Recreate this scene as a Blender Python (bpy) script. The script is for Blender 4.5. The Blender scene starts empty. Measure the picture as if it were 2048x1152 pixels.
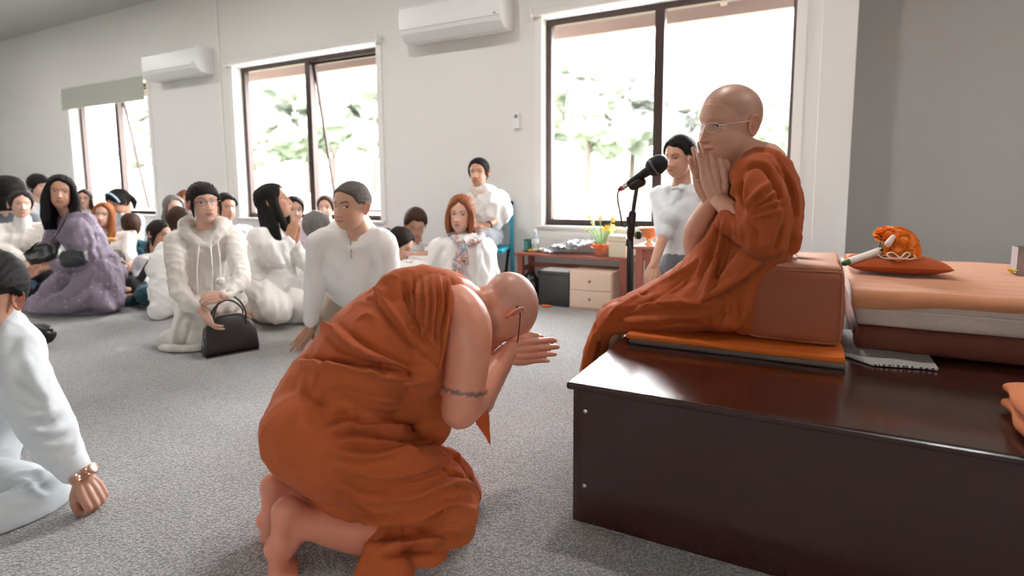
import bpy, bmesh, math, random
import numpy as np
from mathutils import Vector, Matrix
from mathutils.bvhtree import BVHTree

SC = bpy.context.scene
COL = SC.collection
# ---------------------------------------------------------------- camera
# measured from the photograph (vanishing points of the window wall, of the
# bench and of the verticals); pixels are those of the 2048 x 1152 frame
FPX, CX, CY = 1140.0, 1024.0, 503.0
CAM_H = 0.88
YAW, PITCH, ROLL = math.radians(27.8), math.radians(6.3), 0.0064
C0 = np.array([0.0, 0.0, CAM_H])
_v = np.array([-math.sin(YAW), math.cos(YAW), 0.0])
_r = np.array([math.cos(YAW), math.sin(YAW), 0.0])
FWD = _v * math.cos(PITCH) + np.array([0, 0, -math.sin(PITCH)])
_u = np.cross(_r, FWD)
RGT = _r * math.cos(ROLL) - _u * math.sin(ROLL)
UPV = _u * math.cos(ROLL) + _r * math.sin(ROLL)

def ray(px, py):
    return FWD + (px - CX) / FPX * RGT - (py - CY) / FPX * UPV
def P(px, py, d):
    return C0 + d * ray(px, py)
def on(px, py, axis, val):
    q = ray(px, py)
    return C0 + q * ((val - C0[axis]) / q[axis])
def onX(px, py, v): return on(px, py, 0, v)
def onY(px, py, v): return on(px, py, 1, v)
def onZ(px, py, v=0.0): return on(px, py, 2, v)
def depth_of(p): return float(np.dot(np.asarray(p) - C0, FWD))
def pix(p):
    q = np.asarray(p) - C0
    d = np.dot(q, FWD)
    return (CX + FPX * np.dot(q, RGT) / d, CY - FPX * np.dot(q, UPV) / d)

cam_d = bpy.data.cameras.new('camera')
cam = bpy.data.objects.new('camera', cam_d)
COL.objects.link(cam)
cam_d.sensor_width = 36.0
cam_d.lens = FPX / 2048 * 36
cam_d.shift_y = -(576 - CY) / 2048
cam_d.clip_start, cam_d.clip_end = 0.02, 300
m = Matrix.Identity(4)
for i in range(3):
    m[i][0], m[i][1], m[i][2], m[i][3] = RGT[i], UPV[i], -FWD[i], C0[i]
cam.matrix_world = m
cam_d.dof.use_dof = True
cam_d.dof.focus_distance = 1.75
cam_d.dof.aperture_fstop = 2.4
SC.camera = cam

# ---------------------------------------------------------------- light
SKY = 12.0
world = bpy.data.worlds.new('overcast_sky')
SC.world = world
world.use_nodes = True
wn = world.node_tree
bg = wn.nodes['Background']
bg.inputs[0].default_value = (0.975, 0.985, 1.0, 1)
bg.inputs[1].default_value = SKY
SC.view_settings.view_transform = 'Standard'
SC.view_settings.look = 'None'
SC.view_settings.gamma = 1.0
SC.view_settings.use_curve_mapping = False
SC.view_settings.exposure = 1.33
SC.cycles.use_denoising = True
SC.cycles.max_bounces = 8
SC.cycles.diffuse_bounces = 5
SC.cycles.transparent_max_bounces = 12
SC.cycles.sample_clamp_indirect = 6.0
LAMP_W = 9.0
# ---------------------------------------------------------------- materials
MATS = {}
def _nodes(name):
    m = bpy.data.materials.new(name)
    m.use_nodes = True
    nt = m.node_tree
    return m, nt, nt.nodes['Principled BSDF']
def mat(name, col, rough=0.6, metal=0.0, var=0.08, vscale=6.0, bump=0.0, bscale=60.0, spec=0.5,
        coat=0.0, sheen=0.0, trans=0.0, emit=None, estr=1.0, stretch=None, subsurf=0.0, detail=3.0, bdist=0.01):
    """procedural material: base colour with a noise variation and a noise bump"""
    if name in MATS: return MATS[name]
    m, nt, b = _nodes(name)
    N, L = nt.nodes.new, nt.links.new
    b.inputs['Roughness'].default_value = rough
    b.inputs['Metallic'].default_value = metal
    b.inputs['Specular IOR Level'].default_value = spec
    if coat: b.inputs['Coat Weight'].default_value = coat; b.inputs['Coat Roughness'].default_value = 0.08
    if sheen: b.inputs['Sheen Weight'].default_value = sheen; b.inputs['Sheen Roughness'].default_value = 0.5
    if trans: b.inputs['Transmission Weight'].default_value = trans
    if subsurf:
        b.inputs['Subsurface Weight'].default_value = subsurf
        b.inputs['Subsurface Radius'].default_value = (0.012, 0.004, 0.002)
        b.inputs['Subsurface Scale'].default_value = 1.0
    if emit:
        b.inputs['Emission Color'].default_value = (*emit, 1); b.inputs['Emission Strength'].default_value = estr
    tc = N('ShaderNodeTexCoord')
    src = tc.outputs['Object']
    if stretch:
        mp = N('ShaderNodeMapping'); mp.inputs['Scale'].default_value = stretch
        L(src, mp.inputs[0]); src = mp.outputs[0]
    nz = N('ShaderNodeTexNoise'); nz.inputs['Scale'].default_value = vscale; nz.inputs['Detail'].default_value = detail
    L(src, nz.inputs['Vector'])
    mx = N('ShaderNodeMix'); mx.data_type = 'RGBA'
    lo = [max(0, c * (1 - var)) for c in col]; hi = [min(1, c * (1 + var)) for c in col]
    mx.inputs[6].default_value = (*lo, 1); mx.inputs[7].default_value = (*hi, 1)
    L(nz.outputs['Fac'], mx.inputs[0]); L(mx.outputs[2], b.inputs['Base Color'])
    if bump:
        n2 = N('ShaderNodeTexNoise'); n2.inputs['Scale'].default_value = bscale; n2.inputs['Detail'].default_value = 2.0
        L(src, n2.inputs['Vector'])
        bp = N('ShaderNodeBump'); bp.inputs['Strength'].default_value = bump; bp.inputs['Distance'].default_value = bdist
        L(n2.outputs['Fac'], bp.inputs['Height']); L(bp.outputs[0], b.inputs['Normal'])
    MATS[name] = m
    return m
def mat_vcol(name, rough=0.5, bump=0.15, bscale=300.0, subsurf=0.12, var=0.05, spec=0.5, bdist=0.002):
    """material whose colour is the mesh's own colour layer (skin, lips, brows, printed cloth)"""
    if name in MATS: return MATS[name]
    m, nt, b = _nodes(name)
    N, L = nt.nodes.new, nt.links.new
    at = N('ShaderNodeVertexColor'); at.layer_name = 'Col'
    tc = N('ShaderNodeTexCoord')
    nz = N('ShaderNodeTexNoise'); nz.inputs['Scale'].default_value = 25; L(tc.outputs['Object'], nz.inputs['Vector'])
    mr = N('ShaderNodeMapRange'); mr.inputs[3].default_value = 1 - var * 2; mr.inputs[4].default_value = 1 + var * 2
    L(nz.outputs['Fac'], mr.inputs[0])
    mx = N('ShaderNodeMix'); mx.data_type = 'RGBA'; mx.blend_type = 'MULTIPLY'; mx.inputs[0].default_value = 1
    L(at.outputs['Color'], mx.inputs[6]); L(mr.outputs[0], mx.inputs[7]); L(mx.outputs[2], b.inputs['Base Color'])
    b.inputs['Roughness'].default_value = rough
    b.inputs['Specular IOR Level'].default_value = spec
    if subsurf:
        b.inputs['Subsurface Weight'].default_value = subsurf
        b.inputs['Subsurface Radius'].default_value = (0.010, 0.004, 0.002)
        b.inputs['Subsurface Scale'].default_value = 1.0
    if bump:
        n2 = N('ShaderNodeTexNoise'); n2.inputs['Scale'].default_value = bscale; L(tc.outputs['Object'], n2.inputs['Vector'])
        bp = N('ShaderNodeBump'); bp.inputs['Strength'].default_value = bump; bp.inputs['Distance'].default_value = bdist
        L(n2.outputs['Fac'], bp.inputs['Height']); L(bp.outputs[0], b.inputs['Normal'])
    MATS[name] = m
    return m
def mat_pane(name, tint=(1, 1, 1), refl=0.06):
    if name in MATS: return MATS[name]
    m, nt, b = _nodes(name)
    N, L = nt.nodes.new, nt.links.new
    nt.nodes.remove(b)
    t = N('ShaderNodeBsdfTransparent'); t.inputs[0].default_value = (*tint, 1)
    g = N('ShaderNodeBsdfGlossy'); g.inputs['Roughness'].default_value = 0.02
    mx = N('ShaderNodeMixShader'); mx.inputs[0].default_value = refl
    L(t.outputs[0], mx.inputs[1]); L(g.outputs[0], mx.inputs[2]); L(mx.outputs[0], nt.nodes['Material Output'].inputs[0])
    MATS[name] = m
    return m

# ---------------------------------------------------------------- mesh building
def unit(a):
    a = np.asarray(a, float); n = np.linalg.norm(a)
    return a / n if n > 1e-12 else a
def frame_for(t, up):
    t = unit(t); up = np.asarray(up, float)
    s = np.cross(t, up)
    if np.linalg.norm(s) < 1e-4: s = np.cross(t, [0.31, 0.87, 0.39])
    s = unit(s); n = np.cross(s, t)
    return s, n
def spline(pts, n):
    """Catmull-Rom through rows of any width"""
    p = np.asarray(pts, float)
    if len(p) < 3:
        t = np.linspace(0, len(p) - 1, n)[:, None]
        return p[0] + (p[-1] - p[0]) * t / max(1, len(p) - 1)
    q = np.vstack([2 * p[0] - p[1], p, 2 * p[-1] - p[-2]])
    out = []
    for t in np.linspace(0, len(p) - 1 - 1e-9, n):
        i = int(t); f = t - i
        a, b, c, d = q[i], q[i + 1], q[i + 2], q[i + 3]
        out.append(0.5 * (2 * b + (c - a) * f + (2 * a - 5 * b + 4 * c - d) * f * f + (3 * b - a - 3 * c + d) * f ** 3))
    return np.array(out)
class MB:
    def __init__(s): s.v, s.f, s.c = [], [], []
    def add(s, verts, faces, col=None):
        o = len(s.v)
        s.v += [tuple(map(float, p)) for p in verts]
        s.f += [tuple(i + o for i in f) for f in faces]
        s.c += [tuple(col) if col is not None else (1, 1, 1)] * len(verts) if (col is None or np.ndim(col) == 1) else [tuple(x) for x in col]
        return s
    def box(s, a, b, col=None):
        x0, y0, z0 = a; x1, y1, z1 = b
        v = [(x0, y0, z0), (x1, y0, z0), (x1, y1, z0), (x0, y1, z0), (x0, y0, z1), (x1, y0, z1), (x1, y1, z1), (x0, y1, z1)]
        return s.add(v, [(0, 3, 2, 1), (4, 5, 6, 7), (0, 1, 5, 4), (1, 2, 6, 5), (2, 3, 7, 6), (3, 0, 4, 7)], col)
    def hexa(s, bot, top, col=None):
        return s.add(list(bot) + list(top), [(0, 3, 2, 1), (4, 5, 6, 7), (0, 1, 5, 4), (1, 2, 6, 5), (2, 3, 7, 6), (3, 0, 4, 7)], col)
    def bar(s, p, q, w, h, up=(0, 0, 1), col=None):
        p, q = np.asarray(p, float), np.asarray(q, float)
        a, n = frame_for(q - p, up)
        a = a * w / 2; n = n * h / 2
        return s.hexa([p - a - n, p + a - n, p + a + n, p - a + n], [q - a - n, q + a - n, q + a + n, q - a + n], col)
    def loft(s, rings, close_u=True, cap=True, col=None):
        """rings: list of equal-length point rows"""
        n = len(rings[0]); v = [p for r in rings for p in r]; f = []
        for i in range(len(rings) - 1):
            for j in range(n if close_u else n - 1):
                k = (j + 1) % n
                f.append((i * n + j, i * n + k, (i + 1) * n + k, (i + 1) * n + j))
        if cap and close_u:
            f.append(tuple(range(n))[::-1]); f.append(tuple((len(rings) - 1) * n + j for j in range(n)))
        return s.add(v, f, col)
    def tube(s, pts, radii, seg=12, up=(0, 0, 1), sm=0, round_caps=True, col=None):
        """tube with round ends; radii: one number, or per point a number or (across, along-up)"""
        pts = np.asarray(pts, float)
        R = np.array([(r, r) if np.ndim(r) == 0 else r for r in (radii if np.ndim(radii) else [radii] * len(pts))], float)
        if sm and len(pts) > 2:
            A = spline(np.hstack([pts, R]), sm); pts, R = A[:, :3], np.maximum(A[:, 3:], 1e-4)
        elif sm:
            A = spline(np.hstack([pts, R]), sm); pts, R = A[:, :3], A[:, 3:]
        n = len(pts)
        T = np.array([unit(pts[min(i + 1, n - 1)] - pts[max(i - 1, 0)]) for i in range(n)])
        ang = np.linspace(0, 2 * math.pi, seg, endpoint=False)
        rings = []
        S0 = None
        def ring(c, t, rx, ry):
            nonlocal S0
            a, b = frame_for(t, up)
            if S0 is not None and np.dot(a, S0) < 0: a, b = -a, -b
            S0 = a
            return [c + a * rx * math.cos(q) + b * ry * math.sin(q) for q in ang]
        if round_caps:
            for k in (80, 55, 28):
                c = math.radians(k); rm = min(R[0])
                rings.append(ring(pts[0] - T[0] * rm * math.sin(c), T[0], R[0][0] * math.cos(c), R[0][1] * math.cos(c)))
        for i in range(n): rings.append(ring(pts[i], T[i], *R[i]))
        if round_caps:
            for k in (28, 55, 80):
                c = math.radians(k); rm = min(R[-1])
                rings.append(ring(pts[-1] + T[-1] * rm * math.sin(c), T[-1], R[-1][0] * math.cos(c), R[-1][1] * math.cos(c)))
        return s.loft(rings, col=col)
    def ell(s, c, r, axes=None, nu=16, nv=10, col=None):
        c = np.asarray(c, float); r = np.asarray([r] * 3 if np.ndim(r) == 0 else r, float)
        A = np.eye(3) if axes is None else np.asarray(axes, float)
        rings = []
        for i in range(1, nv):
            t = math.pi * i / nv
            rings.append([c + A.T @ (r * np.array([math.sin(t) * math.cos(p), math.sin(t) * math.sin(p), -math.cos(t)])) for p in np.linspace(0, 2 * math.pi, nu, endpoint=False)])
        return s.loft(rings, col=col)
    def lathe(s, prof, c, seg=20, axis=(0, 0, 1), col=None, cap=True):
        c = np.asarray(c, float); ax = unit(axis); a, b = frame_for(ax, (0, 1, 0.01))
        rings = [[c + ax * z + (a * math.cos(q) + b * math.sin(q)) * max(r, 1e-4) for q in np.linspace(0, 2 * math.pi, seg, endpoint=False)] for r, z in prof]
        return s.loft(rings, col=col, cap=cap)
    def disc(s, c, n, r, seg=20, t=0.002):
        return s.lathe([(r, 0), (r, t)], c, seg, n)
    def arrays(s):
        return np.array(s.v, float), s.f
BASE = {}
def new_mesh(name, V, F, cols=None):
    me = bpy.data.meshes.new(name)
    me.from_pydata([tuple(p) for p in V] if not isinstance(V, list) else V, [], F if isinstance(F, list) else F.tolist())
    if cols is not None:
        ca = me.color_attributes.new('Col', 'FLOAT_COLOR', 'POINT')
        c4 = np.ones((len(V), 4), np.float32); c4[:, :3] = cols
        ca.data.foreach_set('color', c4.ravel())
    return me
def fix_normals(me):
    bm = bmesh.new(); bm.from_mesh(me)
    bmesh.ops.recalc_face_normals(bm, faces=bm.faces)
    bm.to_mesh(me); bm.free()
def obj(name, geo, material, parent=None, smooth=False, bevel=0.0, bseg=2, cols=None, fix=True, base=None, auto=None):
    """link one mesh object. geo: MB or (verts, faces), in world metres"""
    if isinstance(geo, MB):
        V, F = geo.arrays()
        if cols is True: cols = np.array(geo.c)
    else: V, F = geo
    V = np.asarray(V, float)
    if parent is not None: b = BASE[parent.name]
    elif base is not None: b = np.asarray(base, float)
    else:
        lo, hi = V.min(0), V.max(0); b = np.array([(lo[0] + hi[0]) / 2, (lo[1] + hi[1]) / 2, lo[2]])
    me = new_mesh(name, V - b, F, cols)
    if fix: fix_normals(me)
    o = bpy.data.objects.new(name, me)
    COL.objects.link(o)
    if parent is not None: o.parent = parent
    else: o.location = b
    BASE[o.name] = b
    if material: me.materials.append(material)
    if smooth: me.polygons.foreach_set('use_smooth', [True] * len(me.polygons))
    if auto:
        me.polygons.foreach_set('use_smooth', [True] * len(me.polygons))
        me.set_sharp_from_angle(angle=math.radians(auto))
    if bevel:
        bv = o.modifiers.new('bevel', 'BEVEL'); bv.width = bevel; bv.segments = bseg; bv.limit_method = 'ANGLE'; bv.angle_limit = math.radians(40)
    return o
def thing(name, label, cat, loc, group=None, kind=None):
    o = bpy.data.objects.new(name, None)
    COL.objects.link(o)
    o.empty_display_size = 0.1
    o.location = loc
    BASE[o.name] = np.asarray(loc, float)
    tag(o, label, cat, group, kind)
    return o
def tag(o, label=None, cat=None, group=None, kind=None):
    if label: o['label'] = label
    if cat: o['category'] = cat
    if group: o['group'] = group
    if kind: o['kind'] = kind
    return o
def struct(name, geo, material, **k):
    return tag(obj(name, geo, material, **k), kind='structure')
def remesh(mb, voxel, smooth=4, factor=0.5):
    """union of closed overlapping pieces as one continuous surface"""
    V, F = mb.arrays() if isinstance(mb, MB) else mb
    me = new_mesh('tmp', V, F); fix_normals(me)
    o = bpy.data.objects.new('tmp', me); COL.objects.link(o)
    md = o.modifiers.new('r', 'REMESH'); md.mode = 'VOXEL'; md.voxel_size = voxel; md.adaptivity = 0
    if smooth:
        sm = o.modifiers.new('s', 'SMOOTH'); sm.factor = factor; sm.iterations = smooth
    dg = bpy.context.evaluated_depsgraph_get()
    ev = o.evaluated_get(dg); me2 = ev.to_mesh()
    n = len(me2.vertices); W = np.empty(n * 3, np.float32); me2.vertices.foreach_get('co', W); W = W.reshape(-1, 3).astype(float)
    k = len(me2.polygons); li = np.empty(len(me2.loops), np.int32); me2.loops.foreach_get('vertex_index', li)
    ls = np.empty(k, np.int32); me2.polygons.foreach_get('loop_start', ls); lt = np.empty(k, np.int32); me2.polygons.foreach_get('loop_total', lt)
    FF = [tuple(li[a:a + b].tolist()) for a, b in zip(ls, lt)]
    ev.to_mesh_clear()
    bpy.data.objects.remove(o); bpy.data.meshes.remove(me)
    return W, FF
def normals_of(V, F):
    n = np.zeros_like(V)
    q = np.array([f if len(f) == 4 else (f[0], f[1], f[2], f[2]) for f in F])
    fn = np.cross(V[q[:, 2]] - V[q[:, 0]], V[q[:, 3]] - V[q[:, 1]])
    tri = q[:, 2] == q[:, 3]
    if tri.any(): fn[tri] = np.cross(V[q[tri, 1]] - V[q[tri, 0]], V[q[tri, 2]] - V[q[tri, 0]])
    for i in range(4): np.add.at(n, q[:, i], fn)
    return n / np.maximum(np.linalg.norm(n, axis=1, keepdims=True), 1e-12)
def snoise(V, scale, seed, k=7):
    """smooth pseudo noise about -1..1"""
    rng = np.random.RandomState(seed)
    out = np.zeros(len(V)); W = V * scale
    W = W + 0.45 * np.sin(W[:, [1, 2, 0]] * 0.9 + rng.rand(3) * 6.28)
    for _ in range(k):
        d = rng.randn(3); d /= np.linalg.norm(d)
        out += np.sin(W @ d * (0.7 + 0.9 * rng.rand()) * 3.0 + rng.rand() * 6.28)
    return out / math.sqrt(k) / 1.2
def wrinkle(V, F, amp, scale=8.0, seed=1, stretch=(1, 1, 1), fine=0.4):
    """ridged cloth wrinkles pushed along the normals"""
    N = normals_of(V, F); S = V * np.asarray(stretch)
    r = 1 - 2 * np.abs(np.tanh(1.6 * snoise(S, scale, seed)))
    r2 = 1 - 2 * np.abs(np.tanh(1.6 * snoise(S, scale * 2.3, seed + 9)))
    return V + N * (amp * (0.7 * r + fine * r2))[:, None]
def relax(V, F, it=1, k=.4):
    q = np.array([f if len(f) == 4 else (f[0], f[1], f[2], f[2]) for f in F]); V = V.copy()
    cnt = np.zeros(len(V))
    for i in range(4): np.add.at(cnt, q[:, i], 2)
    for _ in range(it):
        A = np.zeros_like(V)
        for i in range(4): np.add.at(A, q[:, i], V[q[:, (i + 1) % 4]] + V[q[:, (i + 3) % 4]])
        V += k * (A / np.maximum(cnt, 1)[:, None] - V)
    return V
def strokes(V, F, S, step=5.0, both=False):
    """sculpt folds: S = [(pixel polyline, height, width)]. The polyline is dropped on the surface that
    the picture shows there; the surface is raised (or pressed in) along it"""
    bvh = BVHTree.FromPolygons([Vector(p) for p in V], F)
    N = normals_of(V, F); D = np.zeros(len(V)); o = Vector(C0)
    VX = None
    for st in S:
        line, amp, wid = st[:3]; side = st[3] if len(st) > 3 else None      # side: the picture direction in which a laid-over layer lies
        pts = []
        ln = spline(line, max(3, int(sum(math.dist(line[i], line[i + 1]) for i in range(len(line) - 1)) / step)))
        for x, y in ln:
            hit = bvh.ray_cast(o, Vector(ray(x, y)).normalized())
            if hit[0] is not None: pts.append(np.array(hit[0]))
        if len(pts) < 2: continue
        pts = np.array(pts); n = len(pts)
        tap = np.minimum(1, np.minimum(np.arange(n) + 0.6, np.arange(n)[::-1] + 0.6) / (0.28 * n))
        wx = wid * (3 if side is None else 5); lo, hi = pts.min(0) - wx, pts.max(0) + wx
        idx = np.nonzero(np.all((V > lo) & (V < hi), axis=1))[0]
        if not len(idx): continue
        Q = V[idx]; best = np.full(len(idx), 1e9); tw = np.zeros(len(idx)); near = np.zeros(len(idx), int)
        for i in range(n):
            d = ((Q - pts[i]) ** 2).sum(1); m_ = d < best
            best[m_] = d[m_]; tw[m_] = tap[i]; near[m_] = i
        if side is None: D[idx] += amp * tw * np.exp(-best / wid ** 2)
        else:
            dv = RGT * side[0] - UPV * side[1]
            D[idx] += amp * tw * np.exp(-np.sqrt(best) / wid) * (((Q - pts[near]) @ dv) > 0)
    return relax(V + N * (1.4 * D)[:, None], F, 2, .3)
# ---------------------------------------------------------------- the room
YW, YF = 4.18, 4.30          # inner face of the window wall, plane of the window frames
YO = 4.38                    # outer face
ZC = 3.08
XL, XR, YR = -11.6, 3.2, -3.2
SILL, HEAD = 0.585, 2.205
WINS = [(-8.96, -7.13), (-5.60, -3.57), (-1.945, -0.125)]
M_wall = mat('wall_paint', (0.80, 0.785, 0.765), 0.75, var=0.02, vscale=1.5, bump=0.05, bscale=180)
M_grey = mat('shaded_alcove_paint', (0.52, 0.50, 0.49), 0.8, var=0.02, vscale=1.5, bump=0.05, bscale=180)  # wall paint greyed: the alcove's lack of light put into its colour
M_ceil = mat('dimmed_ceiling_paint', (0.50, 0.485, 0.47), 0.85, var=0.02)  # darkened grey puts the dim light and lens vignette into the colour
M_trim = mat('trim_paint', (0.84, 0.82, 0.79), 0.45, var=0.02)
M_frame = mat('bronze_aluminium', (0.065, 0.042, 0.038), 0.38, 0.35, var=0.12, vscale=14)
M_pane = mat_pane('window_glass', refl=0.025)

def carpet():
    m, nt, b = _nodes('carpet')
    N, L = nt.nodes.new, nt.links.new
    tc = N('ShaderNodeTexCoord')
    big = N('ShaderNodeTexNoise'); big.inputs['Scale'].default_value = 1.6; big.inputs['Detail'].default_value = 4
    mp = N('ShaderNodeMapping'); mp.inputs['Scale'].default_value = (0.6, 1.8, 1); mp.inputs['Rotation'].default_value = (0, 0, 0.5)
    L(tc.outputs['Object'], mp.inputs[0]); L(mp.outputs[0], big.inputs['Vector'])
    fine = N('ShaderNodeTexNoise'); fine.inputs['Scale'].default_value = 210; fine.inputs['Detail'].default_value = 2
    L(tc.outputs['Object'], fine.inputs['Vector'])
    vo = N('ShaderNodeTexVoronoi'); vo.inputs['Scale'].default_value = 150
    L(tc.outputs['Object'], vo.inputs['Vector'])
    add = N('ShaderNodeMath'); add.operation = 'ADD'; L(fine.outputs['Fac'], add.inputs[0])
    mu = N('ShaderNodeMath'); mu.operation = 'MULTIPLY'; mu.inputs[1].default_value = -0.7; L(vo.outputs['Distance'], mu.inputs[0]); L(mu.outputs[0], add.inputs[1])
    cr = N('ShaderNodeValToRGB')
    cr.color_ramp.elements[0].position = 0.05; cr.color_ramp.elements[0].color = (0.23, 0.225, 0.223, 1)
    cr.color_ramp.elements[1].position = 0.62; cr.color_ramp.elements[1].color = (0.84, 0.825, 0.82, 1)
    L(add.outputs[0], cr.inputs[0])
    mr = N('ShaderNodeMapRange'); mr.inputs[1].default_value = 0.3; mr.inputs[2].default_value = 0.7; mr.inputs[3].default_value = 0.84; mr.inputs[4].default_value = 1.12
    L(big.outputs['Fac'], mr.inputs[0])
    mx = N('ShaderNodeMix'); mx.data_type = 'RGBA'; mx.blend_type = 'MULTIPLY'; mx.inputs[0].default_value = 1
    L(cr.outputs[0], mx.inputs[6]); L(mr.outputs[0], mx.inputs[7]); L(mx.outputs[2], b.inputs['Base Color'])
    b.inputs['Roughness'].default_value = 0.95; b.inputs['Specular IOR Level'].default_value = 0.15
    b.inputs['Sheen Weight'].default_value = 0.8; b.inputs['Sheen Roughness'].default_value = 0.45
    bp = N('ShaderNodeBump'); bp.inputs['Strength'].default_value = 0.9; bp.inputs['Distance'].default_value = 0.008
    L(add.outputs[0], bp.inputs['Height']); L(bp.outputs[0], b.inputs['Normal'])
    return m
struct('floor', MB().box((XL - .2, YR - .2, -0.1), (XR + .2, 5.2, 0)), carpet())
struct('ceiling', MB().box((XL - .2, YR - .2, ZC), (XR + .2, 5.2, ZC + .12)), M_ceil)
w = MB()
xs = [XL - .2] + [x for a in WINS for x in a] + [0.0]
for i in range(0, len(xs), 2): w.box((xs[i], YW, 0), (xs[i + 1], YO, ZC))
for a, b in WINS:
    w.box((a, YW, 0), (b, YO, SILL)); w.box((a, YW, HEAD), (b, YO, ZC))
struct('wall_back', w, M_wall)
struct('trim_1', MB().box((0.0, 4.10, 0), (0.19, 5.05, ZC)), M_wall, bevel=0.004)          # pier beside the alcove
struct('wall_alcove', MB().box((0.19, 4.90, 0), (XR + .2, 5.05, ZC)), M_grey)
struct('wall_left', MB().box((XL - .2, YR, 0), (XL, YW, ZC)), M_wall)
struct('wall_right', MB().box((XR, YR, 0), (XR + .2, 4.9, ZC)), M_wall)
struct('trim_2', MB().box((-5.80, 4.163, 0), (-5.765, 4.18, ZC)), M_trim, bevel=0.003)
# the side of the hall behind the camera: unseen glazed openings added for fill light
RW = [(-6.4, -5.8), (.9, 1.4)]
w = MB(); xs = [XL - .2] + [x for a in RW for x in a] + [XR + .2]
for i in range(0, len(xs), 2): w.box((xs[i], YR - .16, 0), (xs[i + 1], YR, ZC))
for a, b in RW: w.box((a, YR - .16, 2.3), (b, YR, ZC))
struct('wall_front', w, M_wall)
def add_fill_door(n, a, b):
    d = tag(bpy.data.objects.new('fill_door_%d' % n, None), kind='structure'); COL.objects.link(d)
    loc = np.array([(a + b) / 2, YR - .08, 0]); d.location = loc; BASE[d.name] = loc
    f = MB(); y0, y1 = YR - .11, YR - .06
    f.box((a, y0, 2.24), (b, y1, 2.3)); f.box((a, y0, 0), (b, y1, .06))
    for x in (a, (a + b) / 2 - .03, b - .06): f.box((x, y0, .06), (x + .06, y1, 2.24))
    obj('fill_door_frame', f, M_frame, d)
    for x0, x1 in ((a + .06, (a + b) / 2 - .03), ((a + b) / 2 + .03, b - .06)):
        obj('pane', MB().box((x0, YR - .088, .06), (x1, YR - .082, 2.24)), M_pane, d)
for i, (a, b) in enumerate(RW): add_fill_door(i + 1, a, b)
# skirting boards
xs = [XL, 0.0]
struct('baseboard_back', MB().box((XL, YW - .015, 0), (0.0, YW, .09)), M_trim, bevel=.004)
struct('baseboard_left', MB().box((XL, YR, 0), (XL + .015, YW - .015, .09)), M_trim)
# recessed ceiling lights
M_lamp = mat('lamp_glow', (1, 0.95, 0.88), 0.5, emit=(1, 0.97, 0.94), estr=14)
for i, (x, y) in enumerate([(-9.3, 2.3), (-7.0, 2.3), (-4.8, 2.3), (-2.6, 2.3), (-.5, 2.3), (1.9, 2.3)]):
    t = thing('ceiling_light', 'round recessed downlight set into the ceiling', 'light', (x, y, ZC - .012), group='recessed ceiling lights')
    obj('ring', MB().lathe([(.085, 0), (.085, .012), (.066, .012), (.066, 0)], (x, y, ZC - .012), 20, cap=False), M_trim, t, smooth=True)
    obj('lens', MB().lathe([(.066, .004), (.066, .011)], (x, y, ZC - .012), 20), M_lamp, t)
    ld = bpy.data.lights.new('downlight', 'AREA'); ld.shape = 'DISK'; ld.size = 0.13; ld.energy = LAMP_W; ld.color = (1, .97, .94)
    lo = bpy.data.objects.new('lamp', ld); COL.objects.link(lo); lo.parent = t; lo.location = (0, 0, -0.004)

# windows: sliding sash + fixed sash in dark aluminium, roller blind above each
def window(n, a, b, open_sash):
    d = tag(bpy.data.objects.new('window_%d' % n, None), kind='structure'); COL.objects.link(d)
    loc = np.array([(a + b) / 2, YF, SILL]); d.location = loc; BASE[d.name] = loc
    y0, y1 = YF, YF + .06; fw = .045; mid = (a + b) / 2
    f = MB()
    f.box((a, y0, HEAD - fw), (b, y1, HEAD)); f.box((a, y0, SILL), (b, y1, SILL + fw))
    f.box((a, y0, SILL + fw), (a + fw, y1, HEAD - fw)); f.box((b - fw, y0, SILL + fw), (b, y1, HEAD - fw))
    obj('window_frame', f, M_frame, d, bevel=.003)
    obj('mullion', MB().box((mid - .04, y0 - .012, SILL + fw), (mid + .03, y1, HEAD - fw)), M_frame, d, bevel=.003)
    obj('pane', MB().box((a + fw, YF + .028, SILL + fw), (mid - .04, YF + .034, HEAD - fw)), M_pane, d)
    s = MB(); x0, x1 = mid + .03, b - fw
    z0, z1 = SILL + fw, HEAD - fw; q = .022
    if open_sash:        # awning sash: hinged at the top, pushed out
        ang = math.radians(9)
        def R(y, z): return (YF + .03 + (y - 0) * math.cos(ang) + (z1 - z) * math.sin(ang), z1 - (z1 - z) * math.cos(ang))
        def pbox(xa, xb, za, zb, t0, t1):
            c = [R(t0, za), R(t1, za), R(t1, zb), R(t0, zb)]
            return [(xa, *c[0]), (xb, *c[0]), (xb, *c[1]), (xa, *c[1])], [(xa, *c[3]), (xb, *c[3]), (xb, *c[2]), (xa, *c[2])]
        for args in ((x0, x0 + q, z0, z1), (x1 - q, x1, z0, z1), (x0, x1, z0, z0 + q), (x0, x1, z1 - q, z1)): s.hexa(*pbox(*args, 0, .03))
        sash = obj('sash', s, M_frame, d)
        obj('pane', MB().hexa(*pbox(x0 + q, x1 - q, z0 + q, z1 - q, .012, .018)), M_pane, sash)
    else:
        obj('pane', MB().box((x0, YF + .028, z0), (x1, YF + .034, z1)), M_pane, d)
    # white reveal lining and narrow sill
    t = .006
    obj('sill', MB().box((a - .02, YW - .022, SILL - .02), (b + .02, YF, SILL)), M_trim, d, bevel=.003)
    for x, xx in ((a - .02, a), (b, b + .02)): obj('architrave', MB().box((x - .02, YW - .012, SILL), (xx + .02 if x < a else xx + .02, YW + .0, HEAD)), M_trim, d)
    return d
for i, (a, b) in enumerate(WINS): window(i + 1, a, b, i < 2)
M_sage = mat('blind_fabric', (0.46, 0.47, 0.41), .8, var=.03, bump=.1, bscale=300)
M_blind = mat('blind_white', (0.78, .76, .73), .6, var=.02)
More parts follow.
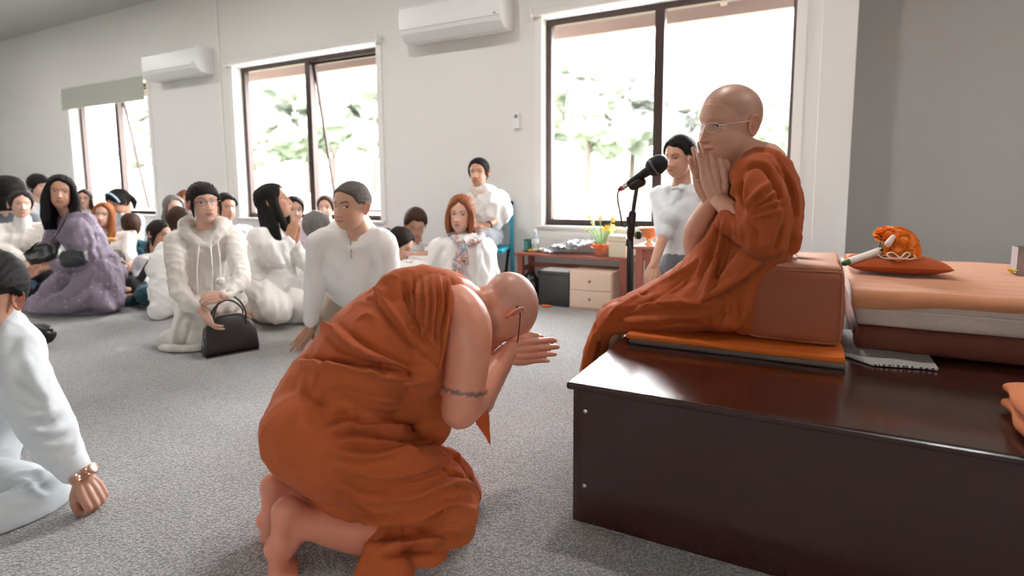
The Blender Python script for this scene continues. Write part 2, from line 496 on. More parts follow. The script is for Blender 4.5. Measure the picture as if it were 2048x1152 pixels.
def blind(a, b, drop, label, m):
    z = HEAD + .012
    t = thing('roller_blind', label, 'blind', ((a + b) / 2, YW - .03, z - drop))
    obj('roll', MB().tube([(a - .04, YW - .034, z + .012), (b + .03, YW - .034, z + .012)], .03, 16, round_caps=False), M_blind, t, smooth=False, auto=40)
    for x in (a - .055, b + .03): obj('bracket', MB().box((x, YW - .07, z - .024), (x + .015, YW, z + .05)), M_trim, t, bevel=.003)
    if drop > .02:
        obj('fabric', MB().box((a - .03, YW - .066, z - drop), (b + .02, YW - .063, z + .02)), m, t)
        obj('bottom_bar', MB().box((a - .03, YW - .073, z - drop - .02), (b + .02, YW - .057, z - drop)), m, t, bevel=.003)
blind(*WINS[0], .235, 'sage green roller blind pulled a little way down its window', M_sage)
blind(*WINS[1], .0, 'white roller blind rolled up above the middle window', M_blind)
blind(*WINS[2], .0, 'white roller blind rolled up above the window behind the microphone', M_blind)

# ---------------------------------------------------------------- outside
M_grass = mat('lawn', (0.15, 0.18, 0.10), .95, var=.25, vscale=2.2, bump=.4, bscale=40, bdist=.03)
M_sleeper = mat('terracotta_wall', (0.30, 0.19, 0.15), .85, var=.15, vscale=5, bump=.3, bscale=30)
M_rock = mat('garden_rock', (0.13, 0.11, 0.105), .9, var=.3, vscale=6, bump=.6, bscale=14, bdist=.03)
M_leaf = mat('tree_leaves', (0.135, 0.15, 0.12), .8, var=.35, vscale=3, bump=.5, bscale=9, bdist=.05)
M_leaf2 = mat('grey_leaves', (0.165, 0.175, 0.16), .8, var=.3, vscale=3, bump=.5, bscale=9, bdist=.05)
M_bark = mat('bark', (0.08, 0.06, 0.05), .9, var=.3, vscale=8, bump=.5, bscale=30)
M_roof = mat('veranda_roof', (0.34, 0.27, 0.25), .6, var=.06)
M_beam = mat('veranda_beam', (0.24, 0.17, 0.155), .6, var=.06)
M_tuft = mat('strap_leaves', (0.12, 0.22, 0.06), .7, var=.25, vscale=9)
struct('ground', MB().box((-70, 4.4, -0.45), (45, 90, -.25)), M_grass)
# ground on the other side
struct('ground_front', MB().box((-70, -60, -0.45), (45, YR - .17, -.25)), M_grass)
struct('deck', MB().box((-14, YO, -.25), (4, 6.2, -.05)), mat('deck_concrete', (.5, .47, .44), .9, var=.1))
# veranda: corrugated roof sheet, beam, rafters, posts
t = thing('eave', 'pinkish corrugated eave on a beam outside the windows', 'roof', (-5, 4.7, 2.245))
rs = []
for k in range(0, 715):
    x = -15 + k * .021; rs.append((x, .014 * math.sin(x * 2 * math.pi / .17)))
r1 = [(x, 4.395, 2.60 + dz) for x, dz in rs]; r2 = [(x, 5.16, 2.385 + dz) for x, dz in rs]
r3 = [(x, 5.16, 2.393 + dz) for x, dz in rs]; r4 = [(x, 4.395, 2.608 + dz) for x, dz in rs]
obj('corrugated_sheet', MB().loft([r1, r2, r3, r4, r1], close_u=False, cap=False), M_roof, t, smooth=True, fix=False)
obj('beam', MB().box((-15, 5.0, 2.245), (0.1, 5.06, 2.385)), M_beam, t)
for x in np.arange(-14, 0, 1.9): obj('rafter', MB().bar((x, 4.40, 2.53), (x, 5.0, 2.355), .05, .08), M_beam, t)
# low terrace walls of boards
def low_wall(y, x0, x1, z0, rows, label):
    t = thing('terrace_wall', label, 'wall', ((x0 + x1) / 2, y, z0))
    for r in range(rows):
        x = x0 - (r % 2) * .6
        while x < x1:
            obj('board', MB().box((x, y, z0 + r * .2), (min(x + 2.39, x1), y + .1, z0 + r * .2 + .19)), M_sleeper, t)
            x += 2.4
low_wall(8.2, -14, 6, -.25, 3, 'low terracotta board terrace wall just beyond the veranda')
low_wall(11.0, -22, 9, -.25, 5, 'higher terracotta board terrace wall on the slope behind')
struct('terrace', MB().box((-40, 11.1, -.25), (40, 40, .72)), M_grass)
struct('hill', MB().hexa([(-70, 24, .7), (45, 24, .7), (45, 90, .7), (-70, 90, .7)], [(-70, 26, .75), (45, 26, .75), (45, 90, 7), (-70, 90, 7)]), M_grass)
rng = random.Random(5)
def blob(c, r, seed, n=3, amp=.25, flat=1.0):
    bm = bmesh.new(); bmesh.ops.create_icosphere(bm, subdivisions=n, radius=1.0)
    V = np.array([v.co[:] for v in bm.verts]); F = [tuple(v.index for v in f.verts) for f in bm.faces]; bm.free()
    d = 1 + amp * snoise(V, 1.0, seed) + amp * .6 * snoise(V, 2.6, seed + 3)
    return V * d[:, None] * np.array([r, r, r * flat]) + np.asarray(c), F
for i, (px, py, s) in enumerate([(1160, 395, .36), (1205, 380, .46), (1265, 372, .60), (1115, 400, .32), (1350, 372, .45), (1310, 395, .36)]):
    p = onY(px, py, 9.4); V, F = blob((p[0] + (i - 2.5) * .5, 9.45 + .35 * (i % 2), -.25 + s * .8), s * .62, i, amp=.18, flat=.9)
    tag(obj('boulder', (V, F), M_rock, smooth=True), ['small grey boulder on the terrace bank', 'rounded grey boulder behind the strap-leaved plants', 'largest grey boulder on the terrace bank', 'low grey boulder beside the terrace wall end', 'broad grey boulder behind the kneeling man', 'grey boulder wedged between two larger ones'][i], 'boulder')
def tuft(c, r, seed):
    g = random.Random(seed); mb = MB()
    for k in range(38):
        a = g.random() * 6.28; l = r * (.7 + .5 * g.random()); h = r * (1.0 + .6 * g.random())
        d = np.array([math.cos(a), math.sin(a), 0]); s = np.array([-d[1], d[0], 0]) * r * .05
        c_ = np.asarray(c)
        p = [c_, c_ + d * l * .35 + (0, 0, h * .7), c_ + d * l * .8 + (0, 0, h * .8), c_ + d * l + (0, 0, h * .45)]
        mb.loft([[q - s * wd, q + s * wd] for q, wd in zip(p, (1, 1.1, .7, .1))], close_u=False, cap=False)
    return mb
for i, (px, s) in enumerate([(1118, .26), (1176, .28), (1236, .26), (1300, .24), (560, .28), (700, .26), (1540, .28)]):
    p = onY(px, 420, 7.35)
    tag(obj('strap_leaf_plant', tuft((p[0], 7.35, -.25), s * 1.25, i), M_tuft, fix=False), 'tuft of green strap leaves planted before the terrace wall', 'plant', group='tufted plants before the terrace wall')
def tree(x, y, h, rad, seed, leaf, label, z0=.7):
    t = thing('tree', label, 'tree', (x, y, z0), group='trees on the slope')
    g = random.Random(seed)
    mb = MB(); mb.tube([(x, y, z0 - .3), (x + .1, y, z0 + h * .35), (x - .1 + g.random() * .3, y, z0 + h * .75)], [h * .028, h * .02, h * .008], 8, sm=8)
    for k in range(5):
        a = g.random() * 6.28; mb.tube([(x + .05, y, z0 + h * (.3 + .08 * k)), (x + math.cos(a) * rad * .7, y + math.sin(a) * rad * .7, z0 + h * (.55 + .08 * k))], [h * .01, h * .004], 6)
    obj('trunk', mb, M_bark, t, smooth=True)
    V, F = [], []
    for k in range(16):
        a = g.random() * 6.28; q = g.random() ** .6 * rad * .75; zz = z0 + h * (.38 + .58 * g.random())
        q *= 1.15 - .6 * abs((zz - z0) / h - .6)
        v, f = blob((x + math.cos(a) * q, y + math.sin(a) * q, zz), rad * (.24 + .2 * g.random()), seed * 31 + k, n=3, amp=.42, flat=.8)
        o = sum(len(u) for u in V); V.append(v); F += [tuple(i + o for i in ff) for ff in f]
    obj('crown', (np.vstack(V), F), leaf, t, fix=False)
TL = ['pale leafy tree on the slope outside', 'grey-green eucalypt on the slope outside']
for i, (x, y, h, rad) in enumerate([(-27, 25, 6.5, 2.8), (-33, 33, 8.5, 3.6), (-21, 24, 5.8, 2.6), (-17, 32, 8, 3.2), (-13, 26, 6.5, 2.6), (-9.5, 33, 7.2, 2.8), (-8.2, 22, 5.4, 2.0), (-4.6, 28, 4.8, 2.1), (-0.6, 33, 5.2, 2.3), (-2.4, 22, 3.6, 1.7), (-41, 27, 7, 3.2), (-48, 34, 8, 3.6), (-33, 20, 5, 2.2)]):
    tree(x, y, h, rad, i + 1, [M_leaf, M_leaf2][i % 2], TL[i % 2])
for px, z0_ in ((1251, 0), (752, 0), (1395, 0)):
    p = onY(px, 300, 13.0)
    if px != 1395: tag(obj('pole', MB().tube([(p[0], 13, .7), (p[0], 13, 3.1 if px > 1000 else 3.4)], .035, 8), M_bark, smooth=True), ['slim dark pole standing on the terrace behind the microphone', 'slim dark pole standing on the terrace beyond the middle window'][px < 1000], 'pole')
# ---------------------------------------------------------------- platform, bedding and tables
XB, YB, ZB = -0.530, 1.344, 0.381
M_bench = mat('lacquered_mahogany', (0.032, 0.008, 0.0055), .22, var=.25, vscale=5, bump=.06, bscale=90, stretch=(.35, 3, 3), spec=.55, coat=.45, bdist=.004)
M_chrome = mat('polished_steel', (.62, .61, .59), .22, 1.0, var=.05)
t = thing('platform_bench', 'long low dark reddish brown lacquered platform with overhanging top', 'platform', ((XB + 1.7) / 2, 2.0, 0))
obj('top', MB().box((XB - .015, YB - .015, ZB - .019), (2.1, 2.9, ZB)), M_bench, t, bevel=.006, bseg=3)
obj('front_panel', MB().box((XB + .018, YB, 0), (2.08, YB + .018, ZB - .019)), M_bench, t)
obj('end_panel', MB().box((XB, YB - .001, 0), (XB + .018, 2.88, ZB - .019)), M_bench, t, bevel=.001)
obj('end_panel', MB().box((2.08, YB, 0), (2.1, 2.88, ZB - .019)), M_bench, t)
obj('rear_panel', MB().box((XB + .018, 2.862, 0), (2.08, 2.88, ZB - .019)), M_bench, t)
for px, py in ((1171, 822), (1169, 971)):
    p = onY(px, py, YB)
    tag(obj('screw_cap', MB().lathe([(.0072, 0), (.0070, .002), (.005, .0042), (.0015, .0052)], p, 16, (0, -1, 0)), M_chrome, t, smooth=True), 'round chrome screw cap')
# mats and cloth under the seated monk
M_robe = mat('robe_cloth', (0.47, 0.104, 0.030), .8, var=.10, vscale=9, bump=.12, bscale=420, sheen=.06, bdist=.002, spec=.2)
M_robe2 = mat('robe_cloth_red', (0.37, 0.075, 0.018), .8, var=.10, vscale=9, bump=.12, bscale=420, sheen=.06, bdist=.002, spec=.2)
M_matcloth = mat('orange_mat_cloth', (0.58, 0.125, 0.015), .75, var=.06, vscale=8, bump=.12, bscale=400, spec=.3, bdist=.002)
M_vinyl = mat('grey_brown_vinyl', (0.13, 0.095, 0.08), .5, var=.1, bump=.1, bscale=200)
M_cover = mat('brown_cushion_cloth', (0.30, 0.085, 0.042), .68, var=.06, vscale=10, bump=.10, bscale=500, spec=.3, bdist=.002)
M_dkcloth = mat('dark_brown_cloth', (0.14, 0.038, 0.018), .8, var=.1, vscale=10, bump=.12, bscale=300)
def slab(x0, x1, y0, y1, z0, z1, n=24, rnd=.01, wav=0.0, seed=0, m_=14):
    """soft slab: rounded rim, slightly wavy"""
    mb = MB(); rings = []
    cx, cy = (x0 + x1) / 2, (y0 + y1) / 2
    def outline(ins):
        pts = []
        r = .02
        a, b = (x1 - x0) / 2 - ins, (y1 - y0) / 2 - ins
        for k in range(n * 4):
            s = k / n; e = int(s); f = s - e
            if e == 0: p = (-a + 2 * a * f, -b)
            elif e == 1: p = (a, -b + 2 * b * f)
            elif e == 2: p = (a - 2 * a * f, b)
            else: p = (-a, b - 2 * b * f)
            pts.append((cx + p[0], cy + p[1]))
        return pts
    h = z1 - z0
    for ins, z in [(rnd * 3, z0)] + [(rnd * (1 - math.sin(q)), z0 + h / 2 - h / 2 * math.cos(q)) for q in np.linspace(.25, math.pi - .25, 8)] + [(rnd * 3, z1), ((y1 - y0) * .3, z1)]:
        rings.append([(x, y, z) for x, y in outline(ins)])
    mb.loft(rings)
    V, F = mb.arrays()
    if wav:
        nz = snoise(V, 9, seed); V = V + np.stack([nz * wav * .6, snoise(V, 7, seed + 4) * wav, nz * wav * .4 * (V[:, 2] > z0 + .3 * h)], 1)
    return V, F
YM = 1.765
o = obj('vinyl_mat', slab(-.505, .10, YM - .005, 2.62, ZB, ZB + .020, rnd=.006), M_vinyl, smooth=False, auto=50)
tag(o, 'thin grey brown vinyl mat on the platform under the orange cloth', 'mat')
V, F = slab(-.512, .095, YM - .012, 2.60, ZB + .019, ZB + .036, rnd=.005, wav=.004, seed=3)
tag(obj('orange_mat_cloth', (V, F), M_matcloth, auto=50), 'bright orange seat cloth spread under the sitting monk', 'cloth')
# non-slip grid mat
def gridmat():
    m, nt, b = _nodes('nonslip_grid'); N, L = nt.nodes.new, nt.links.new
    tc = N('ShaderNodeTexCoord'); ck = N('ShaderNodeTexChecker'); ck.inputs['Scale'].default_value = 150
    ck.inputs[1].default_value = (.62, .60, .58, 1); ck.inputs[2].default_value = (.10, .09, .085, 1)
    L(tc.outputs['Object'], ck.inputs[0]); L(ck.outputs[0], b.inputs['Base Color']); b.inputs['Roughness'].default_value = .7
    return m
pts = [onZ(x, y, ZB + .003) for x, y in ((1668, 706), (1700, 716), (1745, 731), (1800, 735), (1850, 738), (1877, 742))]
far = [(p[0] + .0, 2.25, ZB + .003) for p in pts]
mb = MB(); mb.loft([[(*p[:2], p[2]) for p in pts], far, [(a, b, c + .004) for a, b, c in far], [(p[0], p[1], p[2] + .004 + .003 * (i % 2)) for i, p in enumerate(pts)], [tuple(p) for p in pts]], close_u=False, cap=False)
tag(obj('nonslip_mat', mb, gridmat(), fix=True), 'grey and white gridded non-slip mat peeking out from under the bedding', 'mat')
# cube back cushion with piping
def cube_cushion():
    x0, x1, y0, y1, z0, z1 = -.165, .092, 1.845, 2.28, ZB + .040, .642
    t = thing('cube_cushion', 'square brown box cushion with piped edges beside the sitting monk', 'cushion', ((x0 + x1) / 2, (y0 + y1) / 2, z0))
    n = 14; mb = MB()
    c = np.array([(x0 + x1) / 2, (y0 + y1) / 2, (z0 + z1) / 2]); h = np.array([(x1 - x0) / 2, (y1 - y0) / 2, (z1 - z0) / 2])
    bm = bmesh.new(); bmesh.ops.create_cube(bm, size=2); bmesh.ops.subdivide_edges(bm, edges=bm.edges[:], cuts=n, use_grid_fill=True)
    V = np.array([v.co[:] for v in bm.verts]); F = [tuple(v.index for v in f.verts) for f in bm.faces]; bm.free()
    def shape(V):
        V = V.copy()
        # puff each face, round the corners
        r = np.sort(np.abs(V), axis=1)
        for a in range(3):
            o1, o2 = [k for k in range(3) if k != a]
            V[:, a] *= 1 + .05 * (1 - V[:, o1] ** 2) * (1 - V[:, o2] ** 2) * np.sign(np.abs(V[:, a]))
        L = (np.sum(np.abs(V) ** 14, axis=1)) ** (1 / 14.)
        V = V / L[:, None] * np.max(np.abs(V), axis=1)[:, None]
        return c + V * h
    W = shape(V)
    W = W + (normals_of(W, F) * (.0022 * snoise(W, 9, 2))[:, None])
    obj('cover', (W, F), M_cover, t, smooth=True)
    for a, s in ((1, -1), (1, 1)):
        q = np.linspace(-1, 1, 16)
        loop = [(u, s, -1) for u in q] + [(1, s, u) for u in q[1:]] + [(u, s, 1) for u in q[::-1][1:]] + [(-1, s, u) for u in q[::-1][1:-1]]
        L = shape(np.array(loop, float) * .995)
        mb = MB(); rings = []
        k = len(L)
        for i in range(k + 1):
            p = L[i % k]; tt = unit(L[(i + 1) % k] - L[i - 1]); aa, bb = frame_for(tt, (0, 1, 0))
            rings.append([p + (aa * math.cos(g) + bb * math.sin(g)) * .0045 for g in np.linspace(0, 6.283, 8, endpoint=False)])
        mb.loft(rings, cap=False)
        obj('piping', mb, mat('piping_cloth', (.36, .12, .055), .7), t, smooth=True)
    # cloth on the top, the light reflected there painted in as peach
    V, F = slab(x0 + .014, x1 - .012, y0 + .016, y1 - .02, z1 - .004, z1 + .009, rnd=.010, wav=.004, seed=8)
    obj('top_cloth', (V, F), mat('lit_top_cloth', (.52, .24, .14), .8, var=.06, bump=.1, bscale=300), t, smooth=True)
cube_cushion()
# day-bed beside him: dark cloth underneath, mattress, orange cover
M_matt = mat('mattress_damask', (0.50, 0.40, 0.34), .8, var=.07, vscale=60, bump=.25, bscale=120, bdist=.004)
V, F = slab(.13, 1.95, 1.985, 2.80, ZB + .005, ZB + .084, n=60, rnd=.02, wav=.006, seed=5)
tag(obj('folded_robe', (V, F), M_dkcloth, smooth=True), 'dark brown folded robe cloth spread beneath the mattress', 'cloth')
t = thing('mattress', 'cream quilted mattress with a piped seam on the platform', 'mattress', (1.05, 2.4, ZB + .09))
z0 = ZB + .089; z1 = z0 + .098
V, F = slab(.125, 1.97, 1.95, 2.82, z0, z1, n=70, rnd=.014, wav=.002, seed=6)
obj('ticking', (V, F), M_matt, t, smooth=True)
L = [(x, 1.9475 + .002 * math.sin(x * 9), z0 + .05) for x in np.linspace(.14, 1.95, 40)]
obj('piping', MB().tube(L, .0045, 8), mat('mattress_piping', (.56, .46, .40), .6), t, smooth=True)
M_sheet = mat('orange_sheet', (0.56, 0.225, 0.10), .75, var=.05, vscale=7, bump=.12, bscale=300, sheen=.2)
def sheet():
    nx, ny = 120, 40; V = []
    zt = z1 + .005
    for j in range(ny + 1):
        for i in range(nx + 1):
            x = .115 + 1.86 * i / nx; s = j / ny * (.93)
            edge = .034 + .010 * math.sin(x * 5 + 1) + .006 * math.sin(x * 13)
            if s < edge: y, z = 1.938, zt - (edge - s) * (1.0)
            else: y, z = 1.938 + (s - edge), zt
            y = min(y, 2.84)
            z += .0022 * math.sin(y * 70 + 3 * math.sin(x * 3)) * (s > edge + .01) + .0014 * math.sin(x * 31 + y * 12)
            if s < edge: y -= .004 * math.sin(x * 23 + 2 * math.sin(x * 7)) ** 2
            V.append((x, y, z))
    F = [(j * (nx + 1) + i, j * (nx + 1) + i + 1, (j + 1) * (nx + 1) + i + 1, (j + 1) * (nx + 1) + i) for j in range(ny) for i in range(nx)]
    return np.array(V), F
o = tag(obj('bed_cover', sheet(), M_sheet, smooth=True), 'faded orange cotton cover lying over the mattress', 'cover')
sd = o.modifiers.new('thick', 'SOLIDIFY'); sd.thickness = .004; sd.offset = 1
ZBED = z1 + .009
# pillow (flat orange) with folded cloth, on the bed
def pillow_mesh(cx, cy, z0, a, b, h, seed, ang=0.0):
    nu, nv = 36, 36; V = []
    for s in (1, -1):
        for j in range(nv + 1):
            for i in range(nu + 1):
                u, v = 2 * i / nu - 1, 2 * j / nv - 1
                puff = (max(0, 1 - abs(u) ** 3) ** .55) * (max(0, 1 - abs(v) ** 3) ** .55)
                pin = 1 - .05 * (u * u * v * v)
                x = a * u * pin * (1 - .07 * (1 - v * v) * abs(u)); y = b * v * pin * (1 - .07 * (1 - u * u) * abs(v))
                z = h / 2 + s * (h / 2) * puff * (1 if s > 0 else .9) + (.004 * math.sin(9 * u + 3 * v + seed) * puff if s > 0 else 0)
                V.append((cx + x * math.cos(ang) - y * math.sin(ang), cy + x * math.sin(ang) + y * math.cos(ang), z0 + z))
    k = (nu + 1) * (nv + 1); F = []
    for s in (0, 1):
        for j in range(nv):
            for i in range(nu):
                q = (s * k + j * (nu + 1) + i, s * k + j * (nu + 1) + i + 1, s * k + (j + 1) * (nu + 1) + i + 1, s * k + (j + 1) * (nu + 1) + i)
                F.append(q if s == 0 else q[::-1])
    return np.array(V), F
pc = onZ(1790, 547, ZBED)
tag(obj('flat_pillow', pillow_mesh(pc[0] + .0, pc[1] + .0, ZBED, .155, .10, .062, 2, ang=.05), M_robe2, smooth=True), 'flat dark orange pillow lying on the bed cover under the rose bouquet', 'pillow')
pz = ZBED + .058
# bouquet of roses
M_rose = mat('orange_rose', (0.85, 0.26, 0.03), .6, var=.18, vscale=30, subsurf=.1)
M_stem = mat('rose_stem', (0.05, 0.17, 0.05), .5, var=.3, vscale=40)
M_wrap = mat('white_ribbon', (0.72, 0.66, 0.60), .55, var=.05)
def rose(mb, c, r, axis, seed):
    g = random.Random(seed); ax = unit(axis); a, b = frame_for(ax, (0.2, .9, .4))
    mb.ell(c - ax * r * .15, r * .62, nu=10, nv=6)
    for ring, (n, ro, tilt, hh) in enumerate([(3, .28, .1, .75), (4, .52, .28, .85), (5, .78, .55, .85), (6, .98, .85, .7)]):
        for k in range(n):
            th = 2 * math.pi * (k + .37 * ring + .2 * g.random()) / n; half = 1.25 * math.pi / n
            rows = []
            for v in np.linspace(0, 1, 4):
                row = []
                for u in np.linspace(-1, 1, 6):
                    q = th + u * half
                    rr = r * (ro * (.62 + .38 * v) + tilt * .35 * v * v) * (1 + .05 * math.sin(5 * u + seed))
                    z = r * (-.55 + hh * v * (1 - .16 * u * u)) + r * .35 * (1 - ring / 3.0) * v - r * .22 * max(0, v - .6) * tilt * 2
                    row.append(c + (a * math.cos(q) + b * math.sin(q)) * rr + ax * z)
                rows.append(row)
            mb.loft(rows, close_u=False, cap=False)
bc = P(1797, 486, depth_of((pc[0], pc[1], .72)))
t = thing('rose_bouquet', 'bouquet of orange roses with white wrapped stems resting on a flat pillow', 'bouquet', (bc[0], bc[1], pz))
BD = depth_of(bc)
rs = [(1776, 470, 0, 19), (1802, 464, .03, 18), (1822, 480, .02, 19), (1795, 497, -.05, 19), (1822, 504, -.045, 20), (1808, 480, -.055, 16), (1829, 492, -.0, 15), (1765, 462, .02, 15), (1790, 462, .06, 16), (1800, 512, -.01, 15), (1812, 470, .05, 16)]
cen = P(1790, 492, BD)
for i, (x, y, dd, r) in enumerate(rs):
    mb = MB(); c = P(x, y, BD + dd); rr = r * BD / FPX
    rose(mb, c, rr, unit(c - cen) + np.array([.1, -.5, .35]), i)
    obj('rose', mb, M_rose, t, smooth=True, fix=False)
mb = MB(); a0 = P(1757, 505, BD)
for i, (x, y, dd, r) in enumerate(rs):
    c = P(x, y, BD + dd); mb.tube([a0 + np.array([0, 0, .004 * (i % 3)]), (a0 + c) / 2 + np.array([0, 0, -.004 + .003 * (i % 4)]), c], [.003, .0028, .0028], 6, sm=6)
for i in range(9):
    g = random.Random(i); c = P(1765 + 4 * i, 500 + 12 * math.sin(i * 2.1), BD - .02 + .01 * (i % 3)); d = unit(c - a0 + np.array([0, 0, .01])); s, n = frame_for(d, (0, 0, 1))
    mb.loft([[a0, a0], [c - s * .009, c + s * .009], [c + d * .03, c + d * .03]], close_u=False, cap=False)
obj('stems', mb, M_stem, t, smooth=True, fix=False)
obj('stem_wrap', MB().tube([P(1701, 522, BD), P(1730, 513, BD), P(1760, 503, BD)], [.013, .0135, .015], 14, sm=8), M_wrap, t, smooth=True)
obj('stem_ends', MB().tube([P(1690, 526, BD), P(1703, 521, BD)], [.011, .012], 10), M_stem, t, smooth=True)
tag(obj('rose_bud', MB().tube([P(1776, 488, BD - .05), P(1786, 474, BD - .055)], [.011, .008], 10, sm=5), M_wrap, t, smooth=True), 'pale wrapped bud')
for lp in ([(1800, 516), (1785, 505), (1774, 508), (1780, 515), (1800, 517)], [(1800, 517), (1812, 505), (1820, 508), (1812, 516), (1800, 517)], [(1800, 517), (1775, 517), (1762, 514), (1758, 511)], [(1800, 517), (1822, 518), (1830, 515), (1828, 511)]):
    obj('ribbon_bow', MB().tube([P(x, y, BD - .075) for x, y in lp], .0022, 6, sm=24), mat('white_cord', (.78, .72, .66), .5), t, smooth=True)
# orange cloth folded beneath the stems
V, F = slab(pc[0] - .15, pc[0] + .01, pc[1] - .05, pc[1] + .06, ZBED + .02, ZBED + .062, rnd=.012, wav=.006, seed=4)
tag(obj('folded_cloth', (V, F), M_matcloth, smooth=True), 'small bright orange cloth folded beneath the bouquet stems', 'cloth')
# card box and yellow flower at the far end of the bed
p = onZ(2032, 551, ZBED)
t = thing('paper_bag', 'small mauve grey paper bag with cut out top on the bed cover', 'bag', (p[0] + .06, p[1], ZBED))
bx0, bx1, by0, by1, bz1 = p[0], p[0] + .13, p[1], p[1] + .07, ZBED + .095
n = 20; f1 = []
for k in range(n + 1):
    u = k / n; dip = .014 * max(0, math.sin(u * math.pi * 2.6 + .6)) * (u < .5)
    f1.append((bx0 + (bx1 - bx0) * u, by0, bz1 - dip))
bot = [(x, by0, ZBED) for x, _, _ in f1]
mb = MB(); mb.loft([bot, f1, [(x, y + .0015, z) for x, y, z in f1], [(x, y + .0015, z) for x, y, z in bot], bot], close_u=False, cap=False)
mb.box((bx0, by1 - .0015, ZBED), (bx1, by1, bz1)); mb.box((bx0, by0, ZBED), (bx0 + .0015, by1, bz1)); mb.box((bx1 - .0015, by0, ZBED), (bx1, by1, bz1)); mb.box((bx0, by0, ZBED), (bx1, by1, ZBED + .0015))
obj('bag_walls', mb, mat('mauve_paper', (.33, .27, .26), .7, var=.04), t)
p = onZ(2023, 551, ZBED)
mb = MB()
for k in range(10):
    a = k * .63; d = np.array([math.cos(a), math.sin(a), .35]); c = p + np.array([0, .0, .012]); s = np.array([-d[1], d[0], 0]) * .007
    mb.loft([[c, c], [c + d * .009 - s, c + d * .009 + s], [c + d * .017 + (0, 0, .004), c + d * .017 + (0, 0, .004)]], close_u=False, cap=False)
mb.ell(p + (0, 0, .013), .006, nu=8, nv=6)
mb.tube([p + (.012, .02, .004), p + (0, 0, .01)], .0022, 6)
tag(obj('yellow_flower', mb, mat('yellow_petal', (.85, .55, .03), .6, var=.1), fix=False), 'single yellow flower lying beside the mauve paper bag', 'flower')
# folded orange towel on the near corner of the platform
t = thing('folded_towel', 'stack of folded orange cloth at the near edge of the platform', 'cloth', (.43, 1.47, ZB))
for i, (pts_, zz) in enumerate([(((2012, 800), (2040, 862)), 0), (((2010, 778), (2048, 845)), 1)]):
    z = ZB + .001 + zz * .034
    a = onZ(2008 - 3 * zz, 808 - 2 * zz, ZB + .02); b = onZ(2052, 882, ZB + .015)
    d = unit(np.array([b[0] - a[0], b[1] - a[1], 0])); nrm = np.array([d[1] * -1, d[0], 0]);
    if nrm[0] < 0: nrm = -nrm
    rings = []
    for s in np.linspace(-.02, .32, 30):
        row = []
        for q in np.linspace(0, 2 * math.pi, 26, endpoint=False):
            u = math.cos(q); w_ = math.sin(q)
            uu = np.sign(u) * abs(u) ** .4; ww = np.sign(w_) * abs(w_) ** .7
            c = a + d * s + nrm * (.13 + .13 * uu + .004 * math.sin(s * 40 + zz)); 
            row.append((c[0], c[1], z + .0175 + .0165 * ww + .0015 * math.sin(s * 30 + q * 2)))
        rings.append(row)
    obj('fold', MB().loft(rings), mat('towel_cloth', (.56, .17, .06), .85, var=.08, bump=.25, bscale=250), t, smooth=True)
# ---------------------------------------------------------------- people: heads, hair, hands, bodies
def sstep(x, a, b):
    t = np.clip((x - a) / (b - a), 0, 1); return t * t * (3 - 2 * t)
def _ray_ell(D, c, r):
    c = np.asarray(c); r = np.asarray(r)
    A = (D ** 2 / r ** 2).sum(1); B = (D * c / r ** 2).sum(1); Cc = (c ** 2 / r ** 2).sum() - 1
    return (B + np.sqrt(np.maximum(B * B - A * Cc, 0))) / A
def skull_r(D, female=False, fat=0.0):
    t1 = _ray_ell(D, (0, -.012, .030), (.0765, .099, .0885))
    jw = (.058 if female else .064) + fat
    t2 = _ray_ell(D, (0, .018, -.036), (jw, .073, .0765))
    return (t1 ** 16 + t2 ** 16) ** (1 / 16.)
def head_dirs(na, nt, focus=.5):
    s = np.linspace(-1, 1, na, endpoint=False)
    az = math.pi * ((1 - focus) * s + focus * s ** 3)
    th = np.linspace(0.03, math.pi - .03, nt)
    A, T = np.meshgrid(az, th)
    D = np.stack([np.sin(T) * np.sin(A), np.sin(T) * np.cos(A), np.cos(T)], -1).reshape(-1, 3)
    F = [(j * na + i, (j + 1) * na + i, (j + 1) * na + (i + 1) % na, j * na + (i + 1) % na) for j in range(nt - 1) for i in range(na)]
    F.append(tuple(range(na))); F.append(tuple((nt - 1) * na + i for i in range(na))[::-1])
    return D, F
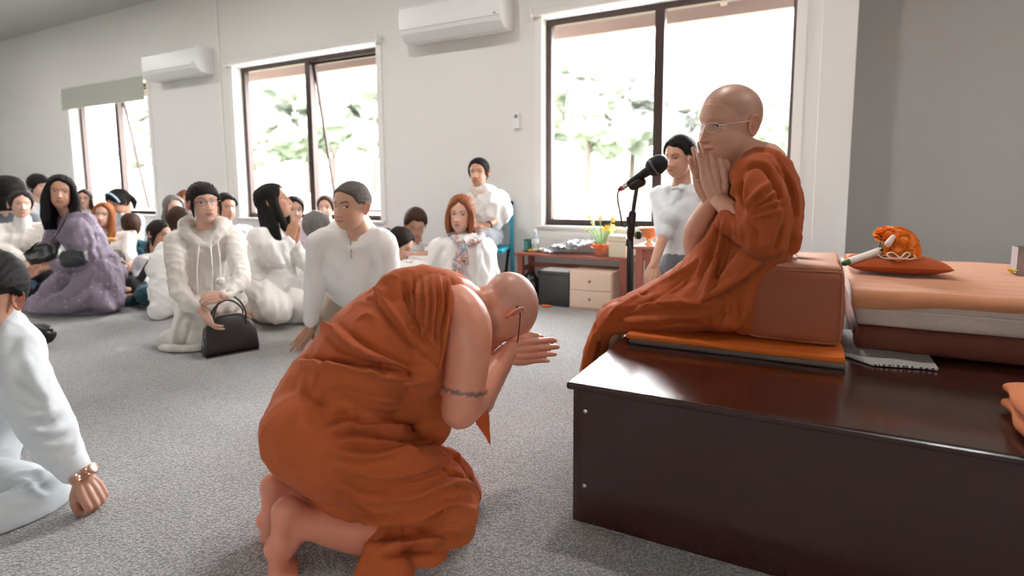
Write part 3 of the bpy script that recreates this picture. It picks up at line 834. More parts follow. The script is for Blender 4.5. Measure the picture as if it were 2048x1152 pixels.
def make_head(skin, res=90, female=False, brow=(.03, .02, .018), lip=None, eye=.0048, gaze=(0, 0), smile=.3, teeth=False,
              fat=0.0, nose=1.0, stubble=None, ears=True, lines=0.0, brow_w=.0032):
    """one head in its own frame: x right, y the way it faces, z up; 0.23 m tall"""
    D, F = head_dirs(res, res)
    r = skull_r(D, female, fat); V = D * r[:, None]
    x, y, z = V[:, 0].copy(), V[:, 1].copy(), V[:, 2].copy()
    ax = np.abs(x); front = sstep(y, .02, .06)
    g = lambda cx, cz, sx, sz: np.exp(-((ax - cx) / sx) ** 2 - ((z - cz) / sz) ** 2)
    dy = np.zeros(len(V))
    dy += .0045 * g(.022, .030, .026, .010)                       # brow ridge
    dy -= .0100 * g(.031, .010, .017, .011)                       # sockets
    dy += .0062 * g(.031, .0085, .0125, .0075)                     # eyeballs and lids
    s = np.clip((.020 - z) / .050, 0, 1)
    low = np.where(z < -.031, np.exp(-((z + .031) / .0055) ** 2), 1) * (z < .024)
    dy += nose * (.003 + .019 * s ** 1.15) * low * np.exp(-(x / (.0058 + .0062 * s)) ** 2)
    dy += nose * .0085 * g(.0125, -.0305, .0062, .0062)
    dy += .0035 * g(.046, -.012, .018, .016)                      # cheekbones
    zm = -.0580 + smile * .006 * (x / .023) ** 2
    dy += .0048 * np.exp(-(x / .020) ** 2 - ((z - zm - .0045) / .0052) ** 2)
    dy += .0060 * np.exp(-(x / .018) ** 2 - ((z - zm + .0055) / .0055) ** 2)
    dy -= .0042 * np.exp(-(x / .024) ** 2 - ((z - zm) / .0020) ** 2)
    dy -= .0030 * np.exp(-(x / .022) ** 2 - ((z + .075) / .006) ** 2)
    dy += .0085 * np.exp(-(x / .020) ** 2 - ((z + .096) / .014) ** 2)
    # folds from the nose to the mouth corners
    fx = .017 + (-.030 - z) * .48
    fold = np.exp(-((ax - fx) / .0032) ** 2) * sstep(-z, .028, .036) * (1 - sstep(-z, .058, .068))
    dy -= (.0012 + .0022 * lines) * fold
    dy += (.002 + .003 * smile) * g(.034, -.030, .014, .014)
    if lines:
        for k in (.050, .060, .070): dy -= .0008 * lines * np.exp(-((z - k - .003 * np.cos(ax * 60)) / .0022) ** 2) * (ax < .045)
        dy -= .0014 * lines * np.exp(-((z + .004 + (ax - .03) * .15) / .003) ** 2) * np.exp(-((ax - .031) / .016) ** 2)
    V[:, 1] += dy * front
    V[:, 0] *= 1 - .06 * sstep(-z, .07, .115)
    # temples
    V[:, 0] *= 1 - .045 * np.exp(-((y - .055) / .025) ** 2 - ((z - .03) / .03) ** 2)
    skin = np.asarray(skin, float)
    C = np.tile(skin, (len(V), 1))
    def paint(msk, col, k=1.0):
        msk = np.clip(msk * k, 0, 1)[:, None]; C[:] = C * (1 - msk) + np.asarray(col) * msk
    if stubble is not None:
        az = np.abs(np.arctan2(x, y)); zl = np.interp(az, [0, .5, .9, 1.2, 1.5, 2.0, math.pi], [.075, .07, .045, .02, .02, -.03, -.06])
        paint(sstep(z, zl, zl + .012), stubble, .55)
    paint(.5 * g(.040, -.022, .02, .018) * front, skin * np.array([1.08, .80, .74]))
    paint(front * np.exp(-(x / .014) ** 2 - ((z + .028) / .009) ** 2), skin * np.array([1.05, .86, .8]), .5)
    lipc = skin * np.array([.92, .52, .50]) if lip is None else np.asarray(lip)
    q = 1 - (x / .0235) ** 2
    lipm = (np.abs(x) < .0235) & (z < zm + .0072 * q) & (z > zm - .0092 * q) & (y > .05)
    paint(lipm.astype(float), lipc, .85)
    if teeth: paint(((np.abs(x) < .017) & (np.abs(z - zm - .0005) < .0036 * (1 - (x / .018) ** 2)) & (y > .05)).astype(float), (.75, .72, .66), .95)
    else: paint(np.exp(-((z - zm) / .0012) ** 2) * (np.abs(x) < .022) * (y > .05), lipc * .35, .8)
    paint(((ax - .007) ** 2 + ((z + .0385) * 1.6) ** 2 < .0034 ** 2) * (y > .05), skin * .25, .8)  # nostrils: shade of the openings painted into the skin colour
    ez = .0085 + (ax - .031) * .10
    u = (ax - .031) / .0145; op = eye * np.sqrt(np.clip(1 - u * u, 0, 1))
    inn = (np.abs(u) < 1) & (np.abs(z - ez) < op) & (y > .03)
    paint(inn.astype(float), (.62, .57, .53))
    gx = np.where(x > 0, .031 + gaze[0], .031 - gaze[0])
    paint((inn & ((ax - gx) ** 2 + (z - ez - gaze[1]) ** 2 < .0062 ** 2)).astype(float), (.022, .014, .010))
    paint(((np.abs(u) < 1.08) & (z > ez + op - .0006) & (z < ez + op + .0022) & (y > .03)).astype(float), (.05, .03, .025), .85)
    paint(((np.abs(u) < 1.0) & (z < ez - op + .0004) & (z > ez - op - .0009) & (y > .03)).astype(float), skin * .45, .6)
    if brow is not None:
        zb = .0285 + .006 * sstep(ax, .014, .036) - .007 * sstep(ax, .036, .052)
        paint(np.exp(-((z - zb) / brow_w) ** 2) * sstep(ax, .010, .016) * (1 - sstep(ax, .044, .052)) * (y > .02), brow, .85)
    parts = [(V, F, C)]
    if ears:
        n1, n2 = 30, 12
        for sgn in (-1, 1):
            EV, EF, EC = [], [], []
            for side in (1, -1):
                for j in range(n2 + 1):
                    u_ = j / n2
                    for i in range(n1):
                        a = 2 * math.pi * i / n1
                        ey = (.0165 + .0035 * math.sin(a) - .001 * math.cos(2 * a)) * math.cos(a) * u_      # fore-aft
                        ezz = (.0315 + .001 * math.cos(a)) * math.sin(a) * u_
                        if math.sin(a) < -.3: ey *= 1 - .35 * (-math.sin(a) - .3)
                        rim = math.exp(-((u_ - .86) / .12) ** 2) * (.0062 if math.cos(a) < .55 else .002)
                        conc = -.0045 * math.exp(-(((ey - .002) / .007) ** 2 + ((ezz + .003) / .010) ** 2))
                        anti = .0030 * math.exp(-((u_ - .52) / .10) ** 2) * (math.cos(a) < .2)
                        h = (.004 + rim + conc + anti) if side > 0 else -.001 - .002 * (1 - u_)
                        if u_ > .97: h = (.004 if side > 0 else .002)
                        flare = .010 * (.5 - ey / .034) ** 1.4          # stands off at the back
                        EV.append((sgn * (.0745 + flare + h * .9), -.012 + ey + .10 * ezz * 0 - ezz * .16, -.002 + ezz))
                        dk = np.exp(-(((ey - .003) / .005) ** 2 + ((ezz + .004) / .007) ** 2)) if side > 0 else 0
                        EC.append(skin * np.array([1.05, .84, .78]) * (1 - .35 * dk))
            k = (n2 + 1) * n1
            for s_ in range(2):
                for j in range(n2):
                    for i in range(n1):
                        q4 = (s_ * k + j * n1 + i, s_ * k + j * n1 + (i + 1) % n1, s_ * k + (j + 1) * n1 + (i + 1) % n1, s_ * k + (j + 1) * n1 + i)
                        EF.append(q4 if s_ == 0 else q4[::-1])
            for i in range(n1): EF.append((n2 * n1 + i, n2 * n1 + (i + 1) % n1, k + n2 * n1 + (i + 1) % n1, k + n2 * n1 + i))
            parts.append((np.array(EV), EF, np.array(EC)))
    return join_arrays(parts)
def join_arrays(parts):
    V, F, C = [], [], []; o = 0
    for v, f, c in parts:
        V.append(v); C.append(np.asarray(c)); F += [tuple(i + o for i in q) for q in f]; o += len(v)
    return np.vstack(V), F, np.vstack(C)

HAIRLINE = {
    'short': [.074, .070, .050, .012, .012, -.045, -.070],
    'bangs': [.034, .034, .012, -.02, -.03, -.06, -.080],
    'fringe': [.040, .038, .030, .010, .014, -.045, -.070],
    'receding': [.088, .084, .066, .030, .020, -.035, -.060],
    'swept': [.080, .066, .030, -.02, -.03, -.06, -.085],
    'bob':   [.076, .060, .018, -.05, -.09, -.11, -.115],
    'buzz':  [.072, .066, .044, .010, .012, -.035, -.055],
}
HAZ = [0, .45, .85, 1.15, 1.5, 2.0, math.pi]
def make_hair(style='short', thick=.016, res=72, female=False, length=0.0, curtain=None, locks=(), bun=None, tail=None, seed=0, side_part=0.0):
    """closed shell over the skull that comes out of it along the hairline, plus falling lengths"""
    D, F = head_dirs(res, res, .2)
    r = skull_r(D, female); V0 = D * r[:, None]
    az = np.abs(np.arctan2(D[:, 0], D[:, 1] + 1e-9))
    zl = np.interp(az, HAZ, HAIRLINE[style])
    if side_part: zl = zl + side_part * np.sign(D[:, 0]) * .012 * (az < .9)
    m_ = sstep(V0[:, 2] - zl + .006 * snoise(V0, 26, seed), -.004, .016)
    strand = np.sin(np.arctan2(D[:, 0], D[:, 2] + .3) * 46 + 2 * snoise(V0, 30, seed + 1)) * (.0018 if style != 'short' else .0009) + (.0028 if style != 'short' else .0016) * snoise(V0, 18, seed + 2)
    t = thick * (.75 + .35 * sstep(V0[:, 2], -.05, .1)) + strand
    V = V0 + D * (m_ * t - (1 - m_) * .016)[:, None]
    mb = MB(); mb.add(V, F)
    if curtain:      # (z_top, length, half angle, radius, thickness, forward shift)
        zt, L, ha, rad, th, fs = curtain
        rings = []
        for k in range(15):
            s = k / 14.; z = zt - L * s
            rr = rad * (1 - .10 * math.sin(math.pi * min(1, s * 1.6)) + .05 * s)
            tt = th * (.9 + .5 * math.sin(math.pi * s)) * (1 - .55 * s ** 4) * (.35 + .65 * min(1, s / .25)); rr *= .93 + .07 * min(1, s / .25)
            h = ha * (1 - .25 * s * s)
            arc = np.linspace(-h, h, 26)
            nz = lambda q: .004 * math.sin(q * 14 + 5 * s + seed) + .003 * math.sin(q * 31 + seed)
            out = [(math.sin(q) * (rr + tt / 2 + nz(q)), -math.cos(q) * (rr * 1.12 + tt / 2 + nz(q)) + fs, z) for q in arc]
            inn = [(math.sin(q) * (rr - tt / 2), -math.cos(q) * (rr * 1.12 - tt / 2) + fs, z) for q in arc[::-1]]
            rings.append(out + inn)
        mb.loft(rings)
    for pts, rad in locks: mb.tube(pts, rad, 12, up=(0, 1, 0), sm=14)
    if bun: mb.ell(bun[0], bun[1])
    if tail: mb.tube(tail[0], tail[1], 12, sm=14)
    return mb.arrays()

def make_hand(wrist, ydir, palm, right=True, curl=(.25, .3, .2), curls=None, thumb='along', spread=.05, scale=1.0, voxel=.0035, skin=(.55, .28, .18), nails=True):
    """hand with palm, four fingers of unequal length and a thumb; wrist at its base"""
    Y = unit(ydir); Z = -np.asarray(palm, float); Z = unit(Z - Y * np.dot(Z, Y))
    X = np.cross(Y, Z) * (-1 if right else 1)          # thumb side
    T = lambda p: np.asarray(wrist) + scale * (X * p[0] + Y * p[1] + Z * p[2])
    mb = MB(); tips = []
    kn = [(.0295, .090, .0), (.0100, .095, .002), (-.0100, .091, .001), (-.0275, .082, -.002)]
    ln = [(.036, .023, .019), (.041, .026, .020), (.038, .024, .019), (.029, .018, .017)]
    rr = [(.0098, .0088, .0078), (.0100, .0090, .0080), (.0095, .0085, .0076), (.0085, .0076, .0068)]
    for i in range(4):
        k = np.array(kn[i]); c = curls[i] if curls else curl
        mb.tube([T((k[0] * .62, .004, -.002)), T(k * (1, .55, 1) + (0, 0, .001)), T(k)], [.0135 * scale, .0130 * scale, .0112 * scale], 10, sm=5)
        a = 0.0; p = k.copy(); sp = (1.5 - i) * spread; pts = [p.copy()]
        for j in range(3):
            a += c[j]
            d = np.array([math.sin(sp) * math.cos(a), math.cos(sp) * math.cos(a), -math.sin(a)])
            p = p + d * ln[i][j]; pts.append(p.copy())
            dors = np.array([math.sin(sp) * math.sin(a), math.cos(sp) * math.sin(a), math.cos(a)])
        for j in range(3):
            mb.tube([T(pts[j]), T(pts[j + 1])], [rr[i][j] * 1.06 * scale, rr[i][min(j + 1, 2)] * (1 if j < 2 else .93) * scale], 10)
        tips.append((T(pts[3] - d * .004 + dors * rr[i][2] * .9), .0062 * scale))
    th = {'along': [(.016, .014, -.010), (.040, .048, -.014), (.047, .082, -.010), (.046, .108, -.008)],
          'out': [(.016, .014, -.010), (.046, .042, -.014), (.074, .060, -.016), (.094, .078, -.016)],
          'fold': [(.016, .014, -.012), (.036, .046, -.026), (.030, .078, -.040), (.008, .090, -.046)],
          'down': [(.014, .014, -.012), (.036, .046, -.026), (.036, .078, -.036), (.030, .104, -.044)]}[thumb]
    mb.tube([T(q) for q in th], [.0150 * scale, .0125 * scale, .0105 * scale, .0085 * scale], 10, sm=10)
    mb.tube([T((.008, .012, -.008)), T((.024, .052, -.010))], [.014 * scale, .014 * scale], 10)
    mb.tube([T((-.016, .015, -.008)), T((-.022, .062, -.008))], [.012 * scale, .012 * scale], 10)
    mb.tube([T((0, -.010, 0)), T((0, .012, 0))], [(.026 * scale, .019 * scale), (.027 * scale, .0185 * scale)], 12, up=Z)
    d = unit(np.array(th[3]) - np.array(th[2])); tips.append((T(np.array(th[3]) + (0, 0, .0065)), .0066 * scale))
    V, F = remesh(mb, voxel, 3)
    C = np.tile(np.asarray(skin, float), (len(V), 1))
    for i in range(4):
        dd = ((V - T(np.array(kn[i]) + (0, 0, .009))) ** 2).sum(1); C *= 1 - .12 * np.exp(-dd / (.008 * scale) ** 2)[:, None] * np.array([0, 1, 1])
    if nails:
        for c, r_ in tips:
            k = np.clip(1.6 - np.sqrt(((V - c) ** 2).sum(1)) / r_, 0, 1)[:, None]; k = np.minimum(k, 1)
            C = C * (1 - .55 * k) + np.array(np.asarray(skin) * .5 + np.array([.36, .24, .21])) * .55 * k
    return V, F, C

def axes_from(fwd, up):
    Y = unit(fwd); Z = np.asarray(up, float); Z = unit(Z - Y * np.dot(Z, Y)); X = np.cross(Y, Z)
    return np.stack([X, Y, Z])              # rows
def facing(pos, yaw, pitch=0.0, roll=0.0):
    """axes of a head at pos. yaw 0 looks at the camera, + turns to the picture's right; pitch + looks up"""
    tc = np.array([C0[0] - pos[0], C0[1] - pos[1], 0]); tc = unit(tc)
    ri = np.array([-tc[1], tc[0], 0])
    if np.dot(ri, RGT) < 0: ri = -ri
    y, p, r = map(math.radians, (yaw, pitch, roll))
    h = tc * math.cos(y) + ri * math.sin(y)
    f = h * math.cos(p) + np.array([0, 0, math.sin(p)])
    u = np.array([0, 0, math.cos(p)]) - h * math.sin(p)
    A = axes_from(f, u); X, Y, Z = A
    return np.stack([X * math.cos(r) + Z * math.sin(r), Y, Z * math.cos(r) - X * math.sin(r)])
def place(V, A, pos, s=1.0): return np.asarray(pos) + s * (V @ A)

M_skin = mat_vcol('skin', .42, bump=.12, bscale=260)
SKINS = {'tan': (.58, .31, .215), 'fair': (.66, .40, .30), 'mid': (.56, .30, .20), 'pink': (.70, .28, .18), 'deep': (.38, .18, .11)}
def hairmat(name, c, rough=.62): return mat('hair_' + name, c, rough, var=.5, vscale=60, bump=.4, bscale=420, stretch=(1, 1, .15), bdist=.003, spec=.15)
HAIR = {'black': hairmat('black', (.012, .010, .010)), 'brown': hairmat('brown', (.050, .024, .016)), 'red': hairmat('red', (.30, .10, .035)),
        'grey': hairmat('grey', (.16, .145, .14)), 'auburn': hairmat('auburn', (.24, .075, .03)), 'dark': hairmat('dark', (.022, .015, .013)), 'grizzle': hairmat('grizzle', (.10, .085, .078), .7)}
class Fig:
    """a person: one continuous body mesh (skin) + clothes, hair and worn things as its children"""
    def __init__(s, label, base, skin='mid', group=None):
        s.root = thing('person', label, 'person', (float(base[0]), float(base[1]), float(base[2]) if len(base) > 2 else 0.0), group)
        s.skin = np.asarray(SKINS[skin] if isinstance(skin, str) else skin); s.tubes = MB(); s.parts = []; s.vox = .010; s.sm = 5
    def tube(s, pts, rad, **k): s.tubes.tube(pts, rad, 14, **k); return s
    def ell(s, *a, **k): s.tubes.ell(*a, **k); return s
    def head(s, pos, A, scale=1.0, neck=None, neck_r=.054, **k):
        V, F, C = make_head(s.skin, **k)
        s.parts.append((place(V, A, pos, scale), F, C)); s.hp, s.hA, s.hs = np.asarray(pos), A, scale
        if neck is not None:
            a = place(np.array([[0, -.012, .035], [0, -.024, -.02], [0, -.030, -.078]]), A, pos, scale)
            s.tube([a[0], a[1], a[2], np.asarray(neck)], [.022 * scale, min(.044, neck_r * .78) * scale, neck_r * scale * .93, neck_r * scale * 1.12], sm=14)
        return s
    def hair(s, color, name='hair', **k):
        V, F = make_hair(**k)
        s.child(name, (place(V, s.hA, s.hp, s.hs), F), HAIR[color] if isinstance(color, str) else color)
    def hand(s, *a, **k):
        s.parts.append(make_hand(*a, skin=s.skin, **k)); return s
    def child(s, name, geo, m_, smooth=True, fix=True, label=None, **k):
        o = obj(name, geo, m_, s.root, smooth=smooth, fix=fix, **k)
        if label: o['label'] = label
        return o
    def cloth(s, name, mb, m_, voxel=.011, smooth=6, wr=0.004, wscale=9.0, seed=1, stretch=(1, 1, 1), folds=None, fine=.4, label=None, post=0, cols=None):
        V, F = remesh(mb, voxel, smooth)
        if wr: V = wrinkle(V, F, wr, wscale, seed, stretch, fine)
        if folds: V = strokes(V, F, folds)
        C = cols(V) if cols else None; s.last = (V, F)
        return s.child(name, (V, F), m_, label=label, fix=False, cols=C)
    def hem(s, name, line, r, m_, lift=.002):
        bvh = BVHTree.FromPolygons([Vector(p) for p in s.last[0]], s.last[1]); pts = []
        for x, y in spline(line, 24):
            h = bvh.ray_cast(Vector(C0), Vector(ray(x, y)).normalized())
            if h[0] is not None: pts.append(np.array(h[0]) + np.array(h[1]) * lift)
        if len(pts) > 5:
            pts = np.array(pts)
            for _ in range(6): pts[1:-1] = (pts[:-2] + 2 * pts[1:-1] + pts[2:]) / 4
            return s.child(name, MB().tube(pts, r, 8), m_)
    def finish(s, paint=None):
        if s.tubes.v:
            V, F = remesh(s.tubes, s.vox, s.sm)
            s.parts.append((V, F, np.tile(s.skin, (len(V), 1))))
        V, F, C = join_arrays(s.parts)
        if paint: C = paint(V, C)
        s.child('body', (V, F), M_skin, cols=C, fix=False)
        return s.root
def glasses(fig, color=(.03, .02, .02), w=.0013, round_=True, rimless=False, metal=False):
    A, pos, sc = fig.hA, fig.hp, fig.hs
    m_ = mat('spectacle_%.2f_%.2f' % (color[0], w), color, .3, .8 if metal else 0.0)
    mb = MB()
    for sg in (-1, 1):
        lens = []
        for a in np.linspace(0, 2 * math.pi, 29):
            cx, cz = math.cos(a), math.sin(a); e = .75 if not round_ else 1.0
            lx = sg * .032 + .0225 * np.sign(cx) * abs(cx) ** e; lz = .006 + (.0165 if round_ else .0125) * np.sign(cz) * abs(cz) ** e
            lens.append((lx, .0985 - abs(lx) * .16 + .002, lz))
        L = place(np.array(lens), A, pos, sc)
        mb.tube(L, w, 6, round_caps=False)
        T_ = place(np.array([(sg * .054, .092, .011), (sg * .068, .070, .012), (sg * .0775, .02, .012), (sg * .079, -.010, .010), (sg * .078, -.026, -.010)]), A, pos, sc)
        mb.tube(T_, w * 1.05, 6, sm=16)
    B = place(np.array([(-.010, .099, .009), (0, .102, .012), (.010, .099, .009)]), A, pos, sc)
    mb.tube(B, w, 6, sm=8)
    return fig.child('glasses', mb, m_)
# ---------------------------------------------------------------- the sitting monk (faces along -X, his left side to the camera)
def sitting_monk():
    Y0 = 1.95
    q = lambda x, y, Y: onY(x, y, Y)
    f = Fig('shaven monk in orange robe and glasses sitting on the platform with palms joined', (-.25, Y0, ZB + .036), 'tan')
    hp = q(1457, 252, 1.90)
    A = facing(hp, -44, -9, 4)
    HS = 1.05
    f.head(hp, A, HS, neck=q(1522, 335, 1.93), neck_r=.064, res=210, brow=None, stubble=(.36, .20, .15), smile=.55, eye=.0022, gaze=(-.002, -.001), lines=.9, nose=1.08, fat=.001)
    f.vox = .007
    # arms: left (near) forearm bare from the robe opening, right (far) arm bare
    wl, wr = q(1437, 398, 1.845), q(1424, 402, 1.885)
    f.tube([q(1538, 488, 1.76), q(1490, 450, 1.79), wl], [.042, .038, .026], sm=10)
    f.tube([q(1400, 520, 2.04), q(1392, 465, 2.0), wr], [.046, .043, .027], sm=10)
    f.tube([q(1490, 395, 2.12), q(1440, 455, 2.1), q(1400, 520, 2.04)], [.055, .05, .045], sm=8)
    f.tube([q(1522, 335, 1.93), q(1520, 450, 1.97), q(1455, 590, 1.97)], [.08, .12, .12], sm=8)
    fd = unit(q(1408, 293, 1.863) - q(1432, 398, 1.863))
    n_ = unit(np.cross(fd, (1, .15, 0)))                       # across the pressed palms
    if n_[1] < 0: n_ = -n_
    f.hand(wl + fd * .004, fd, n_, right=False, curl=(.02, .03, .02), thumb='along', spread=.02, scale=1.0, voxel=.0028)
    f.hand(wr + fd * .004, fd + np.array([-.06, 0, .0]), -n_, right=True, curl=(.02, .03, .02), thumb='along', spread=.02, scale=1.0, voxel=.0028)
    # feet under the hem
    for (x, Y) in ((1172, 1.90), (1185, 2.16)):
        a = q(1218, 655, Y); ft = np.array([XB - .075, Y, .12])
        f.tube([q(1245, 635, Y), a, ft + (0, 0, .06)], [.045, .045, .033], sm=8); f.tube([ft + (0, 0, .05), ft + (-.03, 0, -.07)], [.034, .024])
    f.finish()
    # ---- robe
    mb = MB(); t = mb.tube
    t([q(1518, 362, 1.96), q(1518, 420, 1.97), q(1492, 520, 1.97), q(1445, 600, 1.97)], [(.110, .13), (.130, .165), (.120, .165), (.105, .17)], 20, up=(0, 1, 0), sm=12)
    t([q(1508, 352, 1.93), q(1540, 352, 2.10)], [.07, .07], 14)                                           # shoulders
    t([q(1510, 352, 1.83), q(1530, 420, 1.775), q(1534, 478, 1.755)], [.072, .072, .062], 16, sm=8)         # near upper arm in the robe
    t([q(1532, 482, 1.755), q(1502, 462, 1.775), q(1462, 440, 1.81)], [.058, .054, .045], 16, sm=8)        # forearm in the robe
    t([q(1470, 445, 1.825), q(1452, 500, 1.84), q(1430, 555, 1.85)], [(.022, .06), (.02, .075), (.018, .06)], 14, up=(1, 0, 0), sm=8)   # sleeve edge hanging
    t([q(1452, 428, 1.83), q(1440, 490, 1.85), q(1405, 590, 1.80)], [.024, .026, .014], 12, sm=8)
    t([q(1505, 515, 1.80), q(1450, 565, 1.80), q(1386, 610, 1.80)], [.045, .030, .012], 12, sm=8)          # hanging corner
    t([q(1480, 420, 2.0), q(1420, 510, 2.0), q(1350, 565, 2.03), q(1270, 600, 2.06)], [(.06, .10), (.055, .14), (.045, .15), (.035, .14)], 16, up=(0, 1, 0), sm=12)  # front sheet to the knees
    t([q(1470, 470, 1.95), q(1430, 560, 1.92), q(1330, 605, 1.90)], [.09, .085, .06], 16, sm=8)
    t([q(1455, 602, 1.89), q(1400, 610, 1.865), q(1330, 624, 1.86), q(1222, 640, 1.875)], [.085, .082, .070, .052], 18, sm=12)          # near thigh
    t([q(1455, 596, 2.05), q(1400, 592, 2.10), q(1228, 628, 2.16)], [.10, .088, .055], 18, sm=10)
    t([q(1222, 640, 1.86), q(1238, 626, 2.18)], [.045, .05], 14)
    t([q(1400, 620, 1.86), q(1390, 600, 2.1)], [.07, .08], 14)
    t([q(1222, 636, 1.86), q(1200, 672, 1.865), q(1186, 740, 1.87), q(1176, 815, 1.88)], [(.036, .04), (.040, .06), (.042, .07), (.034, .07)], 16, up=(0, 1, 0), sm=12)   # hanging over the end
    t([q(1228, 628, 2.16), q(1205, 680, 2.12), q(1192, 790, 2.08)], [(.03, .05), (.034, .09), (.030, .1)], 14, up=(0, 1, 0), sm=8)
    t([q(1194, 690, 1.88), q(1200, 690, 2.10)], [.036, .036], 12); t([q(1178, 780, 1.88), q(1188, 780, 2.08)], [.030, .030], 12)
    t([q(1474, 340, 1.865), q(1500, 318, 1.86), q(1540, 318, 1.875), q(1568, 356, 1.89), q(1580, 430, 1.90), q(1575, 485, 1.89)], [.018, .029, .034, .034, .032, .028], 14, sm=20)    # rolled fold over the shoulder
    t([q(1510, 322, 1.93), q(1552, 330, 1.98), q(1574, 400, 1.99), q(1578, 480, 1.97)], [.035, .045, .045, .036], 14, sm=12)
    t([q(1470, 345, 1.90), q(1450, 385, 1.92), q(1428, 430, 1.95)], [.022, .02, .02], 12, sm=8)           # neckline edge
    t([q(1478, 350, 1.98), q(1460, 420, 2.0)], [.05, .06], 12)
    t([q(1586, 474, 1.89), q(1584, 492, 1.90), q(1556, 500, 1.91)], [.028, .026, .024], 12, sm=8)           # bunched at the hip
    t([q(1490, 560, 1.86), q(1470, 635, 1.83), q(1440, 645, 1.82)], [.045, .036, .03], 12, sm=8)
    t([q(1500, 530, 1.88), q(1488, 640, 1.88)], [.04, .05], 12)
    S = []
    a = S.append
    # shoulder and upper arm folds
    for ln in ([(1490, 420), (1510, 390), (1545, 360)], [(1492, 425), (1525, 400), (1558, 382)], [(1495, 430), (1530, 412), (1565, 400)], [(1497, 437), (1540, 425), (1572, 420)]):
        a((ln, .0085, .0075))
    for ln in ([(1490, 424), (1518, 396), (1550, 371)], [(1494, 428), (1528, 406), (1562, 391)], [(1496, 434), (1534, 419), (1568, 411)]): a((ln, -.009, .0065))
    a(([(1482, 350), (1480, 390), (1490, 425)], -.012, .010)); a(([(1470, 360), (1468, 400), (1480, 430)], .009, .009)); a(([(1496, 352), (1492, 385), (1492, 420)], .008, .008))
    a(([(1462, 372), (1462, 410), (1474, 432)], -.009, .007))
    a(([(1488, 345), (1510, 330), (1530, 335), (1550, 365), (1565, 400), (1572, 450)], -.014, .009))
    a(([(1545, 325), (1575, 370), (1588, 440)], -.008, .008)); a(([(1560, 322), (1588, 375), (1597, 450)], .007, .009))
    a(([(1498, 448), (1510, 470), (1515, 500)], -.009, .006)); a(([(1506, 455), (1522, 485)], -.008, .006)); a(([(1502, 470), (1500, 500)], .006, .006)); a(([(1514, 465), (1530, 500)], .006, .006))
    a(([(1466, 440), (1470, 470)], .004, .006)); a(([(1480, 448), (1482, 478)], .004, .006))
    a(([(1572, 440), (1560, 480), (1540, 510)], -.012, .010))
    # drape in front
    a(([(1452, 430), (1440, 480), (1425, 540), (1405, 600)], .010, .009)); a(([(1465, 445), (1452, 500), (1432, 560), (1412, 605)], -.010, .009))
    a(([(1440, 440), (1425, 500), (1400, 560)], -.011, .009))
    a(([(1530, 520), (1470, 560), (1420, 590), (1385, 612)], .012, .010)); a(([(1530, 535), (1470, 578), (1420, 606)], -.012, .010))
    a(([(1428, 492), (1376, 534), (1314, 574), (1256, 606), (1214, 638), (1192, 672)], .009, .010)); a(([(1432, 508), (1378, 552), (1318, 590), (1258, 620), (1218, 650)], -.009, .009))
    a(([(1415, 515), (1390, 545), (1340, 580)], .008, .009)); a(([(1395, 540), (1360, 575), (1330, 590)], -.008, .008))
    a(([(1400, 560), (1370, 590), (1390, 600), (1400, 560)], .004, .008))
    for dy, am in ((0, .007), (16, -.008), (30, .006), (44, -.006)):
        a(([(1215, 625 + dy * .6), (1270, 612 + dy), (1340, 605 + dy), (1420, 606 + dy)], am, .008))
    a(([(1350, 590), (1380, 610), (1440, 605)], .007, .009)); a(([(1300, 600), (1340, 620), (1400, 628)], -.007, .008))
    a(([(1455, 600), (1450, 640), (1442, 660)], .008, .010)); a(([(1475, 590), (1480, 630), (1470, 655)], -.010, .010))
    a(([(1230, 645), (1300, 640), (1380, 655)], .006, .009)); a(([(1225, 632), (1260, 650), (1290, 662)], -.007, .008))
    for x in (1170, 1184, 1199, 1214): a(([(x + 12, 665), (x + 2, 710), (x - 6, 760)], .007 if x % 2 == 0 else -.008, .008))
    a(([(1196, 650), (1182, 690), (1172, 745)], .008, .008)); a(([(1192, 640), (1190, 670), (1205, 690)], -.008, .008))
    S = [(l[0], l[1] * 1.25, l[2] * .9) + tuple(l[3:]) for l in S]
    f.cloth('robe', mb, M_robe2, voxel=.0055, smooth=5, wr=.0030, wscale=11, seed=4, folds=S, fine=.5)
    # thin inner edge of the robe at the chest
    f.child('neck_edge', MB().tube([q(1478, 336, 1.862), q(1458, 362, 1.868), q(1444, 388, 1.872)], .0028, 6, sm=10), mat('robe_edge', (.62, .25, .10), .7))
    glasses(f, (.55, .52, .50), .0010, round_=False, metal=True)
sitting_monk()

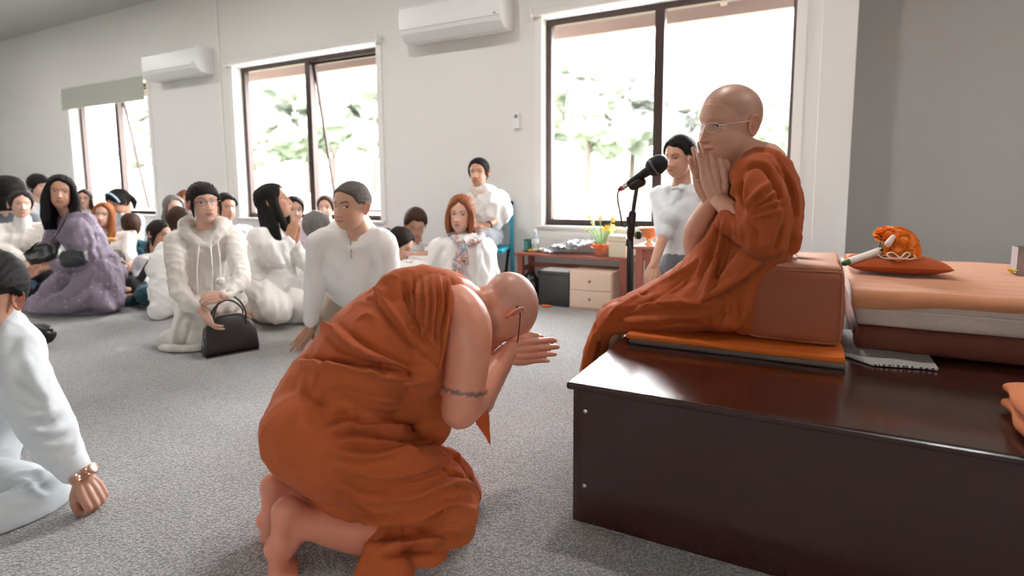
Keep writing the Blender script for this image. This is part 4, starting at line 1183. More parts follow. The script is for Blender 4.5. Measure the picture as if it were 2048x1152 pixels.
# ---------------------------------------------------------------- the kneeling monk, bowing with joined palms (right side to the camera)
def kneeling_monk():
    def q(x, y, l=0.0): return P(x, y, 1.45 + (x - 650) * .00050 - l)
    b = onZ(740, 1110)
    f = Fig('bald monk in orange robe kneeling and bowing with joined hands and bare tattooed arm', (b[0], b[1], 0), 'pink')
    hp = q(1000, 624, 0.0)
    inm = lambda x, y, z: unit(RGT * x + UPV * y + FWD * z)
    A = axes_from(inm(.02, -.99, .14), inm(.83, .06, .55))
    f.head(hp, A, 1.0, neck=q(900, 612, .0), neck_r=.053, res=150, brow=None, stubble=(.42, .24, .20), smile=0, eye=.002)
    f.vox = .0060; f.sm = 9
    # skull fused with neck and shoulders
    for c_, r_ in (((0, -.012, .030), (.0785, .1010, .0905)), ((0, .014, -.036), (.0650, .0700, .0780)), ((0, -.034, -.045), (.050, .048, .045))):
        f.ell(place(np.array([c_], float), A, hp)[0], r_, axes=A, nu=28, nv=20)
    # right arm, bare
    sh, el, wr_ = q(934, 655, .165), q(921, 818, .175), q(1012, 706, .055)
    f.tube([q(893, 606, .07), q(915, 622, .125), sh, q(934, 730, .175), el], [.062, .066, .064, .056, .050], sm=18)
    f.tube([el + np.array([0, 0, -.003]), q(950, 790, .14), q(985, 742, .09), wr_], [.047, .046, .036, .0265], sm=12)
    f.tube([q(925, 650, .13), q(905, 760, .12)], [.05, .05])
    # left arm, far side
    shl, ell_, wl = q(955, 640, -.17), q(960, 800, -.13), q(1018, 706, -.012)
    f.tube([shl, ell_], [.055, .048]); f.tube([ell_, wl], [.045, .026])
    # torso and back of the neck
    f.tube([q(680, 820), q(760, 720), q(840, 650), q(905, 615)], [.11, .12, .12, .09], up=(0, 0, 1), sm=10)
    hd = unit(q(1103, 701, -.03) - q(1014, 706, 0.02)); nn = unit(np.cross(hd, (0, 0, 1)));
    if np.dot(nn, FWD) < 0: nn = -nn            # away from the camera
    f.hand(wr_ + hd * .002, hd, nn, right=True, curl=(.03, .04, .03), thumb='along', spread=.03, scale=.98, voxel=.0026)
    f.hand(wl + hd * .002, hd, -nn, right=False, curl=(.03, .04, .03), thumb='along', spread=.03, scale=.98, voxel=.003)
    # lower legs and feet, toes tucked under
    for (ax_, ay, l, hx, hy, tx, ty, kx, ky) in ((602, 1040, .10, 574, 1012, 556, 1136, 760, 1070), (570, 985, -.07, 548, 962, 541, 1076, 760, 1010)):
        an, he, to, kn = q(ax_, ay, l), q(hx, hy, l + .01), q(tx, ty, l), q(kx, ky, l)
        f.tube([kn, (an + kn) / 2 + (0, 0, .0), an], [.058, .050, .036], sm=10)
        ball = (he * .30 + to * .70)
        f.tube([he + UPV * -.012, he * .55 + to * .45, ball, to], [(.030, .034), (.033, .026), (.040, .022), (.040, .017)], up=RGT, sm=14)
        f.tube([an, he + UPV * -.01], [.036, .031]); f.ell(he + UPV * -.012, (.036, .036, .036)); f.ell(ball + UPV * .01, (.034, .042, .030), nu=14)
        f.tube([an, ball + RGT * .012], [.034, .024])
        for k in range(5):
            lt = -.034 + .017 * k
            c = to + FWD * lt + RGT * .010; c[2] = max(c[2], .014)
            e = c + unit(RGT + np.array([0, 0, -.15])) * (.040 - .005 * k if l > 0 else .036)
            e[2] = max(e[2], .012)
            f.tube([c - RGT * .012, c + RGT * .008, e], [.0115, .0105, .0095 if k else .012])
    def paint(V, C):
        # tattoo ring round the arm above the elbow
        a = el - q(936, 720, .175); L = np.linalg.norm(a); a = a / L
        ctr = q(924, 786, .175); h = (V - ctr) @ a; rad = np.linalg.norm((V - ctr) - h[:, None] * a, axis=1)
        t_ = np.abs(h + .006 * np.cos(rad * 0) + .0035 * np.abs(np.sin(V @ RGT * 170))) < .0045
        near = (rad < .075) & t_ & ((V - ctr) @ FWD < .06) & (np.abs((V - ctr) @ RGT) < .062)
        C = C.copy(); C[near] = C[near] * .25 + np.array([.05, .06, .06]) * .75
        L_ = (V - hp) @ A.T; az = np.abs(np.arctan2(L_[:, 0], L_[:, 1])); zl = np.interp(az, [0, .5, .9, 1.2, 1.5, 2.0, math.pi], [.075, .07, .045, .02, .02, -.03, -.06])
        sc = (.5 * sstep(L_[:, 2], zl, zl + .02) * (np.linalg.norm(L_, axis=1) < .14))[:, None]; C = C * (1 - sc) + np.array([.46, .27, .22]) * sc
        low = V[:, 2] < .16; C[low] = C[low] * np.array([1.0, .93, .93])
        return C
    f.finish(paint)
    # hair fringe on the nape
    # ---- robe
    mb = MB(); t = mb.tube
    t([q(652, 860), q(655, 835), q(715, 745), q(775, 668), q(830, 625), q(872, 603)], [(.165, .140), (.175, .148), (.178, .138), (.182, .125), (.178, .102), (.150, .088)], 24, up=(0, 0, 1), sm=16)
    t([q(620, 870, .08), q(640, 860, -.08)], [.118, .118], 18)
    t([q(800, 590, .05), q(850, 580, .04), q(888, 590, .08)], [.070, .068, .060], 16, sm=8)
    t([q(845, 575, -.02), q(905, 590, -.12)], [.065, .07], 16)                    # far shoulder
    t([q(905, 590, -.12), q(940, 650, -.16), q(955, 720, -.15)], [.07, .065, .055], 14, sm=8)
    t([q(870, 610, .11), q(862, 680, .13), q(850, 745, .12)], [.045, .055, .06], 14, sm=8)        # cloth round the ribs up to the armpit
    t([q(868, 584, .125), q(868, 600, .150), q(862, 655, .175), q(850, 735, .155)], [.046, .046, .044, .042], 14, sm=10)        # edge of the robe under the bare shoulder
    t([q(760, 760, .02), q(850, 800, .03), q(862, 850, .03)], [.13, .085, .06], 16, sm=8)           # belly
    for l, x in ((.10, 0), (-.10, 10)):
        t([q(655 + x, 890, l), q(760 + x, 935, l), q(850 + x, 975, l * 1.05), q(898 + x, 1015, l * 1.1)], [.118, .112, .100, .082], 18, sm=10)     # thighs
        t([q(898 + x, 1015, l * 1.1), q(905 + x, 1050, l * 1.1), q(850, 1062, l)], [.074, .060, .052], 14, sm=8)
        t([q(800, 1010, l), q(860, 1060, l)], [.085, .070], 14)
    t([q(890, 930, 0), q(925, 985, 0)], [.05, .055], 14)
    t([q(690, 960, .07), q(800, 1015, .09)], [.095, .085], 14)
    t([q(870, 905, 0), q(905, 930, 0.02), q(930, 955, 0)], [.030, .035, .03], 12, sm=8)
    # hem trailing on the floor
    t([q(880, 1075, .13), q(800, 1100, .15), q(745, 1110, .16)], [(.05, .03), (.045, .028), (.03, .022)], 12, sm=8)
    t([q(770, 1060, .15), q(745, 1100, .17), q(725, 1150, .18)], [.026, .022, .026], 12, sm=8)
    t([q(800, 1070, .15), q(790, 1120, .18), q(770, 1160, .19)], [.035, .03, .03], 12, sm=8)
    t([q(850, 1070, .14), q(850, 1120, .17), q(830, 1165, .19)], [.045, .04, .035], 12, sm=8)
    t([q(900, 1050, .12), q(905, 1100, .14), q(890, 1150, .17)], [.055, .045, .035], 12, sm=8)
    t([q(725, 1150, .18), q(800, 1165, .19), q(890, 1150, .17)], [(.05, .012), (.05, .012), (.05, .012)], 12, sm=8)
    t([q(770, 1110, .17), q(790, 1170, .22), q(800, 1230, .26)], [.045, .05, .04], 12, sm=8)
    t([q(850, 1100, .15), q(860, 1160, .19), q(850, 1220, .23)], [.06, .055, .045], 12, sm=8)
    # corner hanging behind the elbow
    t([q(950, 780, -.10), q(962, 830, -.08), q(980, 888, -.06)], [(.030, .012), (.026, .010), (.004, .004)], 12, up=FWD, sm=10)
    S = []; a = S.append
    # waist fold: the ledge where the upper robe is tucked over the lower
    a(([(588, 722), (650, 732), (740, 742), (820, 750), (880, 752)], .012, .010)); a(([(590, 712), (650, 720), (740, 730), (830, 741)], -.016, .008))
    a(([(660, 660), (700, 690), (760, 715), (830, 735), (880, 742)], .010, .009)); a(([(650, 668), (690, 702), (750, 727), (820, 744)], -.011, .007))
    a(([(672, 645), (730, 690), (800, 722), (870, 740)], -.009, .007)); a(([(640, 665), (660, 655), (690, 672), (740, 705)], .009, .008))
    a(([(745, 580), (765, 620), (800, 660), (850, 710), (885, 740)], -.010, .008)); a(([(755, 575), (780, 620), (820, 668), (870, 725)], .009, .009))
    for i in range(6):
        x = 822 + i * 15
        a(([(x - 6, 548 - i * 1), (x + 2, 600), (x + 8 - i * 3, 665), (884, 738)], .0085, .0055)); a(([(x + 3, 546), (x + 10, 605), (x + 13 - i * 3, 668), (886, 740)], -.0095, .0050))
    a(([(800, 545), (812, 590), (840, 660), (880, 735)], -.009, .008))
    for ln in ([(700, 620), (720, 606), (745, 612)], [(712, 640), (735, 628), (752, 640)], [(735, 585), (755, 577), (775, 590)], [(725, 600), (748, 596), (770, 606)], [(760, 560), (785, 552), (805, 560)]): a((ln, .005, .006))
    # lower robe
    a(([(610, 745), (600, 800), (585, 850)], .004, .012)); a(([(640, 740), (622, 790)], .005, .009)); a(([(665, 745), (650, 790), (640, 830)], -.004, .008))
    a(([(640, 850), (680, 830), (720, 845), (760, 850)], -.010, .010)); a(([(660, 870), (720, 862), (800, 872), (870, 872)], -.016, .010)); a(([(650, 860), (710, 850), (790, 858), (870, 856)], .010, .009))
    a(([(660, 905), (740, 912), (820, 895), (870, 882)], .010, .009)); a(([(680, 890), (750, 895), (830, 880)], -.010, .008))
    a(([(815, 895), (850, 885), (878, 882)], -.018, .008))
    a(([(640, 790), (700, 785), (790, 800), (860, 790)], .006, .012)); a(([(700, 810), (780, 830), (850, 815)], -.006, .010))
    for i, dy in enumerate((0, 22, 46, 70, 92, 112)):
        a(([(650 + 10 * i, 925 + dy), (740, 950 + dy), (830, 945 + dy), (900, 915 + dy), (940 + i * 4, 925 + dy * 1.05)], .009 if i % 2 == 0 else -.007, .009))
        a(([(660 + 10 * i, 936 + dy), (745, 962 + dy), (835, 957 + dy), (905, 927 + dy), (945 + i * 4, 940 + dy)], -.010, .007))
    a(([(900, 890), (915, 920), (935, 945)], .008, .008)); a(([(880, 900), (905, 940), (940, 960)], -.010, .008)); a(([(920, 950), (950, 985), (972, 1040)], .006, .008)); a(([(860, 985), (915, 965), (945, 985)], .008, .008))
    a(([(740, 1078), (800, 1062), (870, 1060), (950, 1040)], -.010, .008)); a(([(760, 1095), (830, 1085), (910, 1080)], .010, .009)); a(([(760, 1110), (830, 1102), (905, 1098)], -.012, .008))
    S = [(l[0], l[1] * 1.3, l[2] * .88) + tuple(l[3:]) for l in S]
    S += [([(584, 716), (650, 724), (740, 738), (830, 750), (884, 756)], .016, .035, (0, 1)), ([(640, 668), (662, 652), (700, 684), (770, 716), (880, 744)], .012, .025, (0, 1))]
    f.cloth('robe', mb, M_robe, voxel=.0050, smooth=7, wr=.0030, wscale=9, seed=7, folds=S, fine=.5)
    f.hem('robe_hem', [(898, 566), (900, 600), (896, 645), (888, 690), (878, 735)], .005, M_robe)
    # spectacles: one side arm in view
    m_ = mat('black_plastic', (.012, .012, .012), .35)
    L = lambda *p: place(np.array(p, float), A, hp, 1.0)
    g = MB(); pts = L((.081, -.030, .004), (.0805, -.012, .014), (.079, .02, .013), (.072, .07, .010), (.060, .094, .008))
    pts2 = L((-.081, -.030, .004), (-.0805, -.012, .014), (-.079, .02, .013), (-.072, .07, .010), (-.060, .094, .008))
    for p_ in (pts, pts2): g.tube(p_, [.0028, .002, .0016, .0016, .0018], 8, up=(0, 1, 0), sm=16)
    for sg in (-1, 1):
        lens = L(*[(sg * .034 + .024 * math.cos(k), .100 - .004 * abs(math.cos(k)), .004 + .017 * math.sin(k)) for k in np.linspace(0, 6.283, 25)]); g.tube(lens, .0015, 6, round_caps=False)
    g.tube(L((-.01, .1, .008), (0, .103, .01), (.01, .1, .008)), .0015, 6)
    f.child('glasses', g, m_)
kneeling_monk()
# ---------------------------------------------------------------- the seated congregation
def cloth_mat(name, col, **k):
    d = dict(rough=.85, var=.05, vscale=12, bump=.18, bscale=350, sheen=.15, bdist=.003, spec=.2); d.update(k)
    r = d.pop('rough'); return mat(name, col, r, **d)
W_knit = cloth_mat('white_knit', (.83, .805, .78), bump=.3, bscale=220)
W_cot = cloth_mat('white_cotton', (.80, .785, .765))
W_cream = cloth_mat('cream_fleece', (.76, .71, .655), bump=.5, bscale=120, bdist=.006)
W_ivory = cloth_mat('ivory_cotton', (.78, .745, .70))
W_blue = cloth_mat('bluish_white_cotton', (.70, .74, .77))
K_black = cloth_mat('black_cloth', (.018, .018, .02))
K_khaki = cloth_mat('khaki_cotton', (.36, .29, .22))
K_lilac = cloth_mat('lilac_cotton', (.60, .50, .60))
K_grey = cloth_mat('grey_cloth', (.14, .15, .17))
K_teal = cloth_mat('teal_cloth', (.02, .07, .09))
K_pale = cloth_mat('pale_blue_trousers', (.66, .71, .74))
def spotted(name, base, dot, scale, size):
    m, nt, b = _nodes(name); N, L = nt.nodes.new, nt.links.new
    tc = N('ShaderNodeTexCoord'); vo = N('ShaderNodeTexVoronoi'); vo.inputs['Scale'].default_value = scale; vo.inputs['Randomness'].default_value = .6
    L(tc.outputs['Object'], vo.inputs['Vector'])
    cr = N('ShaderNodeValToRGB'); e = cr.color_ramp.elements; e[0].position = size; e[0].color = (*dot, 1); e[1].position = size + .06; e[1].color = (*base, 1)
    L(vo.outputs['Distance'], cr.inputs[0]); L(cr.outputs[0], b.inputs['Base Color']); b.inputs['Roughness'].default_value = .85
    return m
def motley(name, cols, scale):
    m, nt, b = _nodes(name); N, L = nt.nodes.new, nt.links.new
    tc = N('ShaderNodeTexCoord'); nz = N('ShaderNodeTexNoise'); nz.inputs['Scale'].default_value = scale; nz.inputs['Detail'].default_value = 1; nz.inputs['Distortion'].default_value = 1.5
    L(tc.outputs['Object'], nz.inputs['Vector'])
    cr = N('ShaderNodeValToRGB'); cr.color_ramp.interpolation = 'CONSTANT'; e = cr.color_ramp.elements
    ps = np.linspace(.3, .66, len(cols)); e[0].position = 0; e[0].color = (*cols[0], 1); e[1].position = ps[1]; e[1].color = (*cols[1], 1)
    for p_, c in zip(ps[2:], cols[2:]): q = e.new(p_); q.color = (*c, 1)
    L(nz.outputs['Fac'], cr.inputs[0]); L(cr.outputs[0], b.inputs['Base Color']); b.inputs['Roughness'].default_value = .6
    return m
K_purple = spotted('purple_dotted_cotton', (.235, .19, .245), (.42, .37, .43), 24, .15)
K_scarf = motley('patterned_silk', [(.70, .66, .60), (.10, .32, .46), (.75, .20, .05), (.55, .62, .66), (.05, .06, .10), (.72, .30, .10), (.15, .40, .50)], 26)
UPZ = np.array([0, 0, 1.0])

def sitter(label, D, head, yaw=0, pitch=0, roll=0, hs=1.0, skin='mid', female=False, hair=None, shirt=W_cot, pants=W_cot, byaw=None, lean=0.0, side=0.0,
           pose='cross', arms='lap', sw=.175, sleeve='long', hip_z=None, headkw={}, shirt_name='shirt', pants_name='trousers', wr=.008, seed=1, vox=.012, knee_f=.36,
           bulk=1.0, hands=True, hpose=dict(curl=(.5, .5, .3), thumb='along'), neck_drop=.150, group=None, collar=False, folds=None, pfolds=None, extra=None, pextra=None, res=84):
    H = P(head[0], head[1], D); A = facing(H, yaw, pitch, roll)
    byaw = yaw if byaw is None else byaw
    B = facing(H, byaw); fw, rt = B[1], B[0]
    N = H - UPZ * neck_drop * hs - fw * .035 * hs
    hz = hip_z if hip_z is not None else {'cross': .13, 'seiza': .20, 'kneel': .50, 'chair': .5}[pose]
    hip = np.array([N[0], N[1], hz]) - fw * lean + rt * side
    up = unit(N - hip); L = np.linalg.norm(N - hip)
    f = Fig(label, (hip[0], hip[1], 0), skin, group); f.vox = .011 if D > 2.5 else .008
    f.head(H, A, hs, neck=N - up * .03, neck_r=.048 if female else .056, res=res, female=female, **headkw)
    f.body = (hip, N, up, fw, rt)
    shl = {s: N + rt * s * sw * .92 - up * .068 + fw * .005 for s in (-1, 1)}
    bf = .82 * min(bulk, 1.0)
    chest = hip + (N - hip) * .72
    f.tube([hip, hip + (N - hip) * .45, chest, N - up * .05], [.10 * bf, .095 * bf, .10 * bf, .07 * bf], up=rt, sm=10)
    J = {}
    for s in (-1, 1):
        if isinstance(arms, dict) and s in arms:
            e, w = arms[s][:2]; e = P(e[0], e[1], D + e[2]); w = P(w[0], w[1], D + w[2])
        elif arms == 'side' or (isinstance(arms, dict)):
            e = shl[s] + rt * s * .04 - UPZ * .25 - fw * .02; w = e + fw * .14 - UPZ * .12 - rt * s * .05
        else:
            e = shl[s] + rt * s * .055 - UPZ * .23 + fw * .05; w = hip + fw * .25 + rt * s * .07 + UPZ * .06
        J[s] = (shl[s], e, w)
        f.tube([shl[s], e], [.044 * bf / .82, .038]); f.tube([e, w], [.036, .025])
        if hands:
            d = unit(w - e); hd = arms[s][2] if isinstance(arms, dict) and s in arms and len(arms[s]) > 2 else None
            pn = arms[s][3] if isinstance(arms, dict) and s in arms and len(arms[s]) > 3 else (-UPZ * .8 - rt * s * .3)
            hk = dict(hpose)
            if isinstance(arms, dict) and s in arms and len(arms[s]) > 4: hk.update(arms[s][4])
            f.hand(w - d * .005, d if hd is None else hd, pn, right=(s > 0), scale=.92 * hs if female else hs, voxel=.005 if D > 3.6 else .0038, **hk)
    # legs
    K = {}
    for s in (-1, 1):
        h0 = hip + rt * s * .09
        if pose == 'cross': k_, a_ = hip + fw * .26 + rt * s * .27 + UPZ * (.10 - hz), hip + fw * .36 - rt * s * .06 + UPZ * (.055 - hz)
        elif pose == 'seiza': k_, a_ = hip + fw * knee_f + rt * s * .10 + UPZ * (.085 - hz), hip - fw * .06 + rt * s * .09 + UPZ * (.05 - hz)
        elif pose == 'kneel': k_, a_ = np.array([*(hip + fw * .08 + rt * s * .10)[:2], .06]), np.array([*(hip - fw * .32 + rt * s * .09)[:2], .05])
        else: k_ = hip + fw * .40 + rt * s * .09 + UPZ * .01; a_ = np.array([*(k_ + fw * .02)[:2], .08])
        K[s] = (h0, k_, a_)
        f.tube([h0, k_], [.065 * bf / .82, .05 * bf / .82]); f.tube([k_, a_], [.048 * bf / .82, .034])
        if pose == 'cross': f.tube([a_, a_ + fw * .06 - rt * s * .13], [.030, .022])
        elif pose == 'chair': f.tube([a_, a_ + fw * .15 - UPZ * .04], [.032, .022])
        else: f.tube([a_, a_ - fw * .12], [.030, .022])
    f.finish()
    if hair: f.hair(**dict(dict(female=female, seed=seed), **hair))
    b = bulk
    mb = MB()
    # upper garment
    mb.tube([hip + UPZ * .0, hip + (N - hip) * .35, chest, N - up * .085], [(.165 * b, .125 * b), (.155 * b, .118 * b), (sw * .92, .118 * b), (sw * .72, .085)], 20, up=fw, sm=12)
    for s in (-1, 1): mb.tube([N - up * .045, N + rt * s * sw * .5 - up * .052, shl[s]], [.055, .054, .056 * b], 14, sm=6)
    mb.tube([N - up * .075, N - up * .030], [.074, .060], 14)
    for s in (-1, 1):
        a, e, w = J[s]; u2 = w + (e - w) * .10
        mb.tube([a, (a + e) / 2, e], [.066 * b, .060 * b, .056 * b], 14, sm=6)
        if sleeve == 'long': mb.tube([e, (e + u2) / 2, u2], [.056 * b, .050 * b, .038 * b], 14, sm=6)
    if extra: extra(mb, f, J, K)
    f.cloth(shirt_name, mb, shirt, voxel=vox, smooth=5, wr=wr, wscale=8, seed=seed, stretch=(1, 1, .8), folds=folds, fine=.75)
    mb = MB()
    mb.ell(hip + UPZ * .0, (.17 * b, .15 * b, min(.14, hz)))
    for s in (-1, 1):
        h0, k_, a_ = K[s]
        mb.tube([h0, k_], [.098 * b, .078 * b], 14); mb.tube([k_, a_ + (k_ - a_) * .12], [.072 * b, .055 * b], 14)
    if pextra: pextra(mb, f, J, K)
    V, F = remesh(mb, vox, 5); V = wrinkle(V, F, wr * 1.1, 8, seed + 5)
    if pfolds: V = strokes(V, F, pfolds)
    V[:, 2] = np.maximum(V[:, 2], .004)
    f.child(pants_name, (V, F), pants, fix=False)
    f.J, f.K = J, K
    return f
LONG = lambda L, ha=1.9, th=.03, fs=-.005, rad=.082, style='swept', **k: dict(style=style, thick=.016, curtain=(.03, L, ha, rad, th, fs), **k)

# ---- woman in the white hoodie with the handbag
def hoodie():
    D = 3.28
    img = lambda x, y, z: unit(RGT * x + UPV * y + FWD * z)
    arms = {-1: ((484, 560, -.10), (447, 592, -.26), img(-.75, -.15, -.3), img(-.1, -.5, .8), dict(curl=(.7, .8, .5), thumb='fold')),
            1: ((356, 580, -.10), (402, 622, -.25), img(.55, -.75, -.1), img(.5, .5, .6), dict(curl=(.35, .4, .3), thumb='along'))}
    def ex(mb, f, J, K):
        H = f.hp
        # hood lying round the neck, hem
        for s in (-1, 1): mb.tube([P(412 + s * 6, 492, D - .10), P(408 + s * 36, 462, D - .03), P(408 + s * 34, 445, D + .05), P(408, 448, D + .13)], [.020, .034, .040, .04], 12, sm=12)
        mb.tube([P(372, 606, D - .02), P(430, 622, D - .14), P(480, 600, D - .02)], [.045, .05, .045], 12, sm=8)
    def pex(mb, f, J, K):
        for a, b_, r in (((388, 615, .08), (366, 690, -.02), .075), ((362, 680, .05), (338, 700, .02), .05), ((462, 630, .10), (470, 690, .08), .075), ((425, 625, .06), (408, 690, .0), .085), ((398, 620, .08), (385, 690, -.02), .075), ((345, 700, .0), (395, 700, -.06), .035)):
            p1, p2 = P(a[0], a[1], D + a[2]), P(b_[0], b_[1], D + b_[2]); p1[2] = max(p1[2], r * .8); p2[2] = max(p2[2], r * .6)
            mb.tube([p1, p2], [r * 1.1, r], 14)
        # frilled hem
        c = [P(x, y, d) for x, y, d in ((322, 704, 3.14), (350, 709, 3.12), (380, 708, 3.12), (402, 703, 3.14))]
        for p in c: p[2] = .022
        mb.tube(c, [.02, .026, .026, .02], 10, sm=10)
    sw_f = [([(385, 500), (388, 540), (384, 585)], -.010, .016), ([(455, 500), (462, 540), (455, 580)], -.010, .016), ([(360, 520), (365, 560), (352, 590)], .008, .014), ([(352, 560), (375, 590), (395, 610)], .010, .014),
            ([(370, 560), (392, 592), (400, 612)], -.010, .012), ([(470, 520), (482, 555)], .008, .014), ([(440, 575), (465, 580), (485, 565)], -.010, .012), ([(430, 520), (428, 570), (432, 610)], -.006, .010), ([(425, 470), (424, 520)], -.008, .010)]
    f = sitter('woman in cream zip hoodie and glasses kneeling over a black handbag', D, (408, 408), 14, 2, -3, hs=1.0, skin='fair', female=True, byaw=8, lean=.17, knee_f=.27,
               hair=dict(color='dark', style='fringe', thick=.012, tail=([(0, -.11, .03), (0, -.135, .0), (.01, -.12, -.06)], [.03, .03, .015]), locks=[([(-.070, .045, .02), (-.073, .045, -.03), (-.068, .04, -.07)], [.010, .008, .004]), ([(.070, .045, .02), (.073, .045, -.03), (.068, .04, -.07)], [.010, .008, .004])]),
               shirt=W_cream, pants=W_ivory, pose='seiza', arms=arms, headkw=dict(lip=(.50, .13, .12), gaze=(.002, .001), smile=.1), shirt_name='hoodie', pants_name='skirt', bulk=.94, seed=11, vox=.0095, extra=ex, pextra=pex, folds=sw_f,
               pfolds=[([(360, 630), (350, 670), (345, 700)], .010, .016), ([(385, 640), (372, 680), (365, 702)], -.012, .014), ([(400, 650), (395, 700)], .010, .014), ([(330, 690), (340, 705)], .008, .01), ([(440, 640), (445, 690)], -.01, .015)], wr=.005, sw=.165, res=120)
    glasses(f, (.16, .07, .05), .0014)
    ch = mat('white_cord2', (.80, .77, .72), .7)
    f.child('drawstring', MB().tube([P(398, 490, D - .16), P(394, 540, D - .19), P(396, 588, D - .2)], .0035, 6, sm=8), ch)
    f.child('drawstring', MB().tube([P(436, 486, D - .16), P(440, 520, D - .19), P(441, 555, D - .21)], .0035, 6, sm=8), ch)
    f.child('pompom', MB().ell(P(441, 562, D - .21), .023), cloth_mat('pompom_wool', (.78, .74, .69), bump=.8, bscale=90, bdist=.01))
    f.child('zip', MB().tube([P(421, 485, D - .165), P(424, 530, D - .185), P(428, 580, D - .20)], .003, 6, sm=8), M_chrome)
hoodie()

# ---- woman with long black hair in profile
def profile_woman():
    D = 3.80
    img = lambda x, y, z: unit(RGT * x + UPV * y + FWD * z)
    arms = {1: ((548, 512, -.14), (580, 482, -.10), img(.25, .95, 0), img(.3, 0, .9), dict(curl=(.2, .3, .2))),
            -1: ((590, 510, .12), (588, 484, -.02), img(.15, .95, 0), img(-.1, 0, -.9), dict(curl=(.2, .3, .2)))}
    def ex(mb, f, J, K):
        mb.tube([P(540, 545, D), P(545, 568, D)], [(.17, .14), (.175, .15)], 16)
        mb.tube([P(548, 500, D - .14), P(560, 520, D - .14)], [.07, .065], 12)
        mb.tube([P(585, 500, D + .05), P(612, 530, D + .05)], [.06, .05], 12)
    def pex(mb, f, J, K):
        for (x0, y0, d0), (x1, y1, d1), r in (((520, 570, -.08), (555, 622, -.2), .10), ((580, 575, .1), (597, 618, .05), .085), ((520, 580, .02), (505, 622, .1), .10), ((540, 585, 0), (540, 625, 0), .1)):
            p1, p2 = P(x0, y0, D + d0), P(x1, y1, D + d1); p2[2] = max(p2[2], r * .75); mb.tube([p1, p2], [r, r * .9], 14)
    f = sitter('woman in white with long black hair seen from the side, hands at chest', D, (549, 406), 78, 16, 0, skin='mid', female=True, byaw=62, lean=.02,
               hair=dict(color='black', **LONG(.36, 1.75, .040, -.012, .086, locks=[([(.06, .03, .06), (.082, .02, -.02), (.085, .025, -.12), (.06, .05, -.24)], [.02, .024, .026, .012]), ([(-.06, .03, .06), (-.082, .02, -.02), (-.085, .025, -.12), (-.06, .05, -.24)], [.02, .024, .026, .012])])),
               shirt=W_cot, pants=W_ivory, pose='seiza', arms=arms, shirt_name='blouse', pants_name='skirt', seed=21, extra=ex, pextra=pex, bulk=1.12, vox=.0105,
               folds=[([(515, 480), (520, 520), (535, 550)], -.012, .016), ([(540, 470), (545, 500)], .01, .014), ([(560, 500), (575, 530), (580, 555)], -.014, .014), ([(530, 530), (560, 545), (590, 540)], .010, .012), ([(590, 500), (600, 520)], -.01, .012)],
               pfolds=[([(530, 580), (535, 610), (530, 635)], .010, .016), ([(552, 575), (560, 610), (556, 635)], -.014, .014), ([(575, 575), (590, 600)], .008, .012), ([(505, 590), (515, 630)], -.01, .014)])
    glasses(f, (.16, .07, .05), .0014)
profile_woman()

